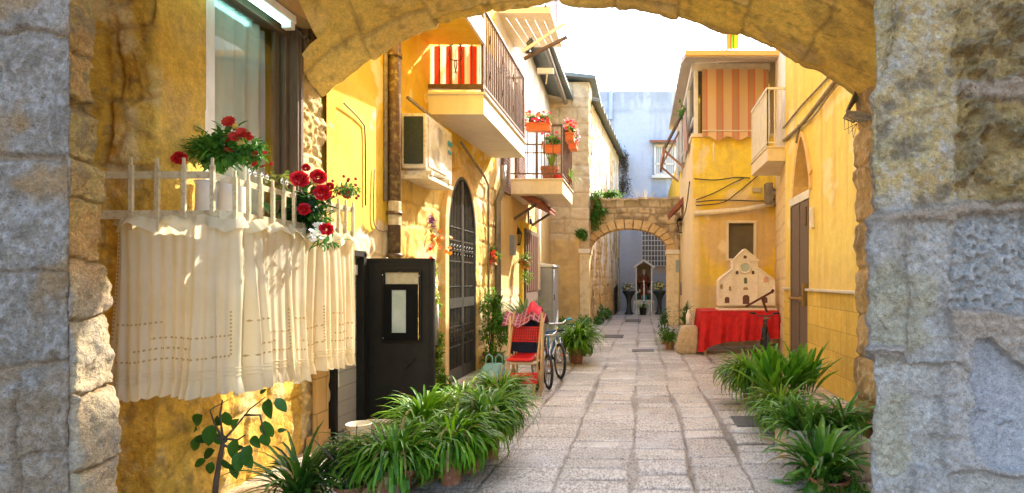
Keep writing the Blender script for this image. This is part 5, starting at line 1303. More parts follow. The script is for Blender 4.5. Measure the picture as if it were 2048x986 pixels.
b = MB(); b.bar((XL(8)+.03, 6.9, 3.55), (XL(8)+.2, 7.7, 3.4), .03); tag(b.build('conduit_bar', m_gcable), 'short slanting conduit above the air conditioner', 'pipe')
# lantern, hanging pots etc on the left beyond the gate
def lantern(c, label):
    t = thing('wall_lantern', c, label, 'lantern'); x, y, z = c
    b = MB(); b.bar((x-.2, y, z+.22), (x, y, z+.22), .02); b.bar((x-.2, y, z-.3), (x-.2, y, z+.3), .025); b.lathe([(0, .2), (.02, .18), (.09, .06), (.1, .04), (0, .035)], c, 6); b.lathe([(.0, -.2), (.045, -.2), (.055, -.17), (0, -.165)], c, 6)
    for a in range(6): b.bar((x+.085*math.cos(a*PI/3), y+.085*math.sin(a*PI/3), z+.05), (x+.05*math.cos(a*PI/3), y+.05*math.sin(a*PI/3), z-.18), .012)
    b.build('cage', m_black, t); b = MB(); b.lathe([(.045, -.165), (.08, .035)], c, 6); b.build('lantern_glass', m_glass, t)
lantern((PX(1036, 12.9), 12.9, PZ(472, 12.9)), 'black wall lantern under the small tiled canopy')
lantern((PX(1062, 14.6), 14.6, PZ(452, 14.6)), 'second black lantern half hidden behind the tiled canopy end')
b = MB(); b.box(XL(12.3), 12.0, 1.95, XL(12.3)+.1, 12.2, 2.35); tag(b.build('meter_box', m_grey, bevel=.01), 'small grey meter box on the wall below the lantern', 'meter box')
# grey cabinet
cb = thing('grey_cabinet', (-2.5, 16.3, 0), 'tall light grey utility cabinet standing against the far left wall', 'cabinet')
b = MB(); b.box(-2.72, 16.0, 0, -2.34, 17.0, 1.80); b.build('body', m_grey, cb, bevel=.015)
b = MB(); b.prism([(-2.75, 1.80), (-2.28, 1.80), (-2.30, 1.86), (-2.75, 1.92)], 'y', 15.96, 17.04); b.build('lid', M('light_grey_lid', (.5, .51, .5), rough=.5), cb, bevel=.01)
b = MB(); b.box(-2.34, 16.04, .08, -2.31, 16.96, 1.74); d_ = b.build('door', M('mid_grey_door', (.36, .38, .41), rough=.45), cb, bevel=.01)
b = MB(); b.box(-2.31, 16.1, .9, -2.29, 16.14, 1.05); b.build('handle', m_black, d_)
# shopping bag
b = MB(); bc = Vector((PX(988, 8.5), 8.5, 0))
def bag(u, v):
    a = u*2*PI; r = .13+.05*math.sin(v*PI*.9)-.05*v; k = 1+.12*math.sin(a*5+v*4)+.06*math.sin(a*11)
    return (bc.x+r*1.15*k*math.cos(a), bc.y+r*.7*k*math.sin(a), .0+v*.27)
b.grid(bag, 40, 10)
for s2 in (-1, 1): b.tube([(bc.x+s2*.07-.05, bc.y, .25), (bc.x+s2*.07-.045, bc.y, .36), (bc.x+s2*.07, bc.y, .40), (bc.x+s2*.07+.045, bc.y, .36), (bc.x+s2*.07+.05, bc.y, .25)], .010, 6)
tag(b.build('shopping_bag', m_bag, smooth=True), 'pale green plastic shopping bag standing by the wall left of the red chairs', 'bag')

# ------------------------------------------------------------------ red chairs
def rchair(c, rz, lab, low=False):
    t = thing('folding_chair', c, lab, 'chair', 'red chairs by the bicycles'); x, y, z = c
    def seg(nm, a, e, w_, h_, mt):
        b = MB(); b.bar(Vector(a)+Vector(c), Vector(e)+Vector(c), w_, h_); return b.build(nm, mt, t, bevel=.004)
    W = .19
    for s2 in (-1, 1):
        seg('leg', (s2*W, -.30, 0), (s2*W, .10, 1.02 if not low else .86), .022, .035, m_lwood)
        seg('leg', (s2*(W-.03), .14, 0), (s2*(W-.03), -.12, .50), .022, .035, m_lwood)
    # perforated backrest
    def panel(nm, z0, z1, y0, y1, nx_, nz_):
        b = MB()
        for i in range(nx_+1): xx = -W+.02+(2*W-.04)*i/nx_; b.bar(Vector(c)+Vector((xx, y0, z0)), Vector(c)+Vector((xx, y1, z1)), .012, .016)
        for j in range(nz_+1):
            f = j/nz_; b.bar(Vector(c)+Vector((-W+.02, y0+(y1-y0)*f, z0+(z1-z0)*f)), Vector(c)+Vector((W-.02, y0+(y1-y0)*f, z0+(z1-z0)*f)), .018, .012)
        return b.build(nm, m_red, t)
    panel('backrest', .66, .84, -.03, .03, 11, 5)
    b = MB(); b.prism([(-.28, .43), (.06, .45), (.08, .47), (.06, .49), (-.28, .475), (-.31, .45)], 'x', x-W+.03, x+W-.03); b.v = [(p[0], p[1]+y, p[2]) for p in b.v]; b.build('seat', m_red, t, bevel=.012)
    return t
rc = rchair((PX(1052, 7.75), 7.75, 0), 0, 'red seated folding chair with pale wooden legs beside the bicycles'); rc.rotation_euler.z = -.12
rc2 = copy_tree(rc, loc=(PX(1058, 8.15), 8.15, 0), rz=.15, label='second red folding chair standing just behind the front one')
b = MB(); b.box(PX(1020, 7.45), 7.43, PZ(768, 7.45), PX(1076, 7.45), 7.45, PZ(745, 7.45)); tag(b.build('plastic_sheet', m_red, bevel=.01), 'low red plastic sheet propped at the foot of the chairs', 'plastic sheet')
for px, top_, lab in ((1019, 632, 'left pale wooden pole leaning at the red chairs'), (1084, 636, 'right pale wooden pole leaning at the red chairs, reaching the paving')):
    b = MB(); b.tube([(PX(px-1, 7.5), 7.42, 0), (PX(px+1, 7.6), 7.6, PZ(top_, 7.6))], .015, 8); tag(b.build('wooden_pole', m_lwood, smooth=True), lab, 'pole', 'poles at the red chairs')
b = MB(); b.prism([(-.26, .395), (.05, .395), (.06, .425), (-.26, .425)], 'x', PX(1030, 7.75), PX(1080, 7.75)); b.v = [(p[0], p[1]+7.72, p[2]) for p in b.v]
tag(b.build('seat_cushion', M('beige_cushion_fabric', (.62, .48, .28), rough=.9), bevel=.015), 'beige cushion lying on the front red chair', 'cushion')
# plaid blanket over a pushchair
def blk_(u, v):
    x = PX(1012, 8.0)+u*(PX(1092, 8.0)-PX(1012, 8.0)); 
    ridge = 1.02+.10*math.exp(-((u-.7)/.22)**2)-.02*u
    yy = 7.75+v*.55; k = abs(v-.45)*2
    z = ridge-.16*k**1.5-(.04*(1-v) if v < .45 else .0)+.02*math.sin(u*9+v*5)+.006*math.sin(u*29)
    return (x, yy+.03*math.sin(u*9), z)
def plaid():
    m, nt, bs_, out = nodes('plaid_wool'); L = nt.links.new; tc = N(nt, 'ShaderNodeTexCoord'); sx = N(nt, 'ShaderNodeSeparateXYZ'); L(tc.outputs['Object'], sx.inputs[0]); cb = N(nt, 'ShaderNodeCombineXYZ'); L(sx.outputs[0], cb.inputs[0]); L(sx.outputs[1], cb.inputs[1])
    br = N(nt, 'ShaderNodeTexBrick', offset=0.); L(cb.outputs[0], br.inputs['Vector']); br.inputs['Scale'].default_value = 1; br.inputs['Brick Width'].default_value = .06; br.inputs['Row Height'].default_value = .06
    br.inputs['Mortar Size'].default_value = .008; br.inputs['Color1'].default_value = (.30, .03, .06, 1); br.inputs['Color2'].default_value = (.12, .03, .09, 1); br.inputs['Mortar'].default_value = (.45, .22, .22, 1)
    L(br.outputs[0], bs_.inputs['Base Color']); bs_.inputs['Roughness'].default_value = .95; return m
tag(MB().grid(blk_, 50, 24).build('plaid_blanket', plaid(), smooth=True), 'crumpled purple and red plaid blanket thrown over the pile behind the red chairs', 'blanket')
b = MB()
def blk2(u, v): p = blk_(.58+u*.3, .12+v*.7); return (p[0], p[1]+.03, p[2]+.035+.012*math.sin(u*7))
tag(MB().grid(blk2, 24, 16).build('red_cloth', M('crimson_fabric', (.6, .02, .05), rough=.8), smooth=True), 'crimson cloth lying on top of the plaid blanket', 'cloth')
pc = thing('pushchair', (PX(1050, 8.2), 8.2, 0), 'dark folded pushchair under the plaid blanket behind the red chairs', 'pushchair')
px_, py_ = pc.location.x, 8.2
b = MB()
for s2 in (-1, 1): b.tube([(px_+s2*.2, py_-.3, .1), (px_+s2*.2, py_+.1, .6), (px_+s2*.2, py_+.15, .9)], .014, 6); b.tube([(px_+s2*.2, py_+.3, .1), (px_+s2*.2, py_-.1, .6)], .014, 6)
b.build('frame', m_iron, pc, smooth=True)
b = MB(); b.prism([(-.2, .45), (.1, .42), (.2, .88), (.0, .95), (-.2, .85)], 'x', px_-.19, px_+.19); b.v = [(p[0], p[1]+py_, p[2]) for p in b.v]; b.build('seat', M('navy_fabric', (.008, .012, .03), (.01, .03, .06), s=8, rough=.9), pc, bevel=.03)
for s2 in (-1, 1):
    for yy in (-.3, .3): b = MB(); b.tube([(px_+s2*.22, py_+yy+.09*math.cos(t*PI/8), .1+.09*math.sin(t*PI/8)) for t in range(16)], .018, 6, close=True); b.build('wheel', m_tyre, pc, smooth=True)

# ------------------------------------------------------------------ bicycles
def bike(name, c, ang, R, paint, label, grip=m_tyre, seat=m_black, m_chrome=m_chrome):
    t = thing(name, (c[0], c[1], 0), label, 'bicycle'); ca, sa = math.cos(ang), math.sin(ang)
    def T(u, v, z): return (c[0]+u*ca-v*sa, c[1]+u*sa+v*ca, z)
    WB = R*4.1
    for k, u0 in enumerate((0, -WB)):
        b = MB(); b.tube([T(u0+R*math.cos(a*PI/16), 0, R+R*math.sin(a*PI/16)) for a in range(32)], R*.085, 8, close=True); wl = b.build('wheel', m_tyre, t, smooth=True)
        b = MB(); b.tube([T(u0+R*.86*math.cos(a*PI/16), 0, R+R*.86*math.sin(a*PI/16)) for a in range(32)], R*.04, 6, close=True); b.tube([T(u0, -.03, R), T(u0, .03, R)], R*.07, 8)
        for a in range(14): b.tube([T(u0, (-1)**a*.015, R), T(u0+R*.85*math.cos(a*2*PI/14), 0, R+R*.85*math.sin(a*2*PI/14))], .0022, 4)
        b.build('rim', m_chrome, wl, smooth=True)
    hd_ = (-R*.62, R*2.75); st_ = (-WB*.66, R*2.5); bbk = (-WB*.58, R*.95)
    b = MB(); f = R*.07
    b.tube([T(hd_[0], 0, hd_[1]), T(st_[0], 0, st_[1])], f, 8); b.tube([T(hd_[0]+R*.08, 0, hd_[1]-R*.35), T(bbk[0], 0, bbk[1])], f*1.2, 8); b.tube([T(st_[0]-.02, 0, st_[1]+R*.2), T(bbk[0], 0, bbk[1])], f, 8)
    for s2 in (-1, 1): b.tube([T(bbk[0], s2*.02, bbk[1]), T(-WB, s2*.05, R)], f*.6, 6); b.tube([T(st_[0], s2*.015, st_[1]), T(-WB, s2*.05, R)], f*.6, 6)
    b.build('frame', paint, t, smooth=True)
    b = MB()
    for s2 in (-1, 1): b.tube([T(hd_[0]+R*.1, s2*.03, hd_[1]-R*.4), T(0, s2*.05, R)], f*.8, 8)
    b.tube([T(hd_[0]+R*.12, 0, hd_[1]-R*.4), T(hd_[0]-R*.1, 0, hd_[1]+R*.4)], f, 8); b.build('fork', m_chrome, t, smooth=True)
    hb = (hd_[0]-R*.1, hd_[1]+R*.42)
    b = MB(); b.tube([T(hb[0]-.05, -.17, hb[1]+.05), T(hb[0], -.10, hb[1]), T(hb[0]+.02, 0, hb[1]), T(hb[0], .10, hb[1]), T(hb[0]-.05, .17, hb[1]+.05)], .011, 8); hbo = b.build('handlebar', m_chrome, t, smooth=True)
    for s2 in (-1, 1): b = MB(); b.tube([T(hb[0]-.05, s2*.17, hb[1]+.05), T(hb[0]-.08, s2*.26, hb[1]+.06)], .019, 8); b.build('grip', grip, hbo, smooth=True)
    b = MB(); b.tube([T(st_[0]-.02, 0, st_[1]), T(st_[0]-.05, 0, st_[1]+R*.55)], f*.7, 8); b.build('seat_post', m_chrome, t)
    b = MB(); sz = st_[1]+R*.6; cs = T(st_[0]-.08, 0, sz)
    def sd_(u, v):
        a = u*2*PI; l = (v-.4)*.24; w_ = .018+.055*max(0, .6-v)*1.6 if v < .9 else .012
        return T(st_[0]-.08+l, w_*math.cos(a)*(1 if v not in (0, 1) else .01), sz+.022*math.sin(a)*(1 if v not in (0, 1) else .01)+.012*(1-v))
    b.grid(sd_, 12, 10); b.build('saddle', seat, t, smooth=True)
    b = MB(); b.tube([T(bbk[0], -.05, bbk[1]), T(bbk[0], .05, bbk[1])], R*.2, 12)
    b.build('bottom_bracket', m_black, t)
    for s2 in (-1, 1):
        b = MB(); b.tube([T(bbk[0], s2*.06, bbk[1]), T(bbk[0]+s2*.1, s2*.07, bbk[1]-s2*.08), T(bbk[0]+s2*.1, s2*.15, bbk[1]-s2*.08)], [.01, .01, .018], 6); b.build('pedal', m_black, t)
    b = MB(); b.box(-.02, -.012, -.02, .02, .012, .02); b.v = [T(R*.35+vx, vy+.0, R*1.4+vz) for vx, vy, vz in b.v]; b.build('reflector', M('orange_reflector', (.8, .2, .02), rough=.3), t)
    return t
hd_ang = math.atan2(-.93, .36)
bike('bicycle', (PX(1098, 8.1), 8.05), hd_ang, .22, M('bike_red_paint', (.2, .02, .02), rough=.35), 'child size bicycle with dark red frame nearest the red chairs')
bike('bicycle', (PX(1120, 8.9), 8.9), hd_ang+.05, .25, m_bikeb, 'larger bicycle with turquoise grips behind the child size one', grip=m_turq)
# exercise bike near the table
eb = bike('bicycle', (2.30, 11.15), math.atan2(1, .14), .25, m_black, 'old dark folding bicycle leaning by the red cloth with brown saddle', seat=M('brown_leather', (.22, .1, .04), rough=.5), m_chrome=m_iron)
b = MB(); b.bar((PX(1492, 11.0), 11.0, PZ(613, 11.0)), (PX(1548, 11.0), 11.1, PZ(583, 11.0)), .035); b.bar((PX(1524, 11.0), 11.0, PZ(596, 11.0)), (PX(1534, 11.0), 11.0, PZ(625, 11.0)), .04)
b.tube([(PX(1545, 11.0), 11.08, PZ(585, 11)), (PX(1549, 11.0), 11.1, PZ(580, 11))], .03, 8)
tag(b.build('handlebar_stem', M('dark_red_brown_metal', (.10, .03, .02), rough=.4)), 'dark red raised bar of the old bicycle crossing the church model', 'bicycle part')
# white basin on the ground by the metal door
b = MB(); b.lathe([(0, 0), (.07, 0), (.10, .20), (.11, .205), (.105, .21), (.08, .04), (0, .03)], (PX(718, 5.2), 5.2, 0), 28); tag(b.build('plastic_basin', M('cream_plastic', (.75, .68, .5), rough=.4), smooth=True), 'cream plastic basin half hidden by plants before the metal door', 'basin')
b = MB(); b.blob((PX(718, 5.2), 5.2, .12), (.05, .05, .05), 10, 6); tag(b.build('blue_sponge', m_turq, smooth=True), 'blue cloth in the cream basin', 'cloth')
# clothes drying rack high on the left
dr = thing('drying_rack', (-1.7, 11.0, 5.6), 'white clothes drying rack sticking out high above the left balcony', 'drying rack')
b = MB()
for k in range(6): b.bar(P(1012+k*19, 36+k*1.5, 9.9), P(1053+k*13, 96-k*3, 11.3), .014)
b.build('rod', m_white, dr)
b = MB(); b.bar(P(1045, 103, 10.6), P(1130, 47, 10.6), .03, .05); b.build('front_bar', m_white, dr)
b = MB(); b.bar(P(1048, 118, 10.9), P(1134, 74, 10.9), .05, .05); b.build('pole', m_rust, dr)
b = MB(); b.blob(P(1062, 86, 10.7), (.07, .07, .09), 8, 6, .3); b.blob(P(1055, 100, 10.7), (.06, .06, .06), 8, 6, .3); b.build('clamp', m_iron, dr)
b = MB(); b.bar(P(1075, 142, 11.5), P(1107, 142, 11.5), .06, .10); b.bar(P(1095, 145, 11.5), P(1092, 168, 11.6), .02)
tag(b.build('wall_floodlight', m_white), 'small white spotlight fixed on the wall under the drying rack', 'light')
# ================================================================== PLANTS
G_DK, G_MD, G_LT, G_YL = (.035, .11, .012), (.08, .21, .018), (.18, .36, .03), (.30, .44, .05)
def gcol(rng, lo, hi):
    t = rng.random(); return tuple(lo[i]+(hi[i]-lo[i])*t for i in range(3))
def strap(mb, c, n, L, W, rng, e0=45, e1=88, droop=1.0, lo=G_MD, hi=G_LT, r0=.03, seg=7, fold=.3, zmin=.01):
    for k in range(n):
        az = rng.uniform(0, 2*PI); el = math.radians(rng.uniform(e0, e1)); l = L*rng.uniform(.6, 1.15); w_ = W*rng.uniform(.7, 1.2)
        p = Vector((c[0]+r0*math.cos(az)*rng.random(), c[1]+r0*math.sin(az)*rng.random(), c[2])); dr = droop*rng.uniform(.6, 1.4)
        h = Vector((math.cos(az), math.sin(az), 0)); side = Vector((-math.sin(az), math.cos(az), 0)); tw = rng.uniform(-.25, .25)
        side = (side+Vector((0, 0, tw))).normalized(); pts = []; ws = []
        for i in range(seg+1):
            t = i/seg; pts.append(p.copy()); ws.append(w_*.5*max(.06, min(1, (t+.15)*3))*(1-t**2.2)**.6 if t < 1 else .0005)
            p = p+(h*math.cos(el)+Vector((0, 0, math.sin(el))))*(l/seg); el -= dr*2.4/seg*(.4+t*1.1)
            if p.z < zmin: p.z = zmin; el = max(el, -.1)
            az2 = rng.uniform(-.08, .08); h = Vector((h.x-az2*h.y, h.y+az2*h.x, 0)).normalized()
        mb.col = gcol(rng, lo, hi)
        if rng.random() < .05: mb.col = (.34, .27, .08)
        elif rng.random() < .12: mb.col = tuple(x*.5 for x in mb.col)
        mb.leafpath(pts, ws, side, fold)
def oval(mb, p, d, up, L, W):
    p = Vector(p); d = d.normalized(); r = d.cross(up).normalized(); n = r.cross(d); vs = []; fs = []
    for i in range(9):
        t = i/8; w_ = W*.5*math.sin(PI*min(1, t**.8))**.75 if 0 < t < 1 else 0; c = p+d*L*t-n*L*.28*t*t
        vs += [c-r*w_+n*w_*.35, c, c+r*w_+n*w_*.35]
    for i in range(8): a = i*3; fs += [(a, a+1, a+4, a+3), (a+1, a+2, a+5, a+4)]
    mb.add(vs, fs)
def bush(mb, c, r, n, lL, lW, rng, lo=G_DK, hi=G_MD, clump=9, shell=.55):
    cl = []
    for k in range(clump):
        while True:
            v = Vector((rng.uniform(-1, 1), rng.uniform(-1, 1), rng.uniform(-1, 1)))
            if v.length < 1: break
        cl.append(v)
    for k in range(n):
        v = rng.choice(cl)*.75; d = Vector((rng.gauss(0, 1), rng.gauss(0, 1), rng.gauss(0, 1))).normalized()*rng.uniform(.1, .45); v = v+d
        p = Vector((c[0]+v.x*r[0], c[1]+v.y*r[1], c[2]+v.z*r[2]))
        if p.z < .01: p.z = .01+rng.random()*.03
        dd = (d+Vector((rng.uniform(-.5, .5), rng.uniform(-.5, .5), rng.uniform(-.6, .3)))); 
        mb.col = gcol(rng, lo, hi); mb.leaf(p, dd if dd.length > .01 else Vector((1, 0, 0)), Vector((rng.uniform(-.4, .4), rng.uniform(-.4, .4), 1)), lL*rng.uniform(.6, 1.2), lW*rng.uniform(.7, 1.2))
def rose(mb, c, R, rng, col=(.62, .01, .015), face=Vector((.5, -1, .3))):
    face = face.normalized(); u = face.cross(Vector((0, 0, 1))).normalized(); v = u.cross(face)
    for ring_, (rr, hh, n) in enumerate(((.28, .5, 4), (.5, .42, 5), (.78, .2, 6), (1., -.05, 7))):
        for k in range(n):
            a = 2*PI*(k+.5*ring_)/n+rng.uniform(-.15, .15); d = u*math.cos(a)+v*math.sin(a); s_ = d.cross(face)
            s2 = .75+.25*rng.random(); mb.col = tuple(x*rng.uniform(.7, 1.15) for x in col); c_ = Vector(c)
            b0 = c_+d*R*rr*.35-face*R*.2; w_ = R*.55*(.6+.4*rr)
            pts = [b0-s_*w_*.5, b0+s_*w_*.5, c_+d*R*rr*.9+s_*w_*.8+face*R*hh*.5, c_+d*R*rr*1.02*s2+face*R*(hh+.1), c_+d*R*rr*.9-s_*w_*.8+face*R*hh*.5, c_+d*R*rr*.75+face*R*(hh*.2-.1)]
            mb.add(pts, [(0, 1, 5), (1, 2, 5), (2, 3, 5), (3, 4, 5), (4, 0, 5)])
def daisy(mb, c, R, rng, col, n=7, face=Vector((.3, -.8, .7))):
    face = (face+Vector((rng.uniform(-.5, .5), rng.uniform(-.5, .5), rng.uniform(-.4, .4)))).normalized(); u = face.cross(Vector((0, .1, 1))).normalized(); v = u.cross(face); c = Vector(c)
    for k in range(n):
        a = 2*PI*k/n; d = u*math.cos(a)+v*math.sin(a); s_ = d.cross(face)*R*.42; mb.col = tuple(x*rng.uniform(.75, 1.15) for x in col)
        mb.add([c, c+d*R*.6-s_+face*R*.15, c+d*R+face*R*.05, c+d*R*.6+s_+face*R*.15], [(0, 1, 2), (0, 2, 3)])
POT = [(0, 0), (.66, 0), (.88, .78), (1.0, .8), (1.0, 1.0), (.9, 1.0), (.86, .84), (0, .82)]
def pot(c, r, h, mat, parent, name='pot'):
    b = MB(); b.lathe([(a*r, z*h) for a, z in POT], c, 24); p = b.build(name, mat, parent, smooth=False)
    b = MB(); b.lathe([(0, h*.84), (r*.87, h*.845)], c, 16); b.build('soil', m_soil, p); return p
def spider(name, px, Y, label, potr=.13, poth=.2, n=210, L=.42, W=.017,  seed=1, potmat=m_terra, cat='potted plant', group='spider plants in pots', z=0, **k):
    c = (PX(px, Y), Y, z); t = thing(name, c, label, cat, group); rng = random.Random(seed)
    pot(c, potr, poth, potmat, t)
    b = MB(); b.col = G_MD; strap(b, (c[0], c[1], c[2]+poth*.85), int(n*.95), L*1.3, W*1.7, rng, r0=potr*.8, **k); k2 = dict(k); k2.update(e0=0, e1=50, droop=2.2); strap(b, (c[0], c[1], c[2]+poth*.95), int(n*.28), L*.95, W*1.6, rng, r0=potr, **k2); b.build('foliage', m_leaf, t)
    return t
GY = dict(lo=(.045, .18, .004), hi=(.24, .46, .012))
spider('spider_plant', 600, 3.95, 'dark strap leaved plant nearest the passage wall, at the bottom left edge', n=110, L=.34, W=.02, poth=.07, potr=.1, seed=11, e0=30, droop=.7, lo=(.03, .10, .01), hi=(.08, .2, .02))
spider('spider_plant', 790, 4.0, 'spider plant in a red glazed pot, left of two at the bottom edge', n=300, L=.38, seed=12, droop=1.25, potmat=M('red_glazed_clay', (.32, .07, .04), (.4, .2, .14), s=14, rough=.5), lo=(.03, .13, .006), hi=(.16, .36, .02))
spider('spider_plant', 902, 4.28, 'bushy spider plant with leaves trailing to the paving, second along the left row', n=330, L=.36, seed=13, droop=1.5, potr=.10, poth=.24, **GY)
spider('spider_plant', 978, 4.9, 'fullest bright spider plant at the right end of the left row', n=400, L=.39, seed=14, droop=1.55, potr=.11, poth=.30, lo=(.06, .18, .014), hi=(.20, .38, .035))
spider('spider_plant', 925, 5.35, 'spider plant tucked behind the row below the iron gate', n=260, L=.34, seed=15, droop=1.25, potr=.10, poth=.22, lo=(.08, .22, .01), hi=(.30, .48, .03))
spider('spider_plant', 850, 5.0, 'shaggy spider plant right under the open metal door', n=260, L=.34, seed=16, droop=1.0, potr=.13, poth=.24, **GY)
spider('spider_plant', 1000, 6.2, 'spider plant farthest back in the left row beside the red chairs', n=280, L=.34, seed=17, droop=1.1, potr=.13, poth=.24, **GY)
spider('spider_plant', 1153, 10.5, 'lone spider plant in a terracotta pot standing on the open paving', n=420, L=.46, W=.022, seed=18, droop=1.1, potr=.15, poth=.30, **GY)
spider('spider_plant', 1160, 11.6, 'small round leafy plant just behind the lone terracotta pot', n=200, L=.34, W=.03, seed=19, droop=.8, potr=.15, poth=.42, lo=(.06, .18, .02), hi=(.14, .3, .03))
spider('spider_plant', 1503, 7.1, 'spider plant in a terracotta pot farthest in the right hand row', n=380, L=.48, seed=21, droop=1.4, potr=.13, poth=.24, **GY)
spider('spider_plant', 1645, 4.2, 'dark broad leaved spider plant at the bottom right edge', n=90, L=.38, W=.034, seed=23, droop=.8, potr=.10, poth=.06, lo=(.03, .15, .012), hi=(.20, .44, .04))
spider('spider_plant', 848, 4.42, 'low spider plant filling the gap between the two nearest left pots', n=220, L=.34, seed=25, droop=1.3, potr=.10, poth=.18, lo=(.04, .14, .008), hi=(.18, .36, .02))
spider('spider_plant', 940, 4.55, 'spider plant wedged into the middle of the left row', n=260, L=.36, seed=26, droop=1.4, potr=.10, poth=.24, **GY)
spider('spider_plant', 1560, 5.7, 'low spider plant between the tall broad leaved plant and the stone planter', n=260, L=.36, seed=27, droop=1.2, potr=.11, poth=.16, **GY)
# aspidistra
c = (PX(1572, 6.3), 6.3, 0); t = thing('aspidistra', c, 'tall broad leaved plant standing upright in the right hand row', 'potted plant'); pot(c, .17, .26, m_terra, t)
b = MB(); rng = random.Random(31)
for k in range(105):
    cv = rng.uniform(0, 2.4); cw = rng.uniform(-1.5, 1.5)
    az = rng.uniform(0, 2*PI); el = math.radians(rng.uniform(48, 90)); l = rng.uniform(.40, .66); w_ = rng.uniform(.045, .08); p = Vector((c[0]+rng.uniform(-.26, .24), c[1]+rng.uniform(-.12, .12), .22))
    h = Vector((math.cos(az), math.sin(az), 0)); side = Vector((-math.sin(az), math.cos(az), 0)); pts = []; ws = []
    for i in range(9):
        t_ = i/8; pts.append(p.copy()); ws.append(w_*.5*(.12 if t_ < .22 else max(.02, math.sin(PI*(t_-.2)/.82)**.7))); p = p+(h*math.cos(el)+Vector((0, 0, math.sin(el))))*(l/8); el -= .06*cv; h = Vector((h.x-.05*cw*h.y, h.y+.05*cw*h.x, 0)).normalized()
    b.col = gcol(rng, (.06, .22, .008), (.20, .42, .02)); b.leafpath(pts, ws, side, .45)
b.build('foliage', m_leaf, t)
# right planter box with strap plants
c = (PX(1600, 4.95), 4.95, 0); t = thing('long_planter', c, 'long pale stone planter with arching strap leaved plants at right', 'planter'); 
b = MB()
b.prism([(4.72, 0), (5.1, 0), (5.14, .27), (5.11, .27), (5.08, .2), (4.74, .2), (4.71, .27), (4.68, .27)], 'x', 1.16, 1.74); b.box(1.15, 4.70, 0, 1.18, 5.12, .265); b.box(1.72, 4.70, 0, 1.75, 5.12, .265)
b.build('box', M('pale_cement', (.62, .50, .36), (.52, .4, .28), s=6, rough=.85, bump=.3), t, bevel=.008)
b = MB(); b.box(1.18, 4.75, .19, 1.72, 5.08, .235); b.build('soil', m_soil, t)
b = MB(); b.col = G_MD; rng = random.Random(41)
for xx in (1.26, 1.42, 1.58, 1.68): strap(b, (xx, 4.9, .2), 80, .44, .03, rng, r0=.08, e0=35, droop=1.1, lo=(.05, .19, .01), hi=(.22, .46, .04))
strap(b, (1.34, 4.75, .2), 40, .34, .05, rng, r0=.08, e0=45, droop=.5, lo=(.05, .14, .015), hi=(.12, .24, .03)); b.build('foliage', m_leaf, t)
c = (PX(1730, 4.6), 4.6, 0); t = thing('stone_trough', c, 'narrow cream stone trough wedged beside the right jamb', 'planter')
b = MB(); b.prism([(1.695, 0), (1.93, 0), (1.93, .22), (1.90, .22), (1.90, .10), (1.73, .10), (1.72, .255), (1.69, .26)], 'y', 4.45, 4.8); b.build('box', m_cream, t, bevel=.008)
b = MB(); b.box(1.73, 4.48, .09, 1.9, 4.78, .16); b.build('soil', m_soil, t)
# ground cover in the corner bottom right
b = MB(); rng = random.Random(43); b.col = G_MD; bush(b, (PX(1660, 4.1), 4.1, .08), (.24, .2, .12), 900, .045, .02, rng, lo=(.03, .12, .01), hi=(.14, .30, .03))
c = (PX(1660, 4.1), 4.1, 0); t = thing('fern_pot', c, 'low small leaved plant spilling over its pot at the bottom right corner', 'potted plant'); pot(c, .13, .1, m_terra, t); b.build('foliage', m_leaf, t)
# small leaved bush at left
c = (PX(700, 4.02), 4.02, 0); t = thing('small_leaved_bush', c, 'dark small leaved bush between the strap plants, bottom left', 'potted plant'); pot(c, .10, .08, m_terra, t)
rng = random.Random(44); b = MB(); b.col = G_MD; bush(b, (c[0], c[1], .21), (.26, .2, .19), 2100, .032, .016, rng, lo=(.03, .085, .02), hi=(.09, .17, .04), clump=22)
b.build('foliage', m_leaf, t)
b = MB()
for k in range(16): a = rng.uniform(0, 6.28); b.tube([(c[0], c[1], .1), (c[0]+.1*math.cos(a), c[1]+.1*math.sin(a), .25), (c[0]+.24*math.cos(a), c[1]+.18*math.sin(a), rng.uniform(.3, .46))], .004, 5)
b.build('twigs', m_bark, t)
# sapling with large round leaves
Ys = 3.7; c = (PX(428, Ys), Ys, 0); t = thing('sapling', c, 'small tree with a few large round leaves in front of the passage wall', 'tree'); pot(c, .13, .06, m_terra, t)
b = MB(); tr = [(c[0], Ys, .04), tuple(P(432, 965, Ys)), tuple(P(440, 915, Ys)), tuple(P(447, 880, Ys))]; b.tube(tr, [.018, .016, .014, .011], 8)
br = [[(447, 880), (430, 850), (420, 820), (455, 800)], [(447, 880), (470, 855), (500, 818), (530, 795)], [(447, 890), (470, 900), (495, 895)], [(447, 885), (440, 830), (445, 800)], [(447, 880), (415, 870), (395, 890)], [(490, 830), (520, 830), (530, 870)], [(455, 878), (475, 880), (490, 870)]]
rng = random.Random(51); ends = []
for q_ in br:
    pts = [P(x_, y_, Ys+rng.uniform(-.1, .12)*(i > 0)) for i, (x_, y_) in enumerate(q_)]; b.tube(pts, [.008, .006, .004, .003][:len(pts)], 6); ends += pts[1:]
b.build('trunk', m_bark, t, smooth=True)
b = MB()
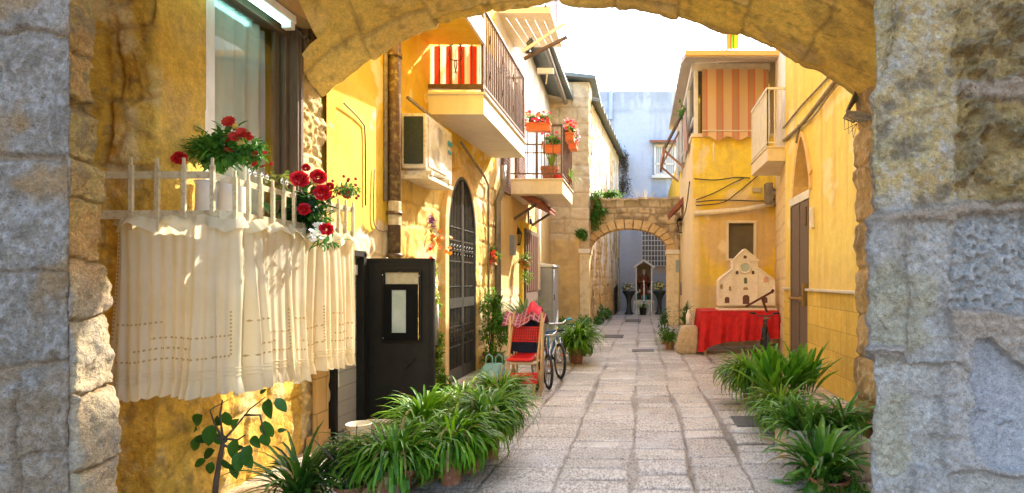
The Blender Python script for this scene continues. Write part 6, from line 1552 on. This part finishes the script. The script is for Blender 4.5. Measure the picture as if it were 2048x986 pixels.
for (x_, y_, l_, dx, dz) in ((405, 838, 34, -.6, -.5), (425, 868, 38, -.2, -1), (450, 838, 30, .1, -1), (445, 795, 20, 0, 1), (470, 790, 18, .3, .8), (537, 815, 36, .15, -1), (552, 808, 28, .6, -.8), (530, 860, 38, .1, -1), (528, 880, 30, 0, -1), (500, 905, 34, -.1, -.9), (492, 915, 30, .4, -.7), (472, 895, 34, .0, -1), (455, 885, 30, -.2, .1), (430, 905, 30, -.6, -.3), (445, 930, 32, .4, -.8), (412, 925, 26, -.9, -.3), (400, 890, 30, -.7, -.9), (480, 920, 34, .0, -1), (380, 885, 18, -1, 0), (520, 790, 12, .6, .5), (555, 862, 14, .9, .1), (458, 905, 26, .9, .3), (420, 882, 26, -.9, .2), (463, 860, 24, .5, .5), (440, 858, 22, -.5, .6), (470, 935, 30, .3, -.8), (505, 880, 26, .6, -.6), (425, 935, 26, -.3, -.9), (395, 862, 24, -.8, .2)):
    p = P(x_, y_-l_*.5*abs(dz), Ys+rng.uniform(-.14, .12)); b.col = gcol(rng, (.015, .07, .015), (.05, .17, .02)); k_ = l_*Ys/F*1.1
    oval(b, p, Vector((dx, rng.uniform(-.5, .3), dz)), Vector((rng.uniform(-.5, .5), -1, rng.uniform(.1, .5))), k_*1.05, k_*.62)
b.build('leaves', m_leaf, t, smooth=True)

# bouquet in the window basket
t = thing('flower_bouquet', (PX(440, 3.75), 3.75, gz0_), 'red daisies and green leaves in a white vase inside the window basket', 'flower bouquet')
c = t.location; vx, vy, vz = c
for px in (418, 465):
    b = MB(); b.lathe([(0, 0), (.05, 0), (.075, .08), (.07, .24), (.08, .27), (.07, .27), (.06, .23), (0, .2)], (PX(px, 3.8), 3.8, gz0_+.005), 18); b.build('vase', m_white, t, smooth=True)
rng = random.Random(61); b = MB(); b.col = G_MD
cc = P(455, 300, 3.75); bush(b, cc, (.19, .16, .13), 520, .085, .03, rng, lo=(.03, .12, .015), hi=(.12, .32, .03), clump=14)
bush(b, P(508, 312, 3.75), (.10, .1, .10), 330, .035, .016, rng, lo=(.03, .12, .015), hi=(.10, .28, .03), clump=8); bush(b, P(400, 292, 3.75), (.06, .08, .10), 120, .07, .02, rng, lo=(.10, .22, .02), hi=(.3, .42, .05), clump=6)
b.build('leaves', m_leaf, t)
b = MB(); b.tube([P(455, 340, 3.75), P(462, 280, 3.72), P(457, 245, 3.72)], .004, 5); b.tube([P(440, 350, 3.75), P(475, 300, 3.72), P(478, 272, 3.72)], .004, 5); b.build('stems', m_stem, t)
for (px, py, R) in ((457, 243, .045), (482, 264, .04), (470, 273, .04), (492, 270, .035), (434, 282, .04), (448, 278, .035), (457, 301, .032), (509, 307, .022), (509, 328, .022), (526, 333, .02), (500, 276, .024), (543, 329, .018), (530, 305, .016)):
    f_ = MB(); f_.col = (1, 1, 1)
    for k in range(2): daisy(f_, P(px, py, 3.70)+Vector((0, -.004*k, .003*k)), R*(1-.25*k), rng, (.66, .03, .015), 11, Vector((.1, -.9, .8)))
    f_.build('flower', m_petal, t)
for (px, py) in ((392, 285), (388, 320), (467, 250), (396, 256), (480, 285)):
    f_ = MB(); f_.col = (.75, .55, .12); f_.blob(P(px, py, 3.72), .026, 8, 6); f_.build('yellow_bud', m_petal, t, smooth=True)
f_ = MB(); f_.col = (1, 1, 1); rose(f_, P(359, 316, 3.6), .045, rng); f_.build('flower', m_petal, t)
# rose garland
Yr = 4.15; t = thing('rose_garland', tuple(P(620, 430, Yr)), 'large red roses with dark leaves hanging on the basket rail', 'flower garland')
for (px, py, R) in ((600, 358, .062), (637, 353, .055), (645, 385, .062), (653, 458, .05), (608, 418, .045), (612, 335, .03), (660, 372, .03)):
    f_ = MB(); f_.col = (1, 1, 1); rose(f_, P(px, py, Yr-.15), R, rng, (.64, .008, .02)); f_.build('rose', m_petal, t)
b = MB(); b.col = G_MD; 
for (px, py, rx, rz_, n_, l_, w_, lo, hi) in ((600, 425, .17, .17, 150, .11, .06, (.012, .05, .012), (.04, .13, .02)), (560, 450, .12, .09, 60, .13, .07, (.01, .045, .01), (.03, .10, .02)), (640, 420, .09, .14, 90, .07, .03, (.03, .12, .015), (.1, .26, .03)), (692, 375, .10, .07, 190, .04, .018, (.06, .18, .02), (.24, .4, .08)), (560, 360, .08, .06, 50, .07, .03, (.08, .12, .02), (.3, .3, .06)), (650, 480, .06, .06, 30, .10, .02, (.03, .14, .02), (.1, .28, .04))):
    bush(b, P(px, py, Yr), (rx, .11, rz_), n_, l_, w_, rng, lo=lo, hi=hi, clump=10)
b.build('leaves', m_leaf, t)
f_ = MB(); f_.col = (1, 1, 1)
for k in range(16): daisy(f_, P(635+rng.uniform(-14, 14), 462+rng.uniform(-16, 18), Yr-.14), .022, rng, (.8, .8, .72), 5)
f_.build('white_blossoms', m_petal, t)
f_ = MB(); f_.col = (.5, .02, .02)
for k in range(14): f_.blob(P(690+rng.uniform(-30, 30), 372+rng.uniform(-22, 28), Yr-.05), .011, 6, 4)
f_.build('berries', m_petal, t)
# climbing flowers by the gate
t = thing('climbing_plant', (XL(7.9)+.1, 7.9, 0), 'bright climbing plant with red and violet flowers on the wall left of the iron gate', 'climbing plant'); b = MB(); b.col = G_MD; rng = random.Random(71)
yv = 7.85
for (px, py, rx, rz_, n_, lo, hi) in ((853, 470, .12, .18, 260, (.06, .14, .02), (.2, .32, .05)), (862, 420+120, .1, .12, 150, (.12, .24, .02), (.36, .46, .05)), (870, 600, .06, .3, 170, (.14, .28, .02), (.4, .5, .05)), (876, 700, .08, .35, 260, (.10, .22, .02), (.3, .44, .04)), (885, 760, .16, .22, 300, (.08, .2, .02), (.24, .4, .04)), (905, 800, .25, .12, 200, (.06, .18, .02), (.2, .38, .04))):
    bush(b, P(px, py, yv), (rx, .1, rz_), n_, .07, .04, rng, lo=lo, hi=hi, clump=9)
b.build('foliage', m_leaf, t); b = MB(); b.tube([(XL(7.9)+.06, 7.9, 0), P(874, 700, 7.88), P(868, 600, 7.9), P(858, 520, 7.9), P(853, 450, 7.9)], .01, 6); b.build('stem', m_bark, t)
f_ = MB(); f_.col = (1, 1, 1)
for (px, py, col, n_) in ((850, 500, (.75, .02, .02), 22), (870, 480, (.85, .25, .03), 10), (856, 448, (.25, .06, .3), 12), (862, 455, (.7, .62, .4), 10), (890, 490, (.85, .3, .02), 5)):
    f_ = MB(); f_.col = (1, 1, 1)
    for k in range(n_): daisy(f_, P(px+rng.uniform(-13, 13), py+rng.uniform(-18, 18), yv-.12), .035, rng, col, 6)
    f_.build('flower_cluster', m_petal, t)
b = MB(); b.tube([P(872, 610, 7.8), P(872, 690, 7.8)], .035, 10); tag(b.build('grey_cylinder', m_grey, smooth=True), 'small grey meter tube behind the open metal door', 'meter')
# hanging pots
def hang(px, py, Y, lab, seed, s=1., col=((.8, .05, .02), (.85, .3, .02)), trail=0.):
    c = tuple(P(px, py, Y)); t = thing('hanging_pot', c, lab, 'hanging plant', 'hanging pots along the left wall'); rng = random.Random(seed)
    b = MB(); b.lathe([(0, -.12*s), (.06*s, -.12*s), (.1*s, .03*s), (.11*s, .04*s), (0, .03*s)], c, 14); b.build('pot', m_terra, t)
    b = MB(); b.col = G_MD; bush(b, (c[0], c[1], c[2]+.04*s), (.17*s, .15*s, .16*s), 260, .06, .03, rng, lo=(.08, .2, .02), hi=(.3, .44, .05), clump=12)
    if trail: bush(b, (c[0]+.05, c[1], c[2]-.2*s), (.12*s, .1*s, .2*s), 150, .06, .03, rng, lo=(.08, .2, .02), hi=(.3, .44, .05), clump=8)
    b.build('foliage', m_leaf, t)
    f_ = MB(); f_.col = (1, 1, 1)
    for k in range(12): daisy(f_, (c[0]+rng.uniform(-.1, .1), c[1]-.12, c[2]+rng.uniform(-.15, .1)), .035, rng, rng.choice(col), 6)
    f_.build('flowers', m_petal, t)
hang(987, 512, 10.4, 'small hanging pot with red and orange flowers beside the drainpipe', 81, .9)
hang(1050, 524, 12.6, 'trailing light green plant in a hanging terracotta pot by the low door', 82, 1.2, ((.7, .25, .05), (.5, .4, .05)), 1)
# shrub, agave
c = (PX(985, 9.9), 9.9, 0); t = thing('wall_shrub', c, 'tall bright green feathery shrub growing against the wall right of the gate', 'shrub'); rng = random.Random(91)
pot(c, .16, .25, m_terra, t); b = MB(); b.col = G_MD
for (px, py, rx, rz_) in ((978, 610, .2, .3), (990, 665, .26, .3), (985, 720, .2, .25), (1003, 640, .16, .2)): bush(b, P(px, py, 9.8), (rx, .2, rz_), 560, .075, .028, rng, lo=(.05, .17, .015), hi=(.2, .42, .04), clump=16)
b.build('foliage', m_leaf, t); b = MB()
for k in range(6): b.tube([(c[0], c[1], .1), (c[0]+rng.uniform(-.1, .1), c[1], .6), (c[0]+rng.uniform(-.2, .2), c[1]-.05, 1.2)], .01, 5)
b.build('stems', m_bark, t)
c = (PX(1050, 11.3), 11.3, 0); t = thing('agave', c, 'spiky leaved plant in a tall pot behind the blanket', 'potted plant'); pot(c, .2, .75, m_terra, t)
b = MB(); b.col = G_MD; strap(b, (c[0], c[1], .68), 60, .62, .055, random.Random(92), e0=15, e1=85, droop=.35, lo=(.07, .17, .05), hi=(.2, .32, .1), r0=.1); b.build('foliage', m_leaf, t)
# balcony flower boxes
def fbox(x0, x1, y0, y1, z, lab, seed, cols, mat=m_orange, n=46, h=.17, gr=1.):
    c = ((x0+x1)/2, (y0+y1)/2, z); t = thing('flower_box', c, lab, 'flower box', 'orange flower boxes on the second balcony'); rng = random.Random(seed)
    b = MB(); b.box(x0, y0, z, x1, y1, z+h); b.box(x0-.015, y0-.015, z+h-.04, x1+.015, y1+.015, z+h); b.build('trough', mat, t, bevel=.008)
    b = MB(); b.col = G_MD; bush(b, (c[0], c[1], z+h+.09*gr), ((x1-x0)*.62, (y1-y0)*.6+.05, .13*gr), 330, .06, .035, rng, lo=(.06, .18, .02), hi=(.24, .42, .05), clump=14); b.build('foliage', m_leaf, t)
    f_ = MB(); f_.col = (1, 1, 1)
    for k in range(n): daisy(f_, (rng.uniform(x0-.03, x1+.03), rng.uniform(y0-.1, y1+.05), z+h+rng.uniform(.0, .24*gr)), .042, rng, rng.choice(cols), 6)
    f_.build('blossoms', m_petal, t); return t
zr = cz1+1.0
fbox(PX(1052, 11.85), PX(1100, 11.85), 11.83, 12.0, PZ(262, 11.85), 'orange flower box with white and red blossoms on the near balcony rail', 101, ((.8, .02, .04), (.85, .82, .7), (.85, .3, .05), (.85, .05, .15)))
fbox(cX, cX+.17, 12.45, 12.75, PZ(275, 12.2)+.0, 'small orange box hanging outside the balcony corner with red flowers', 102, ((.8, .01, .03), (.85, .02, .1), (.8, .5, .05)), n=50, gr=1.1)
fbox(cX, cX+.17, 13.0, 13.35, PZ(292, 13)-.05, 'lower orange box outside the balcony with pink and red flowers', 103, ((.8, .01, .03), (.85, .03, .2), (.85, .7, .7)), n=50, gr=1.1)
fbox(PX(1087, 12.3), PX(1125, 12.3), 12.2, 12.36, PZ(308, 12.3), 'dim orange box on the inner shelf of the flowered balcony', 104, ((.8, .05, .1),), n=10)
c = (PX(1099, 12.35), 12.35, cz1+.03); t = thing('clay_pot', c, 'large terracotta pot with a yellow green cane on the flowered balcony floor', 'potted plant'); pot(c, .19, .29, m_terra, t)
b = MB(); b.col = G_YL; strap(b, (c[0]+.05, c[1], c[2]+.25), 14, .5, .05, random.Random(105), e0=70, droop=.3, lo=G_LT, hi=G_YL); b.build('foliage', m_leaf, t)
b = MB(); b.lathe([(0, 0), (.08, 0), (.1, .14), (0, .13)], (PX(1118, 12.3), 12.3, cz1+.03), 12); tag(b.build('small_red_pot', m_red), 'small red pot on the balcony floor beside the large terracotta pot', 'pot')
c = (cX-.05, 13.2, cz1+.05); t = thing('grassy_pot', c, 'wispy grass plant poking through the far balcony rail', 'potted plant'); pot(c, .1, .18, m_terra, t)
b = MB(); b.col = G_LT; strap(b, (c[0]+.05, c[1], c[2]+.15), 46, .42, .018, random.Random(106), e0=20, lo=G_MD, hi=G_YL); b.build('foliage', m_leaf, t)
# weeds
def weeds(name, spots, lab, seed, n=220, ll=.1, lw=.04, lo=(.05, .16, .02), hi=(.2, .4, .05), cat='weeds'):
    b = MB(); b.col = G_MD; rng = random.Random(seed)
    for (c, r) in spots: bush(b, c, r, n, ll, lw, rng, lo=lo, hi=hi, clump=10)
    return tag(b.build(name, m_leaf), lab, cat)
weeds('wall_weeds', [((PX(1186, 18.9), 18.9, PZ(392, 18.9)), (.35, .25, .22)), ((PX(1222, 19.1), 19.1, PZ(388, 19)), (.4, .2, .12)), ((PX(1200, 18.85), 18.85, PZ(420, 18.9)), (.25, .15, .3)), ((PX(1190, 18.8), 18.8, PZ(440, 18.9)), (.18, .12, .3)), ((PX(1163, 18.4), 18.4, PZ(470, 18.5)), (.14, .1, .2))], 'green weeds sprouting from the top left of the small arch', 111, n=230, ll=.12, lw=.06)
b = MB(); b.col = (.5, .4, .2); strap(b, (PX(1290, 19.2), 19.2, 3.95), 26, .55, .015, random.Random(112), e0=50, droop=.25, lo=(.45, .36, .2), hi=(.6, .5, .3), r0=.35); tag(b.build('dry_grass', m_leaf), 'dry straw coloured grass on top of the small arch', 'grass')
weeds('wall_weeds', [((PX(1165+0, 17.8), 17.8, .2), (.3, .25, .25)), ((PX(1120, 17.6), 17.6, .18), (.4, .3, .25))], 'dark green weeds along the foot of the yellow stone wall', 113, n=240, ll=.12, lw=.05)
weeds('wall_weeds', [((-1.35, 20.6, .3), (.2, .6, .35)), ((-1.25, 22.5, .25), (.2, .7, .3)), ((-1.4, 19.6, .12), (.2, .3, .16))], 'clump of green weeds at the foot of the derelict wall through the arch', 114, n=240, ll=.12, lw=.06, lo=(.03, .12, .03), hi=(.12, .28, .04))
weeds('dry_creeper', [((-.80, 27.6, PZ(330, 28)), (.3, .3, .9)), ((-.72, 27.6, PZ(372, 28)), (.38, .3, .7))], 'dull grey brown creeper hanging at the end of the derelict wall', 115, n=460, ll=.12, lw=.05, lo=(.09, .075, .05), hi=(.20, .17, .12), cat='creeper')
weeds('roof_weeds', [((1.02, 14.8, PZ(222, 14.8)), (.12, .3, .25))], 'small green weed growing at the veranda eaves', 116, n=60, ll=.12, lw=.05)
# plants at the foot of the corner house
c = (PX(1368, 12.7), 12.7, 0); t = thing('yucca', c, 'upright yucca with orange tinted stem beside the corner house', 'shrub'); rng = random.Random(121); b = MB()
b.tube([(c[0], c[1], 0), (c[0]+.02, c[1], .75)], .04, 8); b.build('trunk', M('orange_bark', (.45, .22, .05), (.3, .16, .05), s=12, rough=.8), t)
b = MB(); b.col = G_MD
for zz in (.35, .5, .65, .8): strap(b, (c[0]+.02, c[1], zz), 30, .27, .03, rng, e0=-10, e1=80, droop=.35, lo=(.05, .14, .03), hi=(.14, .28, .05))
b.build('foliage', m_leaf, t)
c = (PX(1340, 12.6), 12.6, 0); t = thing('spider_plant', c, 'loose grassy plant at ground level left of the yucca', 'potted plant', 'spider plants in pots'); pot(c, .12, .18, m_terra, t)
b = MB(); b.col = G_MD; strap(b, (c[0], c[1], .15), 180, .38, .022, rng, e0=15, droop=.9, lo=(.08, .2, .02), hi=(.24, .4, .04), r0=.08); bush(b, (c[0]+.02, c[1]+.2, .4), (.22, .2, .28), 200, .09, .03, rng, lo=(.03, .11, .02), hi=(.10, .24, .04)); b.build('foliage', m_leaf, t)
c = (PX(1330, 13.6), 13.6, 0); t = thing('potted_shrub', c, 'small dark shrub at the lane edge just beyond the grassy plant', 'shrub'); pot(c, .1, .16, m_terra, t); b = MB(); b.col = G_MD
bush(b, (c[0], c[1], .45), (.2, .2, .35), 260, .09, .03, rng, lo=(.03, .10, .02), hi=(.10, .22, .04)); b.build('foliage', m_leaf, t)
b = MB(); b.lathe([(0, 0), (.05, 0), (.05, .2), (.02, .26), (.02, .3)], (PX(1377, 11.95), 11.95, .56), 10); tag(b.build('bottle', m_white, smooth=True), 'pale bottle shaped object on the rough stone block', 'bottle')
for i, (u, c) in enumerate(URNS):
    b = MB(); b.col = G_MD; rng = random.Random(130+i); bush(b, (c[0], c[1], 1.16), (.3, .25, .24), 220, .10, .05, rng, lo=(.08, .14, .03), hi=(.26, .36, .1)); b.build('foliage', m_leaf, u)
    f_ = MB(); f_.col = (1, 1, 1)
    for k in range(14): daisy(f_, (c[0]+rng.uniform(-.2, .2), c[1]-.15, 1.12+rng.uniform(-.05, .2)), .05, rng, (.8, .72, .25) if i else (.7, .65, .5), 6)
    f_.build('flowers', m_petal, u)
    if 'flowers_at' in u: del u['flowers_at']
c = (PX(1286, 24.9), 24.9, 0); t = thing('small_pot', c, 'small dark pot with a green plant in front of the shrine plinth', 'potted plant')
b = MB(); b.lathe([(0, 0), (.13, 0), (.16, .3), (.0, .28)], c, 12); b.build('pot', m_black, t); b = MB(); b.col = G_MD; strap(b, (c[0], c[1], .26), 30, .42, .05, random.Random(133), e0=20, lo=G_MD, hi=G_LT); b.build('foliage', m_leaf, t)
# ================================================================== light and camera
w = bpy.data.worlds.new('World'); sc.world = w; w.use_nodes = True; nt = w.node_tree
EL, AZ = math.radians(38), math.radians(30)     # sun ahead of the camera, to the right
sky = nt.nodes.new('ShaderNodeTexSky'); sky.sky_type = 'NISHITA'; sky.sun_disc = False
sky.sun_elevation = EL; sky.sun_rotation = AZ; sky.air_density = 1.0; sky.dust_density = 2.5; sky.ozone_density = 1.
bg = nt.nodes['Background']; bg.inputs[1].default_value = .15; nt.links.new(sky.outputs[0], bg.inputs[0])
sd = bpy.data.lights.new('sun', 'SUN'); sd.energy = 2.0; sd.angle = math.radians(.6); sd.color = (1., .93, .80)
so = bpy.data.objects.new('sun', sd); COL.objects.link(so)
dv = Vector((math.sin(AZ)*math.cos(EL), math.cos(AZ)*math.cos(EL), math.sin(EL)))
so.rotation_euler = dv.to_track_quat('Z', 'Y').to_euler(); so.location = (5, 10, 20)
cd = bpy.data.cameras.new('camera'); co = bpy.data.objects.new('camera', cd); COL.objects.link(co); sc.camera = co
co.location = (0, 0, H); co.rotation_euler = (PI/2, 0, 0)
cd.sensor_width = 36; cd.lens = 36*F/2048; cd.shift_x = -(1280-1024)/2048; cd.shift_y = (560-493)/2048
cd.clip_start = .05; cd.clip_end = 3000
sc.view_settings.view_transform = 'Standard'; sc.view_settings.look = 'None'; sc.view_settings.gamma = 1
sc.view_settings.use_curve_mapping = False; sc.view_settings.exposure = 2.7
sc.cycles.max_bounces = 9; sc.cycles.diffuse_bounces = 6; sc.cycles.use_denoising = True; sc.cycles.sample_clamp_indirect = 12
